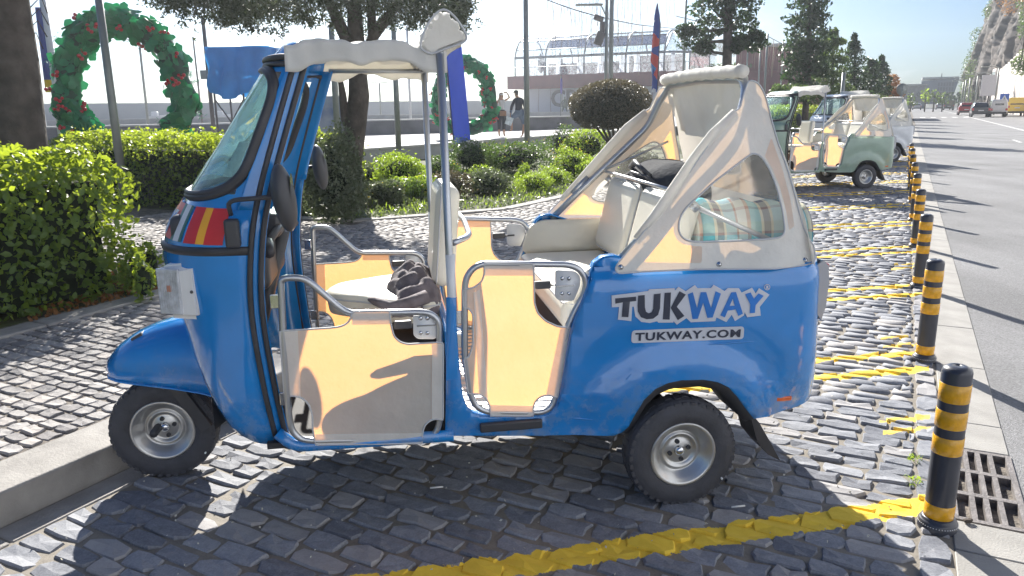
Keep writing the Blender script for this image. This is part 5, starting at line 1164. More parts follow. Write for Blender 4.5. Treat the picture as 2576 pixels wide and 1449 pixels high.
for k in range(90):   # hanging twigs along the lower edge
    a_ = rnd.uniform(400, 1190); yb = 55 + 14 * math.sin(a_ * .03) - 35 * (a_ < 480); c = bp3(a_, yb, rnd.uniform(-.6, .8)); s_0 = NR.uniform(0, 1, 20)[:, None]; dv = np.array([rnd.uniform(-.2, .2), rnd.uniform(-.1, .1), -rnd.uniform(.08, .22)])
    Pn.append(np.array(c) + s_0 * dv + NR.normal(size=(20, 3)) * .018)
leaves(np.concatenate(Pn), .072, t0, 'crown', OLIVE, .28)
# leaning bare trunk at the left edge
base = Vd(48, 420, 8.8); base.z = .12; t1 = thing('tree', 'thick bare leaning trunk at the left edge behind the hedge', 'tree', base)
m_ = MB(); m_.tube([Vector((0, 0, 0)), Vd(42, 345, 8.8) - base, Vd(28, 150, 8.8) - base, Vd(12, 0, 8.8) - base, Vd(-8, -250, 8.8) - base], [.27, .255, .23, .20, .17], 18); m_.build('trunk', BARK, t1)
m_ = MB()
for k in range(9):
    p0 = Vd(75 - k * 4, 20 + k * 30, 8.8) - base; m_.tube([p0, p0 + Vector((.12, 0, .1)), p0 + Vector((.16 + .03 * math.sin(k), 0, -.05))], .006, 4)
m_.build('dry_twigs', BARK, t1)
# far crown beyond the frame's top that shades the pavement at left
m_ = [(-60, -330, 200, 90), (120, -380, 200, 100), (-250, -300, 180, 90)]; Pn = [blob_pts(2600, Vd(a_, b_, 8.8 + i) - base, (c_r * 8.8 / F_, c_r * 8.8 / F_ * 1.2, d_r * 8.8 / F_), .2, .3, i) for i, (a_, b_, c_r, d_r) in enumerate(m_)]
leaves(np.concatenate(Pn), .14, t1, 'crown', OLIVE, .5)

tree('pine_tree', 'tall layered evergreen over the hood, thick trunk, gaps between its clumps', 30, [(1826, 300), (1828, 180), (1832, 60), (1834, -80)],
 [(1790, 20, 62, 34), (1855, 15, 60, 30), (1830, -30, 70, 40), (1745, 98, 42, 26), (1790, 70, 50, 26), (1770, 120, 30, 16), (1868, 58, 40, 26), (1895, 108, 34, 20), (1868, 100, 26, 16), (1900, 90, 22, 14), (1850, 120, 22, 12), (1730, 75, 26, 16), (1880, -20, 50, 30), (1780, -60, 60, 40)], PINE, z0=PLZ, size=.16, n=1500, rt=(.19, .15), asp=.5, deep=.8)
tree('pine_tree', 'tallest dark layered evergreen above the sage green three-wheeler', 40, [(2030, 300), (2033, 190), (2036, 60), (2040, -60)],
 [(2040, 5, 42, 30), (2025, 50, 48, 20), (2055, 45, 30, 22), (2035, 85, 60, 22), (2010, 115, 40, 18), (2055, 118, 36, 16), (2005, 150, 40, 24), (2045, 155, 42, 24), (2000, 185, 34, 20), (2060, 180, 30, 16), (2045, -30, 40, 30), (2010, 240, 30, 16), (2025, 215, 40, 16)], PINE, size=.22, n=1100, rt=(.16, .08), asp=.5)
tree('pine_tree', 'lighter open-branched conifer, second of the evergreen row', 46, [(2093, 300), (2095, 200), (2096, 80)],
 [(2096, 85, 12, 12), (2085, 105, 20, 10), (2110, 105, 18, 9), (2092, 130, 30, 12), (2075, 150, 22, 12), (2112, 150, 20, 10), (2095, 175, 34, 12), (2070, 195, 26, 14), (2112, 195, 24, 12), (2090, 218, 36, 14), (2060, 225, 26, 14), (2120, 225, 24, 14)], PINEL, size=.22, n=1000, rt=(.13, .04), asp=.4)
tree('pine_tree', 'pointed dark conifer, third of the evergreen row', 54, [(2152, 310), (2150, 200), (2149, 92)],
 [(2149, 95, 6, 10), (2149, 112, 13, 9), (2148, 130, 20, 10), (2150, 152, 28, 12), (2146, 176, 32, 12), (2155, 192, 34, 12), (2145, 212, 32, 14), (2160, 230, 26, 12)], PINE, size=.24, n=1100, rt=(.13, .04), asp=.4)
tree('pine_tree', 'shorter feathery conifer, fourth of the row', 60, [(2192, 310), (2192, 220), (2194, 150)],
 [(2194, 158, 10, 9), (2190, 175, 16, 10), (2196, 195, 20, 11), (2190, 215, 22, 12), (2195, 235, 22, 12)], PINE, size=.26, n=1000, rt=(.12, .04), asp=.4)
tree('pine_tree', 'pointed grey-green conifer at the end of the row', 66, [(2222, 310), (2220, 220), (2219, 142)],
 [(2219, 148, 6, 9), (2219, 165, 13, 9), (2220, 182, 18, 10), (2220, 202, 21, 11), (2222, 222, 22, 12), (2220, 240, 22, 10)], PINE, size=.27, n=1000, rt=(.12, .04), asp=.4)
tree('tree', 'rust-orange autumn tree at the end of the evergreen row', 75, [(2246, 300), (2247, 240), (2248, 190)], [(2246, 200, 14, 14), (2250, 222, 18, 14), (2240, 235, 16, 12), (2262, 238, 10, 8)], RUST, size=.26, n=1000, rt=(.12, .05))
tree('small_tree', 'yellow-green loose tree behind the green three-wheeler roof', 38, [(2075, 300), (2078, 250), (2080, 215)], [(2070, 235, 34, 20), (2100, 240, 26, 18), (2050, 250, 26, 16)], PINEL, size=.16, n=900, rt=(.08, .04))
tree('small_tree', 'dark rounded shrub-like tree left of the green three-wheeler roof', 36, [(1990, 300), (1990, 260), (1992, 235)], [(1960, 225, 22, 12), (1990, 228, 30, 16), (2018, 232, 26, 16), (1950, 240, 18, 12)], HEDGED, size=.14, n=1200, rt=(.06, .03))
tree('small_tree', 'leafy undergrowth tree right of the pointed conifer', 56, [(2170, 300), (2170, 262), (2170, 245)], [(2150, 252, 26, 12), (2180, 250, 28, 13), (2210, 252, 26, 12)], PINEL, size=.22, n=800, rt=(.08, .04))
for i, (a_, b_, s_0, mt) in enumerate(((2292, 245, 11, PINEL), (2328, 236, 13, SHRUBL), (2350, 238, 12, PINEL), (2372, 242, 11, PINEL))):
    tree('street_tree', ['small street tree right of the coach', 'street tree with pale tip before the dark block, left of centre', 'street tree centred before the dark block', 'street tree before the right corner of the dark block'][i], 150, [(a_, 270), (a_, 255), (a_, b_)], [(a_, b_ - 4, s_0 * .6, 9), (a_, b_ + 6, s_0, 9), (a_ + 3, b_ + 14, s_0, 7)], mt, size=.5, n=60, rt=(.12, .06), asp=.6, z0=0)
for i, (a_, b_, s_0) in enumerate(((2391, 243, 11), (2411, 247, 10), (2399, 252, 7), (2432, 240, 12), (2444, 246, 10), (2424, 252, 9))):
    tree('street_tree', ['layered little pine right of the dark block', 'round little pine between block and lamp posts', 'lowest little pine near the dark block', 'tall little pine among the lamp posts', 'little pine touching the cliff foot', 'scrubby little pine between the lamp posts'][i], 185, [(a_, 270), (a_, 258), (a_, b_)], [(a_, b_ - 8, s_0 * .5, 4), (a_, b_, s_0, 4), (a_ - 2, b_ + 8, s_0, 4)], PINE, size=.55, n=60, rt=(.13, .06), asp=.6, z0=0)
# clipped bush on stems
base = Vd(1545, 420, 19); base.z = .14; tb = thing('clipped_bush', 'clipped dome-shaped brown-green bush on bare stems in front of the museum', 'bush', base)
c = Vd(1535, 268, 19) - base; Pn = blob_pts(15000, c, (1.02, .95, .66), .72, .06, 3); Pn = Pn[Pn[:, 2] > c.z - .52]; leaves(Pn, .055, tb, 'foliage', BUSHB, .45)
m_ = MB(); core(m_, c, (1.02, .95, .66), .8); m_.build('inner_twigs', CORE, tb)
m_ = MB()
for k in range(7):
    p = Vd(1500 + k * 14, 320, 19 + .3 * math.sin(k * 2)) - base; m_.tube([Vector((.04 * k - .1, .05 * math.sin(k), 0)), Vector((p.x * .4, p.y * .4, .6)), p, p + Vector((.1, 0, .3))], [.04, .035, .03, .02], 7)
m_.build('stems', BARK, tb)

# ------------------------------------------------------------------ wreaths
HL = mat('holly_sheet', (.02, .22, .09), .35, noise=.3, nscale=2, trans=(.2, (.02, .36, .12))); HD = mat('holly_dark', (.012, .075, .045), .6, noise=.2, trans=(.05, (.02, .3, .12))); TIN = mat('tinsel', (.03, .30, .12), .35, noise=.3, metal=.3); BER = mat('red_berry', (.55, .02, .03), .3, noise=.08, coat=.6)
def wreath(label, cx, cy, rxp, ryp, dist, bandp, a0, a1, turn, nleaf):
    cen = Vd(cx, cy, dist); k = dist / F_; t = thing('wreath_arch', label, 'Christmas wreath', (cen.x, cen.y, cen.z), turn, 'giant Christmas wreaths on the plaza')
    R1, R2, bw = rxp * k, ryp * k, bandp * k / 2
    def path(a): return Vector((R1 * math.cos(a) * (1 + .45 * max(0, -math.sin(a))), .0, R2 * math.sin(a)))
    n = 60; m_ = MB(); m_.tube([path(a0 + (a1 - a0) * i / n) for i in range(n + 1)], [bw * (.78 + .10 * math.sin(i * .9) + .05 * math.sin(i * 2.3)) for i in range(n + 1)], 14); m_.build('wreath_body', HD, t)
    # holly leaf: spiky lobed sheet
    L = []
    for i in range(7): 
        y = -.5 + i / 6.; w_ = .30 * math.sin(math.pi * (i + .35) / 6.7) * (1.25 if i % 2 else .72); L.append((w_, y))
    lm = MB(); pts = L + [(-a_, b_) for a_, b_ in L[::-1]]; lm.poly([pts], lambda a_, b_: (a_, .10 * (a_ * a_ * 4) - .05 * b_ * b_ * 2, b_), cell=None)
    lf = lm.build('holly_leaf', HL, t, fix=False); br = MB(); bm = bmesh.new(); bmesh.ops.create_icosphere(bm, subdivisions=2, radius=.5); bm.verts.ensure_lookup_table(); br.add([v.co.copy() for v in bm.verts], [[v.index for v in f.verts] for f in bm.faces], 0, True); bm.free(); be_ = br.build('berry', BER, t)
    r = random.Random(int(cx))
    def place(o, i, sc_l, rad, face):
        a = a0 + (a1 - a0) * r.random(); ph = r.uniform(0, 2 * math.pi) if not face else -math.pi / 2 + r.uniform(-1.35, 1.35); c = path(a); nr = Vector((math.cos(a), 0, math.sin(a)))
        off = nr * math.cos(ph) + Vector((0, 1, 0)) * math.sin(ph); o.location = c + off * rad; q = off.to_track_quat('-Y', 'Z').to_matrix() @ Matrix.Rotation(r.uniform(0, 6.28), 3, 'Y') @ Matrix.Rotation(r.uniform(-.5, .5), 3, 'X'); o.rotation_mode = 'QUATERNION'; o.rotation_quaternion = q.to_quaternion(); o.scale = (sc_l,) * 3
    place(lf, 0, bw * 1.3, bw * .9, True)
    for i in range(nleaf):
        o = lf.copy(); COL.objects.link(o); place(o, i, bw * r.uniform(1.1, 1.6), bw * r.uniform(.80, .95), r.random() < .75)
    for i in range(26):
        o0 = be_ if i == 0 else be_.copy()
        if i: COL.objects.link(o0)
        place(o0, i, bw * .26, bw * 1.05, True)
        for j_ in range(2):
            o = be_.copy(); COL.objects.link(o); o.location = o0.location + Vector((r.uniform(-1, 1), r.uniform(-.3, .3), r.uniform(-1, 1))).normalized() * bw * .24; o.scale = (bw * r.uniform(.2, .28),) * 3
    Pn = []
    for i in range(46):
        a = a0 + (a1 - a0) * r.random(); ph = r.uniform(0, 6.28); c = path(a) + (Vector((math.cos(a), 0, math.sin(a))) * math.cos(ph) + Vector((0, 1, 0)) * math.sin(ph)) * bw * .95; Pn.append(np.array(c) + NR.normal(size=(46, 3)) * bw * .16)
    leaves(np.concatenate(Pn), bw * .30, t, 'tinsel_tufts', TIN, .12)
    return t
wreath('larger giant holly wreath arch with red berries, left behind the hedge', 313, 205, 110, 122, 19.7, 66, R_(-62), R_(242), R_(12), 190)
wreath('smaller giant holly wreath behind the roof posts, cut by the blue banner', 1168, 242, 64, 78, 28.5, 38, R_(-85), R_(262), R_(-14), 150)

# ------------------------------------------------------------------ poles, lamps, banners
PG = mat('pole_grey_green', (.26, .28, .27), .5, metal=.3, noise=.08); PW = mat('pole_white', (.62, .63, .65), .5, noise=.04); PD = mat('pole_dark', (.10, .09, .095), .5, noise=.1)
def pole(name, label, b_, t_, dist, wpx, material, z0=None, cat='pole', group='poles on the promenade', extra=None):
    B = Vd(b_[0], b_[1], dist); z0 = PLZ if z0 is None else z0; B.z = z0; Tp = Vd(t_[0], t_[1], dist) 
    Tp = Vector((B.x + (Tp.x - B.x) * .15, B.y + (Tp.y - B.y) * .15, Tp.z)); t = thing(name, label, cat, B, 0, group); r_ = wpx * dist / F_ / 2
    m_ = MB(); m_.tube([(0, 0, 0), (Tp - B) * .5, Tp - B], [r_ * 1.08, r_, r_ * .9], 14); m_.build('shaft', material, t)
    m_ = MB(); m_.lathe([(r_ * 2, 0), (r_ * 2, .02), (r_ * 1.2, .03)], n=14); m_.build('base_plate', material, t)
    if extra: extra(t, Tp - B, r_)
    return t
pole('pole', 'grey-green pole in front of the larger wreath', (291, 330), (250, -40), 13, 17, PG, .14)
pole('pole', 'slim grey-green pole behind the canopy, left of the roof posts', (1003, 378), (995, 66), 21.5, 13, PG)
pole('pole', 'tall thin purple-grey pole beside the man in dark top', (1326, 348), (1316, -30), 25, 13, PG)
pole('pole', 'broad grey post directly left of the tree trunk', (850, 350), (842, 55), 20, 15, PG)
pole('pole', 'thin white mast seen below the canopy', (1033, 298), (1026, 66), 48, 6, PW)
pole('pole', 'thin brown pole left of the blue tarpaulin', (536, 312), (518, 40), 29, 9, PD, extra=lambda t, tp, r_: (lambda m_: (m_.rbox(tp * .55 + Vector((-.12, 0, 0)), (.26, .18, .3), .02), m_.build('junction_box', PG, t)))(MB()))
pole('pole', 'slim leaning mast between the wreath and the tarpaulin', (508, 300), (480, 92), 60, 4, PD)
pole('flag_pole', 'white flagpole at far left carrying the furled blue and yellow flag', (152, 312), (118, -20), 24, 15, PW, cat='flagpole')
for i, (b_, t_) in enumerate((((100, 300), (62, 60)), ((112, 300), (78, 90)), ((88, 300), (60, 130)))): pole('mast', ['leftmost of the thin white boat masts', 'rightmost of the thin white boat masts', 'middle of the thin white boat masts'][i], b_, t_, 58, 5, PW, cat='mast', group='white masts beyond the quay')
FLG = Vd(130, 200, 24); fl = MB(); 
def flg(a, b): z = Vd(125, 20, 24).z * (1 - b) + Vd(134, 232, 24).z * b; return Vector((FLG.x - .05 + (.10 + .06 * b) * math.sin(a * 6.28) , FLG.y + .07 * math.cos(a * 6.28), z))
fl.grid(flg, 14, 20); 
o = fl.build('flag', [mat('flag_blue', (.05, .07, .30), .7), mat('flag_yellow', (.8, .50, .03), .7)], None); tag(o, 'furled blue flag with yellow end hanging from the white flagpole', 'flag')
for p in o.data.polygons: 
    if p.center.z < Vd(134, 200, 24).z: p.material_index = 1
def lamp_head(t, tp, r_, arms=((-1, 1.2),), lum=.5):
    m_ = MB()
    for s_0, L_ in arms: m_.tube([tp, tp + Vector((s_0 * L_ * .5, 0, .15)), tp + Vector((s_0 * L_, 0, .12))], r_ * .5, 6); m_.rbox(tp + Vector((s_0 * (L_ + lum * .5), 0, .10)), (lum, .3, .09), .03)
    m_.build('lamp_head', PG, t)
pole('street_lamp', 'distant double-headed street lamp above the quay', (958, 290), (957, 210), 90, 4, PG, cat='street lamp', extra=lambda t, tp, r_: lamp_head(t, tp, r_, ((-1, .5), (1, .5))))
pole('street_lamp', 'distant street lamp behind the top of the larger wreath', (370, 290), (362, 44), 55, 5, PG, cat='street lamp', extra=lambda t, tp, r_: lamp_head(t, tp, r_, ((-1, .6),)))
def twin(t, tp, r_):
    m_ = MB(); q = Vd(1505, 8, 34) - t.location; m_.tube([Vector((0, 0, q.z - .6)), Vector((-.25, 0, q.z - .1)), Vector((-.5, 0, q.z))], .03, 6); m_.rbox(Vd(1482, 12, 34) - t.location, (1.15, .35, .07), .03); m_.build('lamp_head', PG, t)
    for nm, pp_, sz in (('floodlight', (1506, 46), (.42, .25, .22)), ('floodlight', (1508, 97), (.36, .25, .55)), ('junction_box', (1515, 70), (.2, .2, .5))):
        m_ = MB(); m_.rbox(Vd(*pp_, 34) - t.location, sz, .03, Matrix.Rotation(.35, 3, 'Y') if nm == 'floodlight' else None); m_.build(nm, PD, t)
pole('street_lamp', 'street lamp with long flat head, floodlights and speakers before the museum', (1523, 300), (1519, -60), 34, 8, PG, cat='street lamp', extra=twin)
pole('pole', 'thicker plain post paired with the museum street lamp', (1535, 300), (1531, -60), 34.6, 11, PG)
for i, (b_, t_, d_, w_) in enumerate((((1718, 230), (1722, -20), 45, 6), ((1921, 270), (1925, 85), 50, 5), ((1875, 250), (1880, 60), 60, 4), ((1961, 270), (1964, 105), 62, 4), ((1905, 265), (1909, 120), 70, 4), ((1985, 275), (1990, 130), 75, 4))):
    pole('pole', ['tall thin pole left of the hooded evergreen', 'pole with net cable right of the first evergreen', 'thin pole behind the first evergreen trunk', 'netting pole left of the tallest evergreen', 'short netting pole over the terraces', 'farthest netting pole by the tallest evergreen'][i], b_, t_, d_, w_, PG)
pole('sign_post', 'round traffic sign seen from behind, before the coach', (2259, 330), (2260, 214), 42, 6, PG, 0, cat='traffic sign', group=None, extra=lambda t, tp, r_: (lambda m_: (m_.lathe([(0, 0), (.28, 0), (.28, .02), (0, .02)], c=tp + Vector((0, -.05, -.2)), axis='y', n=24), m_.build('sign_disc', PG, t)))(MB()))
pole('pole', 'grey post behind the sage green three-wheeler roof', (2114, 300), (2120, 182), 30, 9, PG, .14)
pole('sign_post', 'edge-on round blue sign on a thin post before the museum wall', (1411, 285), (1413, 190), 42, 3, PG, cat='traffic sign', group=None, extra=lambda t, tp, r_: (lambda m_: (m_.lathe([(0, 0), (.42, 0), (.42, .03), (0, .03)], c=(0, 0, 0), axis='x', n=24), m_.v.__setitem__(slice(None), [(p[0] + .12 * p[1] + (tp).x, p[1] * .3 + tp.y, p[2] + tp.z - .55) for p in m_.v]), m_.build('sign_disc', mat('sign_violet', (.16, .12, .42), .4), t)))(MB()))
# blue leaning banner
q = [Vd(a_, b_, 19.5) for a_, b_ in ((1119, 112), (1161, 112), (1184, 352), (1142, 362))]; bn = thing('banner', 'tall dark blue feather banner between the roof posts and the smaller wreath', 'banner', (q[3].x, q[3].y, .3))
m_ = MB(); V8 = []
for k in range(13):
    f = k / 12; a_ = q[0].lerp(q[3], f); b_ = q[1].lerp(q[2], f); 
    for j_ in range(5): V8.append(a_.lerp(b_, j_ / 4) + Vector((0, .03 * math.sin(f * 6 + j_ * 1.3), 0)) - bn.location)
m_.add(V8, [(k * 5 + j_, k * 5 + j_ + 1, k * 5 + j_ + 6, k * 5 + j_ + 5) for k in range(12) for j_ in range(4)], 0, True); m_.build('cloth', mat('banner_blue', (.018, .035, .20), .75, noise=.05, trans=(.25, (.03, .06, .35))), bn)
m_ = MB(); m_.tube([Vector((0, 0, -.2)), q[3] - bn.location, q[0] - bn.location], .02, 8); m_.build('banner_pole', PD, bn)
# printed feather flag
FB = bpy.data.materials.new('feather_print'); FB.use_nodes = True; ft = FB.node_tree; vb = N(ft, 'ShaderNodeTexVoronoi'); vb.inputs['Scale'].default_value = 2.6; tcf = N(ft, 'ShaderNodeTexCoord'); ft.links.new(tcf.outputs['Object'], vb.inputs[0]); rf = N(ft, 'ShaderNodeValToRGB'); rf.color_ramp.interpolation = 'CONSTANT'
sp_ = N(ft, 'ShaderNodeSeparateColor'); ft.links.new(vb.outputs['Color'], sp_.inputs[0]); ft.links.new(sp_.outputs[0], rf.inputs[0]); e = rf.color_ramp.elements
while len(e) < 6: e.new(.5)
for el, p_, c_2 in zip(e, (0, .55, .68, .78, .86, .93), ((.02, .06, .32), (.6, .06, .05), (.02, .05, .3), (.8, .5, .04), (.65, .66, .7), (.05, .2, .5))): el.position = p_; el.color = (*c_2, 1)
ft.links.new(rf.outputs[0], ft.nodes['Principled BSDF'].inputs['Base Color'])
L_ = [(1652, 11), (1646, 40), (1642, 90), (1637, 150), (1641, 200), (1639, 232)]; R_2 = [(1654, 10), (1660, 40), (1660, 90), (1657, 150), (1653, 200), (1655, 232)]; fb = thing('feather_flag', 'narrow printed feather flag in front of the glass pavilion', 'feather flag', (lambda p: (p.x, p.y, PLZ))(Vd(1650, 300, 30)))
m_ = MB(); V8 = []
for (a_, b_) in zip(L_, R_2):
    A1, B1 = Vd(*a_, 30), Vd(*b_, 30); 
    for j_ in range(4): V8.append(A1.lerp(B1, j_ / 3) + Vector((0, .04 * math.sin(j_ * 2), 0)) - fb.location)
m_.add(V8, [(k * 4 + j_, k * 4 + j_ + 1, k * 4 + j_ + 5, k * 4 + j_ + 4) for k in range(5) for j_ in range(3)], 0, True); m_.build('printed_cloth', FB, fb); m_ = MB(); m_.tube([Vector((0, 0, 0)), Vd(1657, 150, 30) - fb.location, Vd(1661, 60, 30) - fb.location, Vd(1653, 9, 30) - fb.location], .022, 8); m_.build('flag_pole', PD, fb)
# string of hanging lights
def cable(label, pts, dist, strands):
    P = [Vd(a_, b_, d_) for a_, b_, d_ in pts]; t = thing('light_string', label, 'light string', P[0], 0, 'hanging light strings'); Q = [p - P[0] for p in P]; Q = smooth_path(Q, 3, 4)
    m_ = MB(); m_.tube(Q, .022, 6); m_.build('cable', PD, t)
    if strands:
        m_ = MB()
        for k in range(strands):
            f = (k + rnd.random()) / strands * (len(Q) - 1); i = min(int(f), len(Q) - 2); p = Q[i].lerp(Q[i + 1], f - i); h_ = rnd.uniform(1.0, 2.6); m_.tube([p, p + Vector((rnd.uniform(-.1, .1), 0, -h_ * .5)), p + Vector((rnd.uniform(-.15, .15), 0, -h_))], .009, 3)
        m_.build('hanging_strands', mat('wire_brown', (.34, .28, .22), .7), t, kind='stuff')
cable('festoon cable from top centre down to the pavilion ridge', [(1365, -5, 34), (1430, 20, 34), (1505, 42, 34), (1600, 62, 40), (1700, 72, 60)], 34, 46)
cable('upper festoon cable crossing behind the museum street lamp', [(1350, -60, 40), (1450, -40, 40), (1550, -20, 40), (1700, -30, 44)], 40, 90)
cable('light net cable strung between poles right of the evergreen', [(1700, 40, 50), (1780, 60, 50), (1878, 62, 55), (1925, 88, 55), (1964, 108, 60), (2000, 130, 60)], 50, 60)

# ------------------------------------------------------------------ scaffold with tarpaulin, boards, huts
TP = mat('blue_tarpaulin', (.02, .20, .50), .6, noise=.25, nscale=1.2, bump=1.5, bscale=3, trans=(.2, (.02, .34, .85)))
D3 = 27; c0 = Vd(618, 300, D3); c0.z = PLZ; sc3 = thing('scaffold', 'scaffold trestle holding up the blue tarpaulin behind the windscreen', 'scaffold', c0)
for dx in (-.95, 0, .95):
    for dy in (0, 1.4): m_ = MB(); m_.tube([(dx, dy, 0), (dx, dy, 2.3)], .035, 6); m_.build('upright', PD, sc3)
for dx in (-.95, 0):
    for q_ in ([(dx, 0, 0), (dx + .95, 0, 1.5)], [(dx + .95, 0, 0), (dx, 0, 1.5)], [(dx, 1.4, 0), (dx + .95, 1.4, 1.5)]): m_ = MB(); m_.tube(q_, .025, 6); m_.build('brace', PD, sc3)
tp_ = thing('tarpaulin', 'wrinkled bright blue tarpaulin draped over the scaffold trestle', 'tarpaulin', c0); m_ = MB()
zt = Vd(600, 118, D3).z - PLZ; zbm = Vd(600, 232, D3).z - PLZ
def tarp(a, b):
    th = a * 4; u_ = th % 1; s_0 = int(th) % 4; crn = [(-.98, -.15), (.98, -.15), (.98, 1.5), (-.98, 1.5), (-.98, -.15)]; A1 = Vector(crn[s_0]); B1 = Vector(crn[s_0 + 1]); p = A1.lerp(B1, u_)
    z = zt - .06 * math.sin(a * 25) * .4 - (zt - zbm + .10 * math.sin(a * 31) + .14 * math.sin(a * 13)) * b; k = 1 + .09 * math.sin(a * 90 + 3 * b) * (.3 + b) + .05 * math.sin(b * 9 + a * 33)
    return Vector((p.x * k, (p.y - .6) * k + .6, z))
m_.grid(tarp, 72, 12); m_.add([Vector((-.98, -.15, zt)), Vector((.98, -.15, zt)), Vector((.98, 1.5, zt + .03)), Vector((-.98, 1.5, zt))], [(0, 1, 2, 3)]); m_.build('draped_sheet', TP, tp_)
bb = Vd(790, 300, 24); bb.z = PLZ; t = thing('billboard', 'blue poster board with beach picture seen behind the cab', 'billboard', bb, -.05)
w_ = 90 * 24 / F_; m_ = MB(); m_.rbox((.25, 0, Vd(790, 242, 24).z - PLZ - .65), (w_, .08, 1.3), .01); m_.build('poster', mat('poster_print', (.03, .10, .33), .5, noise=.3, nscale=1.5, col2=(.35, .38, .42)), t); m_ = MB(); m_.tube([(-.2, 0, 0), (-.2, 0, 1)], .03); m_.tube([(.7, 0, 0), (.7, 0, 1)], .03); m_.build('legs', PD, t)
tt = Vd(768, 300, 30); tt.z = PLZ; t = thing('portable_toilet', 'light blue portable cabin with white roof behind the cab', 'portable toilet', tt); hh = Vd(768, 236, 30).z - PLZ; m_ = MB(); m_.rbox((0, 0, hh / 2), (.75, .9, hh), .04); m_.build('cabin', mat('cabin_blue', (.08, .28, .65), .4, trans=(.2, (.2, .5, .9))), t); m_ = MB(); m_.rbox((0, 0, hh + .05), (.85, 1, .14), .06); m_.build('cabin_roof', PW, t)
# boats / trucks as pale things in front of the breakwater
for i, (a_, b_, w_) in enumerate(((60, 296, 50), (395, 294, 40), (225, 296, 34), (560, 292, 44), (470, 296, 30))):
    P = Vd(a_, b_, 100); P.z = 0; t = thing('boat', ['moored boat low on the quay, far left', 'moored boat between the wreath legs and the pole', 'moored boat left inside the larger wreath', 'moored boat below the tarpaulin', 'moored boat right of the larger wreath'][i], 'boat', P, rnd.uniform(-.3, .3), 'boats moored before the breakwater'); W_ = w_ * 100 / F_
    m_ = MB(); m_.grid(lambda u_, v_: Vector(((u_ - .5) * W_, (v_ * 2 - 1) * .5 * math.sin(math.pi * min(.98, max(.05, u_)) ** .7), .35 + .75 * abs(v_ * 2 - 1) ** 1.5 + .2 * u_)), 12, 8); m_.add([Vector(((u_ - .5) * W_, 0, 1.05)) for u_ in (0, 1)] + [Vector((W_ * .0, .5, 1.1))], [(0, 1, 2)]); m_.build('hull', PW, t); m_ = MB(); m_.rbox((-.1 * W_, 0, 1.35), (W_ * .35, .7, .6), .1); m_.build('cabin', PW, t)
# crates / speakers on the quay wall
for i, (a_, b_) in enumerate(((1240, 400), (1225, 400))):
    P = Vd(a_ / 2.98 + 644, 262, 64); P.z = 1.15

# ------------------------------------------------------------------ museum building with glass pavilion
DM0, DM1 = 102., 94.
FL = Vd(1277, 275, DM0); FL.z = PLZ; FRt = Vd(1742, 275, DM1); FRt.z = PLZ; fd = FRt - FL; FLEN = fd.length; mz = math.atan2(fd.y, fd.x)
mu = thing('museum', 'two-storey museum with pale panels, dark red band and glass pavilion on top', 'building', FL, mz)
RED = mat('dark_red_render', (.19, .055, .060), .85, noise=.2, nscale=.6, bump=.2); PAN = mat('pale_wall_panel', (.50, .52, .56), .6, noise=.04); MET = mat('frame_grey', (.16, .18, .22), .4, metal=.4)
ZB0, ZB1 = 3.95, 5.55
m_ = MB(); m_.box((FLEN / 2, 6, (ZB0 + ZB1) / 2 - PLZ), (FLEN, 12, ZB1 - ZB0)); m_.build('red_band', RED, mu)
m_ = MB(); m_.box((FLEN / 2 + .6, 7, (ZB0 - PLZ) / 2), (FLEN - 2.4, 10, ZB0 - PLZ)); m_.build('ground_floor', RED, mu)
n = 13; x0 = 2.0 * 1.0; 
for k in range(n):
    m_ = MB(); wv_ = (FLEN - 2.2) / n; m_.box((1.9 + (k + .5) * wv_, 1.94, (ZB0 - PLZ) / 2), (wv_ - .08, .1, ZB0 - PLZ - .05)); m_.build('wall_panel', PAN, mu)
def txt(body, size, px_, py_, material, parent, ang=0, name='lettering'):
    vs_, fs_, wd = text_geo(body, size, size * .03); m_ = MB(); d = ray(px_, py_); F0 = FL; nrm_ = Vector((-math.sin(mz), math.cos(mz), 0)); F1 = F0 + nrm_ * 1.85; tt_ = (F1 - Vector((0, 0, EYE))).dot(nrm_) / d.dot(nrm_); P = Vector((0, 0, EYE)) + d * tt_ - FL
    lx = P.x * math.cos(mz) + P.y * math.sin(mz); c, s = math.cos(ang), math.sin(ang)
    m_.add([(lx + a_ * c - b_ * s, 1.86, P.z + a_ * s + b_ * c) for a_, b_ in vs_], fs_); return m_.build(name, material, parent, fix=False)
txt('CR7', 2.9, 1386, 267, PD, mu); txt('MUSEU', .62, 1446, 268, PAN if False else MET, mu, R_(68))
# pavilion: hooped frames, rails, glass
PR = [(.3, 0), (.3, 2.25), (.75, 3.2), (1.8, 4.35), (3.6, 4.9), (6.5, 5.0), (8.4, 4.35), (9.6, 3.0), (9.9, 2.2), (9.9, 0)]
RX = [1.0, 5.3, 10.5, 15.9, 20.6]
hb = ZB1 - PLZ
for x in RX:
    m_ = MB(); m_.tube([(x, y, hb + z * 1.02) for y, z in PR], .10, 6); m_.build('frame_rib', MET, mu)
for (y, z, r_) in ((.3, 2.25, .16), (.75, 3.2, .06), (1.8, 4.35, .08), (3.6, 4.9, .07)):
    m_ = MB(); m_.tube([(RX[0], y, hb + z), (RX[-1], y, hb + z)], r_, 6); m_.build('frame_rail', MET, mu)
for a_, b_ in zip(RX, RX[1:]):
    for i in range(4):
        (y0, z0), (y1, z1) = PR[i], PR[i + 1]
        if i == 0 and False: continue
        m_ = MB(); m_.add([(a_ + .1, y0, hb + z0 + .02), (b_ - .1, y0, hb + z0 + .02), (b_ - .1, y1, hb + z1 - .02), (a_ + .1, y1, hb + z1 - .02)], [(0, 1, 2, 3)]); m_.build('glass_pane', BUILDGLASS, mu)
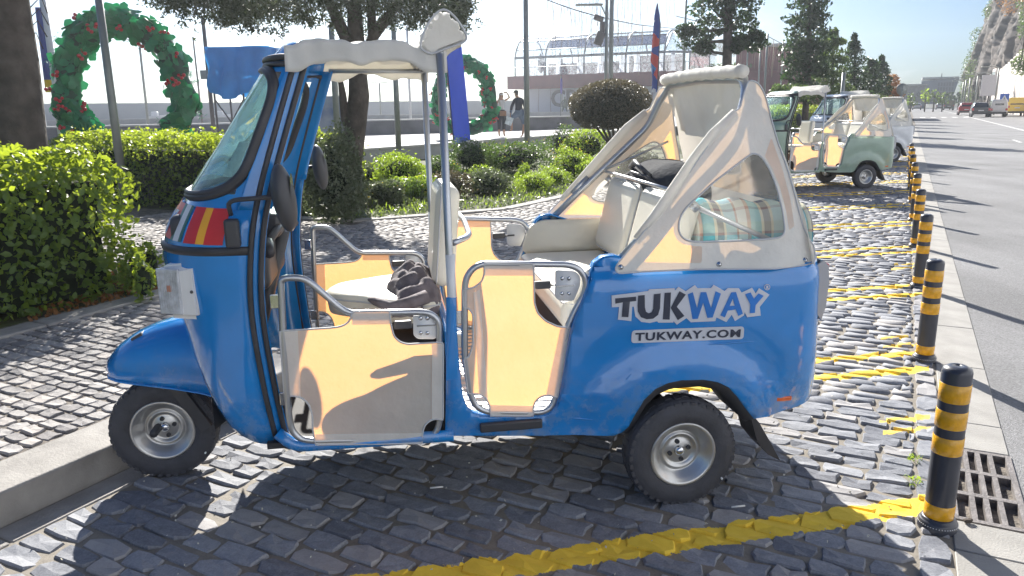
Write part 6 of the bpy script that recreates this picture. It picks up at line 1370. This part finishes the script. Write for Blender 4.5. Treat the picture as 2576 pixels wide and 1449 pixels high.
XE = RX[-1]; EX = [(XE, .3), (XE + 2.6, 2.2), (XE + 4.2, 6), (XE + 4.2, 9.9)]
for (xa, ya), (xb, yb) in zip(EX, EX[1:]):
    m_ = MB(); m_.add([(xa, ya, hb), (xb, yb, hb), (xb, yb, hb + 2.25), (xa, ya, hb + 2.25)], [(0, 1, 2, 3)]); m_.add([(xa, ya, hb + 2.3), (xb, yb, hb + 2.3), (XE - .2, 5, hb + 5), ], [(0, 1, 2)]); m_.build('glass_pane', BUILDGLASS, mu)
    m_ = MB(); m_.tube([(xa, ya, hb), (xa, ya, hb + 2.25), (XE - .2, 5, hb + 5)], .09, 6); m_.tube([(xa, ya, hb + 2.25), (xb, yb, hb + 2.25)], .14, 6); m_.build('frame_rib', MET, mu)
for i, (x, w_) in enumerate(((3.2, 1.7), (7.0, .8), (9.9, .9), (12.6, 1.0), (15.4, 1.0), (17.2, .9), (20.2, .9), (21.6, .5))):
    m_ = MB(); m_.grid(lambda a, b: Vector((x + (a - .5) * w_ * (1 - .25 * math.sin(b * 3.1)), .55 + .06 * math.sin(a * 28), hb + .1 + 2.1 * b)), 24, 6); m_.build('curtain', mat('white_curtain', (.62, .64, .68), .9, trans=(.4, (.8, .82, .85))), mu)
m_ = MB(); m_.box((8, 8, hb + .9), (11, .3, 1.8)); m_.box((17.5, 8, hb + 1.2), (7, .3, 2.4)); m_.build('pavilion_back_wall', RED, mu)
for x in (3.9, 6.6):
    m_ = MB(); m_.lathe([(.06, 0), (.42, .5), (.38, 1.6), (.08, 2.5), (0, 2.6)], c=(x, 2, hb + .3), n=12); m_.build('folded_parasol', PD, mu)
m_ = MB(); m_.tube([(-.2, .1, hb + 1.05), (FLEN, .1, hb + 1.05)], .035, 5)
for k in range(24): m_.tube([(k * FLEN / 23, .1, hb), (k * FLEN / 23, .1, hb + 1.05)], .03, 4)
m_.build('balcony_rail', PG, mu)
# terraces right of the museum
B0 = Vd(1745, 270, 96); B0.z = PLZ
te = thing('terrace_building', 'dark red terraced building with pergola roofs behind the evergreens', 'building', B0, RROT + math.pi / 2)
for nm, c_0, d_, mt in (('wall', (16, -7, 2.4), (34, 10, 4.8), RED), ('upper_wall', (14, -8, 6.2), (26, 7, 2.6), RED), ('roof', (14, -8, 7.7), (27, 8, .3), WALLC), ('upper_roof', (26, -10, 9.2), (10, 5, .3), WALLC), ('penthouse', (26, -10, 8.4), (9, 4, 1.3), WALLC)):
    m_ = MB(); m_.box(c_0, d_); m_.build(nm, mt, te)
for k in range(8):
    m_ = MB(); m_.box((2 + k * 4, -1.94, 2.6), (2.2, .1, 1.5)); f_ = m_.build('window', MET, te); m_ = MB(); m_.box((2 + k * 4, -1.86, 2.6), (2.0, .05, 1.3)); m_.build('pane', BUILDGLASS, f_)
Pn = NR.uniform(-1, 1, (1500, 3)) * [14, 2.5, .5] + [14, -4, 5.4]; leaves(Pn, .5, te, 'roof_plants', PINEL, .5)
Pn = NR.uniform(-1, 1, (2200, 3)) * [16, 1.2, .5] + [16, -3.0, 7.9]; leaves(Pn, .45, te, 'hanging_thatch', mat('thatch', (.30, .25, .18), .9), .12, up=-1.5)
# hump and statue
st = Vd(1421, 277, 88); st.z = PLZ

# ------------------------------------------------------------------ people
def figure(name, label, base, J, E, regions, facing=0., cat='person', scale=1.):
    """J: name -> (x, y, z, r); E: joint pairs, pelvis first. regions: child name -> (test, material)"""
    t = thing(name, label, cat, base, facing); ks_ = list(J); me = bpy.data.meshes.new('body'); me.from_pydata([Vector(J[k][:3]) * scale for k in ks_], [(ks_.index(a), ks_.index(b)) for a, b in E], [])
    o = bpy.data.objects.new('body', me); COL.objects.link(o); sk = o.modifiers.new('skin', 'SKIN'); sk.use_smooth_shade = True
    for i, k in enumerate(ks_):
        v = me.skin_vertices[0].data[i]; v.radius = (J[k][3] * scale * (J[k][4] if len(J[k]) > 4 else 1), J[k][3] * scale); v.use_root = (i == 0)
    sb = o.modifiers.new('sub', 'SUBSURF'); sb.levels = 2; sb.render_levels = 2
    dg = bpy.context.evaluated_depsgraph_get(); ev = o.evaluated_get(dg); m2 = bpy.data.meshes.new_from_object(ev); bpy.data.objects.remove(o)
    b_ = bpy.data.objects.new('body', m2); COL.objects.link(b_); b_.parent = t; m2.materials.clear(); m2.materials.append(regions['body'])
    for p in m2.polygons: p.use_smooth = True
    for nm, (test, mt, off) in ((k, v) for k, v in regions.items() if k != 'body'):
        mb = MB(); vs_ = [v.co + v.normal * off * scale for v in m2.vertices]; idx = {}; fs_ = []; out = []
        for p in m2.polygons:
            if test(p.center / scale):
                f = []
                for vi in p.vertices:
                    if vi not in idx: idx[vi] = len(out); out.append(vs_[vi])
                    f.append(idx[vi])
                fs_.append(f)
        mb.add(out, fs_, 0, True); mb.build(nm, mt, t)
    return t
SKIN = mat('skin', (.45, .25, .17), .55, noise=.05); HAIR = mat('dark_hair', (.03, .02, .017), .6)
def std(**k):
    J = dict(pelvis=(0, 0, .93, .125, 1.15), waist=(0, 0, 1.07, .105, 1.1), chest=(0, 0, 1.27, .12, 1.25), neck0=(0, 0, 1.42, .06), neck=(0, 0, 1.47, .047), head0=(0, -.01, 1.54, .065), head=(0, -.015, 1.61, .078), crown=(0, -.01, 1.68, .05),
        shL=(-.15, 0, 1.39, .055), elL=(-.22, -.02, 1.12, .038), wrL=(-.22, -.10, .90, .026), haL=(-.22, -.12, .83, .024), fiL=(-.21, -.13, .77, .012), thL=(-.20, -.15, .84, .010),
        shR=(.15, 0, 1.39, .055), elR=(.22, -.02, 1.12, .038), wrR=(.22, -.10, .90, .026), haR=(.22, -.12, .83, .024), fiR=(.21, -.13, .77, .012), thR=(.20, -.15, .84, .010),
        hiL=(-.09, 0, .86, .095), knL=(-.10, -.02, .49, .058), anL=(-.10, .02, .09, .036), toL=(-.11, -.12, .03, .030), hiR=(.09, 0, .86, .095), knR=(.10, -.02, .49, .058), anR=(.10, .02, .09, .036), toR=(.11, -.12, .03, .030)); J.update(k); return J
EDG = [('pelvis', 'waist'), ('waist', 'chest'), ('chest', 'neck0'), ('neck0', 'neck'), ('neck', 'head0'), ('head0', 'head'), ('head', 'crown')] + [e for s in 'LR' for e in (('neck0', 'sh' + s), ('sh' + s, 'el' + s), ('el' + s, 'wr' + s), ('wr' + s, 'ha' + s), ('ha' + s, 'fi' + s), ('ha' + s, 'th' + s), ('pelvis', 'hi' + s), ('hi' + s, 'kn' + s), ('kn' + s, 'an' + s), ('an' + s, 'to' + s))]
def feet(px_, py_, d_): p = Vd(px_, py_, d_); return Vector((p.x, p.y, PLZ))
W_ = figure('person', 'woman in a pale sleeveless top on the phone, white sunglasses, hand in her hair', feet(1262, 342, 30.5), std(
    elL=(-.25, -.12, 1.20, .036), wrL=(-.13, -.16, 1.42, .025), haL=(-.10, -.13, 1.53, .024), fiL=(-.09, -.10, 1.60, .012), thL=(-.08, -.12, 1.56, .010),
    elR=(.33, -.05, 1.50, .036), wrR=(.22, -.03, 1.70, .025), haR=(.15, -.01, 1.70, .024), fiR=(.09, 0, 1.71, .012), thR=(.12, -.03, 1.68, .010), chest=(0, 0, 1.27, .11, 1.15), waist=(0, 0, 1.08, .085, 1.1), shL=(-.13, 0, 1.38, .048), shR=(.13, 0, 1.38, .048)), EDG,
    dict(body=SKIN, top=(lambda c: 1.02 < c.z < 1.42 and abs(c.x) < .145, mat('pale_top', (.62, .60, .60), .8), .012), skirt=(lambda c: .28 < c.z < 1.05 and abs(c.x) < .3, mat('dark_skirt', (.035, .04, .05), .8), .02), hair=(lambda c: c.z > 1.50 and c.y > -.03 and abs(c.x) < .09, HAIR, .022)), .25)
m_ = MB(); m_.rbox((-.035, -.095, 1.615), (.06, .015, .04), .008); m_.rbox((.035, -.095, 1.615), (.06, .015, .04), .008); m_.tube([(-.07, -.08, 1.62), (-.08, 0, 1.62)], .005, 5); m_.build('sunglasses', mat('white_frame', (.75, .75, .75), .4), W_)
m_ = MB(); m_.tube([(0, .09, 1.62), (.05, .11, 1.5), (.06, .10, 1.35), (.05, .09, 1.22)], [.06, .05, .04, .02], 10); m_.build('hair', HAIR, W_)
def held(name, label, cat, loc, fn, material, rz=0):
    m_ = MB(); fn(m_); o = m_.build(name, material, None, loc=loc); o.rotation_euler = (0, 0, rz); tag(o, label, cat); return o
wb = W_.location; c_, s_ = math.cos(.25), math.sin(.25)
def wl(x, y, z): return Vector((wb.x + x * c_ - y * s_, wb.y + x * s_ + y * c_, wb.z + z))
held('phone', 'black phone held at the ear of the woman', 'phone', wl(-.09, -.085, 1.58), lambda m: m.rbox((0, 0, 0), (.012, .07, .15), .004), BLACKP, .25)
held('handbag', 'tan handbag hanging at the hip of the woman', 'handbag', wl(.02, -.20, .90), lambda m: (m.rbox((0, 0, 0), (.26, .09, .20), .02), m.tube([(-.1, 0, .1), (-.12, .04, .45), (-.08, .1, .62)], .008, 5)), mat('tan_leather', (.32, .18, .11), .6), .25)
Mn = figure('person', 'man in a dark long-sleeved top, cap and blue shorts, one leg raised', feet(1305, 342, 29.5), std(
    pelvis=(.03, 0, .93, .14, 1.1), waist=(.02, 0, 1.08, .13, 1.1), chest=(0, 0, 1.30, .14, 1.25), neck0=(-.02, 0, 1.45, .07), neck=(-.05, -.01, 1.50, .052), head0=(-.07, -.01, 1.56, .068), head=(-.085, -.01, 1.63, .08), crown=(-.085, 0, 1.70, .052),
    elL=(-.26, -.05, 1.14, .045), wrL=(-.30, -.15, .90, .03), haL=(-.31, -.18, .82, .028), fiL=(-.32, -.21, .76, .013), thL=(-.28, -.20, .80, .011), elR=(.25, .03, 1.13, .045), wrR=(.20, -.10, .92, .03), haR=(.18, -.14, .86, .028), fiR=(.17, -.17, .80, .013), thR=(.15, -.15, .84, .011),
    hiL=(-.08, -.03, .85, .11), knL=(-.30, -.16, .72, .07), anL=(-.26, -.05, .30, .038), toL=(-.36, -.12, .24, .032), hiR=(.12, 0, .85, .11), knR=(.22, .0, .47, .065), anR=(.14, .08, .09, .038), toR=(.08, -.04, .03, .032)), EDG,
    dict(body=SKIN, jumper=(lambda c: 1.0 < c.z < 1.47 or (.93 < c.z <= 1.0 and abs(c.x) > .17), mat('black_jumper', (.03, .034, .05), .85), .014), shorts=(lambda c: .50 < c.z < 1.02 and abs(c.x - .0) < .30 and not (c.z < .62 and c.x < -.2), mat('blue_grey_shorts', (.13, .17, .24), .85), .016), hair=(lambda c: c.z > 1.58 and c.x > -.09, HAIR, .012)), .0)
m_ = MB(); m_.lathe([(.094, 1.66), (.09, 1.71), (.05, 1.755), (0, 1.765)], c=(-.085, 0, 0), n=16); m_.rbox((-.19, -.01, 1.665), (.12, .13, .014), .005); m_.build('cap', mat('black_cap', (.025, .025, .03), .8), Mn)
held('leaflet', 'white printed sheet held by the man in the dark top', 'leaflet', Mn.location + Vector((-.36, -.22, .62)), lambda m: m.box((0, 0, 0), (.26, .012, .30), Matrix.Rotation(.35, 3, 'Y')), mat('leaflet_print', (.6, .64, .68), .6, noise=.3, nscale=9))
BRZ = mat('bronze', (.10, .12, .09), .45, metal=.6, noise=.2)
S2 = figure('statue', 'dark bronze statue of a standing man with legs apart before the museum wall', st, std(hiL=(-.12, 0, .86, .10), hiR=(.12, 0, .86, .10), knL=(-.2, 0, .48, .065), knR=(.2, 0, .48, .065), anL=(-.27, .0, .08, .04), anR=(.27, 0, .08, .04), toL=(-.32, -.12, .03, .035), toR=(.32, -.12, .03, .035), elL=(-.28, 0, 1.12, .045), elR=(.28, 0, 1.12, .045), wrL=(-.30, -.03, .88, .032), wrR=(.30, -.03, .88, .032)), EDG, dict(body=BRZ), 0, 'statue', 1.35)
m_ = MB(); m_.box((0, 0, -.05), (1.6, 1.2, .12)); m_.build('plinth', WALLC, S2)

# ------------------------------------------------------------------ vehicles on the road
TINT = mat('dark_glass', (.02, .025, .03), .12, noise=.1, coat=1.)
def vehicle(name, label, cat, loc, paint, secs, wheels=(.32, .75), rz=RROT, lampz=.8, glass_rear=None, group=None, plate=True):
    """secs: from the rear (y 0) forward: (y, z_low, z_belt, z_roof, half width low, half width roof)"""
    t = thing(name, label, cat, loc, rz, group); m_ = MB(); R8 = []
    for (y, zl, zb, zr, w0, w1) in secs: R8.append([Vector((-w0 * .92, y, zl)), Vector((-w0, y, (zl + zb) / 2)), Vector((-w0 * .98, y, zb)), Vector((-w1, y, zr - .05)), Vector((-w1 * .85, y, zr)), Vector((w1 * .85, y, zr)), Vector((w1, y, zr - .05)), Vector((w0 * .98, y, zb)), Vector((w0, y, (zl + zb) / 2)), Vector((w0 * .92, y, zl))])
    n = 10; vs_ = [p for r_ in R8 for p in r_]; fs_ = [(i * n + k, i * n + (k + 1) % n, (i + 1) * n + (k + 1) % n, (i + 1) * n + k) for i in range(len(R8) - 1) for k in range(n)] + [tuple(range(n)), tuple((len(R8) - 1) * n + k for k in range(n))]
    m_.add(vs_, fs_, 0, False); o = m_.build('body', paint, t); bv = o.modifiers.new('edge', 'BEVEL'); bv.width = .035; bv.segments = 2
    if glass_rear:
        x_, z0, z1, yb, yt = glass_rear; m_ = MB(); m_.add([(-x_, yb, z0), (x_, yb, z0), (x_ * .88, yt, z1), (-x_ * .88, yt, z1)], [(0, 1, 2, 3)]); m_.build('rear_window', TINT, t)
    Lh = secs[-1][0]; w0 = max(s[4] for s in secs); zb = max(s[2] for s in secs); zr = max(s[3] for s in secs); w1 = max(s[5] for s in secs)
    for s in (-1, 1):
        m_ = MB(); cy = [q for q in secs if q[3] > zb + .2]; y0, y1 = cy[0][0] + .15, cy[-1][0] - .1; m_.add([(s * (w0 * .985 + .01), y0, zb + .03), (s * (w0 * .985 + .01), y1 + .2, zb + .03), (s * (w1 + .01), y1 - .25, zr - .12), (s * (w1 + .01), y0 + .3, zr - .12)], [(0, 1, 2, 3)]); m_.build('side_window', TINT, t)
        m_ = MB(); m_.rbox((s * w0 * .84, -.015, lampz), (.20, .06, .24), .02); m_.build('tail_lamp', REDL, t)
        for y in (wheels[1], Lh - .8):
            m_ = MB(); m_.lathe([(0, -.1), (wheels[0] * .6, -.1), (wheels[0], -.09), (wheels[0], .09), (wheels[0] * .6, .1), (0, .1)], axis='x', n=20, c=(s * (w0 - .12), y, wheels[0])); m_.build('wheel', TYRE, t)
    if plate: m_ = MB(); m_.box((0, -.02, lampz - .12), (.5, .02, .11)); m_.build('number_plate', PW, t)
    m_ = MB(); m_.rbox((0, -.03, .42), (w0 * 1.8, .12, .2), .03); m_.build('bumper', BLACKP, t)
    return t
HB = [(0, .35, .95, 1.0, .82, .70), (.05, .30, .98, 1.05, .86, .72), (.45, .28, 1.0, 1.46, .87, .62), (1.9, .28, .98, 1.50, .87, .64), (3.0, .28, .92, 1.0, .86, .72), (3.8, .30, .78, .82, .80, .68)]
def sq(zk): return [(y, a_, b_ * zk, c_ * zk, d_, e_) for y, a_, b_, c_, d_, e_ in HB]
def gr0(px_, py_): p = G(px_, py_); p.z = 0; return p
carp = lambda n_, c_: mat(n_, c_, .3, coat=1., noise=.03)
vehicle('parked_car', 'red hatchback on the far carriageway, left of the black one', 'car', gr0(2430, 290), carp('red_paint', (.35, .03, .04)), HB, glass_rear=(.62, 1.03, 1.40, .02, .40), group='cars on the road')
vehicle('parked_car', 'black hatchback with white number plate on the road', 'car', gr0(2466, 295), carp('black_paint', (.02, .022, .03)), HB, glass_rear=(.62, 1.03, 1.40, .02, .40), group='cars on the road')
vehicle('parked_car', 'white car far down the road near the coach', 'car', gr0(2306, 277), carp('white_paint', (.7, .7, .72)), HB, glass_rear=(.62, 1.03, 1.40, .02, .40), group='cars on the road')
vehicle('parked_car', 'silver car far off beside the dark pickup', 'car', gr0(2365, 276), carp('silver_paint', (.4, .42, .45)), HB, glass_rear=(.62, 1.03, 1.40, .02, .40), group='cars on the road')
vehicle('pickup', 'dark pickup far down the road before the dark block', 'pickup', gr0(2386, 277.5), carp('dark_green_paint', (.03, .04, .045)), [(0, .5, 1.3, 1.9, .95, .9), (1.8, .5, 1.3, 1.9, .95, .9), (1.9, .5, 1.2, 1.8, .95, .8), (3.4, .5, 1.2, 1.8, .95, .75), (4.2, .5, 1.1, 1.15, .9, .8), (5, .5, 1.0, 1.05, .88, .8)], lampz=.9)
vehicle('van', 'small white three-wheeled van with rounded roof at the right kerb', 'van', gr0(2511, 294), carp('cream_paint', (.66, .66, .66)), [(0, .35, 1.1, 1.65, .74, .62), (.1, .3, 1.12, 1.78, .78, .66), (2.2, .3, 1.12, 1.80, .78, .66), (2.9, .35, 1.0, 1.3, .7, .55)], glass_rear=(.4, 1.2, 1.55, -.02, .02), lampz=.75)
vehicle('van', 'yellow van with dark rear window at the right edge', 'van', gr0(2556, 292), carp('yellow_paint', (.75, .50, .03)), [(0, .35, 1.15, 1.9, .92, .80), (.08, .3, 1.18, 1.97, .95, .82), (3.2, .3, 1.15, 1.98, .95, .82), (3.9, .3, 1.1, 1.3, .93, .8), (4.6, .35, .95, 1.0, .88, .76)], glass_rear=(.68, 1.22, 1.72, -.02, .06), lampz=1.0)
vehicle('coach', 'white touring coach with dark rear window parked beyond the white three-wheeler', 'coach', RD(80, -1.9, 0), carp('white_paint', (.7, .7, .72)), [(0, .4, 1.7, 3.15, 1.22, 1.10), (.12, .35, 1.7, 3.3, 1.25, 1.15), (10.5, .35, 1.7, 3.3, 1.25, 1.15), (11, .4, 1.6, 3.1, 1.22, 1.1)], wheels=(.5, 2.4), glass_rear=(1.12, 1.55, 2.95, -.03, .02), lampz=1.0)

# ------------------------------------------------------------------ road marks
MK = mat('road_mark', (.52, .52, .52), .7, noise=.15, nscale=3)
def mark(name, pts):
    m_ = MB(); m_.add([Vector((p.x, p.y, -.002)) for p in pts], [tuple(range(len(pts)))]); o = m_.build(name, MK, None); struct(o)
A1, B1 = G(2392, 283), G(2576, 328); dd = (B1 - A1).normalized(); sd_ = Vector((dd.y, -dd.x, 0)) * .09; mark('lane_line', [A1 - sd_, B1 + dd * 12 - sd_, B1 + dd * 12 + sd_, A1 + sd_])
C1 = A1 - dd * 60; mark('lane_line', [A1 - sd_, A1 + sd_, C1 + sd_, C1 - sd_])
for k in range(7):
    mark('crossing_stripe', [RD(92, 1.2 + k * 1.0), RD(92, 1.7 + k * 1.0), RD(96, 1.7 + k * 1.0), RD(96, 1.2 + k * 1.0)])
mark('lane_dash', [RD(24, 4.0), RD(24, 4.12), RD(26.5, 4.12), RD(26.5, 4.0)]); mark('lane_dash', [RD(36, 4.0), RD(36, 4.12), RD(38.5, 4.12), RD(38.5, 4.0)])

# ------------------------------------------------------------------ far block, wall, cliff, lamps
DB = mat('dark_blue_block', (.10, .13, .18), .8, noise=.05, nscale=.05); bo = Vd(2311, 262, 260); bo.z = 0; t = thing('apartment_block', 'big dark grey leaning-sided block at the end of the road', 'building', bo, -R_(27))
k = 260 / F_; H_ = Vd(2340, 199, 260).z; m_ = MB(); m_.add([(0, 0, 0), (58 * k, 0, 0), (71 * k, 0, H_), (1 * k, 0, H_ - .5), (4, 22, 0), (58 * k, 22, 0), (71 * k, 22, H_), (4, 22, H_ - .5)], [(0, 1, 2, 3), (4, 7, 6, 5), (0, 4, 5, 1), (3, 2, 6, 7), (0, 3, 7, 4), (1, 5, 6, 2)]); m_.build('block_wall', DB, t); m_ = MB(); m_.box((36 * k, 10, H_ + .3), (68 * k, 20, .5)); m_.build('roof', WALLC, t)
m_ = MB(); m_.box((20 * k, -.3, H_ * .33), (22 * k, .4, H_ * .55)); m_.build('recessed_bay', mat('dark_bay', (.05, .065, .09), .6), t); m_ = MB(); m_.tube([(38 * k, 2, H_), (38 * k, 2, H_ + 1.6)], .12, 5); m_.build('aerial', PD, t)
for r_c in range(5):
    for cc in range(6):
        m_ = MB(); m_.box(((34 + cc * 5.2) * k, -.12, H_ * (.15 + .165 * r_c)), (3.0 * k, .2, 1.0)); m_.build('window', mat('dark_bay', (.05, .065, .09), .6), t)
bo = Vd(2264, 262, 230); bo.z = 0; t = thing('low_building', 'low grey building between the coach and the dark block', 'building', bo, -R_(27)); H2 = Vd(2280, 217, 230).z; m_ = MB(); m_.box((24 * 230 / F_, 6, H2 / 2), (50 * 230 / F_, 12, H2)); m_.build('wall', WALLD, t); m_ = MB(); m_.box((24 * 230 / F_, 6, H2 + .3), (52 * 230 / F_, 13, .4)); m_.build('roof', WALLC, t)
for k in range(6): m_ = MB(); m_.box((2 + k * 2.3, -.1, H2 * .6), (1.2, .2, 1.2)); m_.build('window', TINT, t)
wall('sea_wall', G(2300, 272) + Vector((0, 60, 0)), RD(230, 11.5), 0, 1.1, .6, WALLC, 'low wall closing the far end of the road')
CW = mat('stained_concrete', (.55, .50, .46), .9, noise=.16, nscale=.5, bump=.4, bscale=3); rw = thing('retaining_wall', 'tall pale concrete retaining wall below the cliff at the right edge', 'wall', RD(62, 11.6, 0), RROT)
for k in range(28):
    y = k * 3.0; h_ = 9.2 - 3.2 * sstep(20, 84, y); m_ = MB(); m_.box((.4 + .03 * (k % 2), y + 1.5, h_ / 2), (.8, 2.93, h_)); m_.build('wall_panel', CW, rw)
m_ = MB(); m_.box((.5, -62, 6.5), (.9, 122, 13)); m_.build('bounce_wall', mat('bounce_grey', (.50, .525, .57), .9, noise=.1, nscale=.5), rw)  # unseen stretch past the camera, added and tinted bluish to bounce fill light
m_ = MB(); m_.box((.8, 80, 5.2), (2.2, 6, 2.6)); m_.build('rooftop_room', CW, rw); m_ = MB(); m_.box((-.33, 80, 5.5), (.06, 4.6, 1.1)); m_.build('window_band', TINT, rw)
RK = mat('cliff_rock', (.05, .045, .045), .95, noise=.5, nscale=.35, col2=(.16, .135, .12), bump=3, bscale=2., detail=9, coord='Object')
na, nz2 = 440, 90; aa = np.linspace(-1, 1, na)[None, :]; zz = np.linspace(0, 1, nz2)[:, None]
al_ = 60 + np.where(aa > 0, 135, 125) * aa + 0 * zz; z_ = 30.5 * zz + 0 * aa
toe = np.interp(al_, [60, 130, 160, 178, 195], [15, 15, 12.6, 10.9, 10.3]); back = np.interp(z_, [0, 5, 9, 13, 17, 21, 25, 31], [0, -.2, .1, .9, 1.9, 3.2, 5.2, 8.5])
def fbm(x, y, s): return (np.sin(x * 1.1 + y * .7 + s) + .6 * np.sin(x * 2.9 - y * 1.9 + s * 2) + .4 * np.sin(x * 6.1 + y * 1.3 + s * 3) + .25 * np.sin(x * 11.3 + y * 3.7) + .18 * np.sin(x * 23 + y * 2.1 + s)) / 2.2
ac_ = toe + back + fbm(al_ * .35, z_ * .25, 1) * 1.1 + fbm(al_ * 1.6, z_ * .22, 4) * .45 + NR.uniform(-.12, .12, al_.shape); al2 = al_ + fbm(z_ * .6, al_ * .2, 2) * .9
ac_[:, -6:] += np.linspace(0, 14, 6)[None, :]
X = al2 * RV.x + ac_ * RN.x; Y = al2 * RV.y + ac_ * RN.y; Vc = np.stack([X, Y, z_], 2).reshape(-1, 3); ii = np.arange(na * nz2).reshape(nz2, na); Fc = np.stack([ii[:-1, :-1], ii[:-1, 1:], ii[1:, 1:], ii[1:, :-1]], 2).reshape(-1, 4)
o = bulk('cliff', Vc, Fc, RK, None); struct(o)
g = MB(); g.add([RD(60, 24, 30.4), RD(200, 17, 30.4), RD(200, 80, 30.4), RD(60, 80, 30.4)], [(0, 1, 2, 3)]); struct(g.build('cliff_top', SOIL, fix=False))
# bulges and creepers on the cliff
def cliffp(al, z): return float(np.interp(al, [60, 130, 160, 178, 195], [17, 15, 12.6, 10.9, 10.3]) + np.interp(z, [0, 5, 9, 13, 17, 21, 25, 31], [0, -.2, .1, .9, 1.9, 3.2, 5.2, 8.5]))
def creeper(label, spots, material, n=900, size=.35):
    P0 = RD(150, 13, 0); t = thing('creeper', label, 'creeper', P0, 0, 'plants hanging on the cliff'); Pn = []
    for (al, z, ra, rz_) in spots:
        c = RD(al, cliffp(al, z) - .3, z) - P0; Pn.append(blob_pts(n, c, (ra, ra, rz_), .35, .35, al))
    leaves(np.concatenate(Pn), size, t, 'foliage', material, .45); return t
creeper('green creepers cloaking the upper cliff at the right edge', [(130, 17, 3.5, 4), (122, 20, 4, 5), (140, 21, 4, 3.5), (150, 23, 4, 3), (118, 13, 2.5, 4), (126, 11.5, 2, 3), (112, 24, 5, 5), (160, 25, 4, 3), (134, 24, 5, 3), (146, 17, 2.2, 3), (138, 13, 2, 2.5), (168, 24, 3, 2.5)], HEDGED, 1500)
creeper('rust-brown creepers on the cliff brow', [(150, 19, 3, 2.5), (158, 17.5, 2.5, 2), (165, 20, 3, 2), (142, 17, 2.5, 2)], RUST, 700)
creeper('dark green scrub down the cliff edge near the lamps', [(178, 5, 2.2, 4), (182, 9, 2, 3), (172, 3, 2.5, 2.5), (184, 14, 1.8, 2.5), (182, 19, 2, 2.5), (176, 23, 2.5, 2.5)], PINEL, 800)
tree('small_tree', 'dark tree hanging over the retaining wall at the right edge', 95, [(2572, 140), (2570, 150), (2566, 160)], [(2562, 160, 16, 14), (2576, 150, 18, 20), (2570, 178, 14, 12)], PINEL, z0=7.5, size=.35, n=300, rt=(.1, .06), group=None)
for i, (a_, tp, d_, arms) in enumerate(((2421, 205, 160, ((-1, 1.2),)), (2427, 201, 165, ((-1, 1.2), (1, .8))), (2437, 196, 150, ((-1, 1.8),)), (2455, 190, 140, ((-1, 1.8),)), (2487, 186, 120, ((-1, 1.6),)), (2505, 170, 110, ((-1, 1.2),)))):
    pole('street_lamp', ['leftmost street lamp of the far group', 'second street lamp of the far group, two arms', 'third street lamp, long arm towards the dark block', 'street lamp at the cliff edge', 'street lamp before the white billboard', 'dark lean street lamp left of the blue crossing sign'][i], (a_ - 4, 275), (a_, tp), d_, 3.2, PG, 0, cat='street lamp', group='street lamps along the far road', extra=lambda t, tp_, r_, ar=arms: lamp_head(t, tp_, r_, ar, .9))
p = G(2480, 290); p = Vd(2480, 290, 118); p.z = 0; t = thing('billboard', 'white billboard panel in front of the cliff foot', 'billboard', p, RROT); m_ = MB(); m_.rbox((0, 0, 3.6), (1.9, .2, 2.6), .03); m_.build('panel', PW, t); m_ = MB(); m_.tube([(0, .1, 0), (0, .1, 2.4)], .12); m_.build('post', PD, t)
p = Vd(2521, 290, 100); p.z = 0; t = thing('crossing_sign', 'blue square pedestrian crossing sign at the right kerb', 'traffic sign', p, RROT); hz_ = Vd(2521, 246, 100).z; m_ = MB(); m_.box((0, 0, hz_), (.86, .05, .86)); m_.build('sign_plate', mat('sign_blue_square', (.03, .10, .42), .4), t); m_ = MB(); m_.add([(-.3, -.03, hz_ - .28), (.3, -.03, hz_ - .28), (0, -.03, hz_ + .3)], [(0, 1, 2)]); m_.build('white_triangle', PW, t); m_ = MB(); m_.tube([(-.0, -.036, hz_ + .12), (0, -.036, hz_ - .02), (-.1, -.036, hz_ - .22)], .03, 5); m_.tube([(0, -.036, hz_ - .02), (.1, -.036, hz_ - .22)], .03, 5); m_.build('walking_figure', PD, t); m_ = MB(); m_.tube([(0, .05, 0), (0, .05, hz_)], .04); m_.build('post', PG, t)
# ------------------------------------------------------------------ sea haze
hz = bpy.data.materials.new('haze'); hz.use_nodes = True; ht = hz.node_tree
for n_ in list(ht.nodes): ht.nodes.remove(n_)
ho = ht.nodes.new('ShaderNodeOutputMaterial'); hv = ht.nodes.new('ShaderNodeVolumePrincipled'); hv.inputs['Density'].default_value = HAZE_D; hv.inputs['Anisotropy'].default_value = .72; hv.inputs['Color'].default_value = (.86, .92, 1, 1)
ht.links.new(hv.outputs[0], ho.inputs['Volume'])
m_ = MB(); m_.box((0, 160, 15), (460, 400, 34)); o = m_.build('haze', hz); o['kind'] = 'stuff'; o['label'] = 'thin bright sea haze'
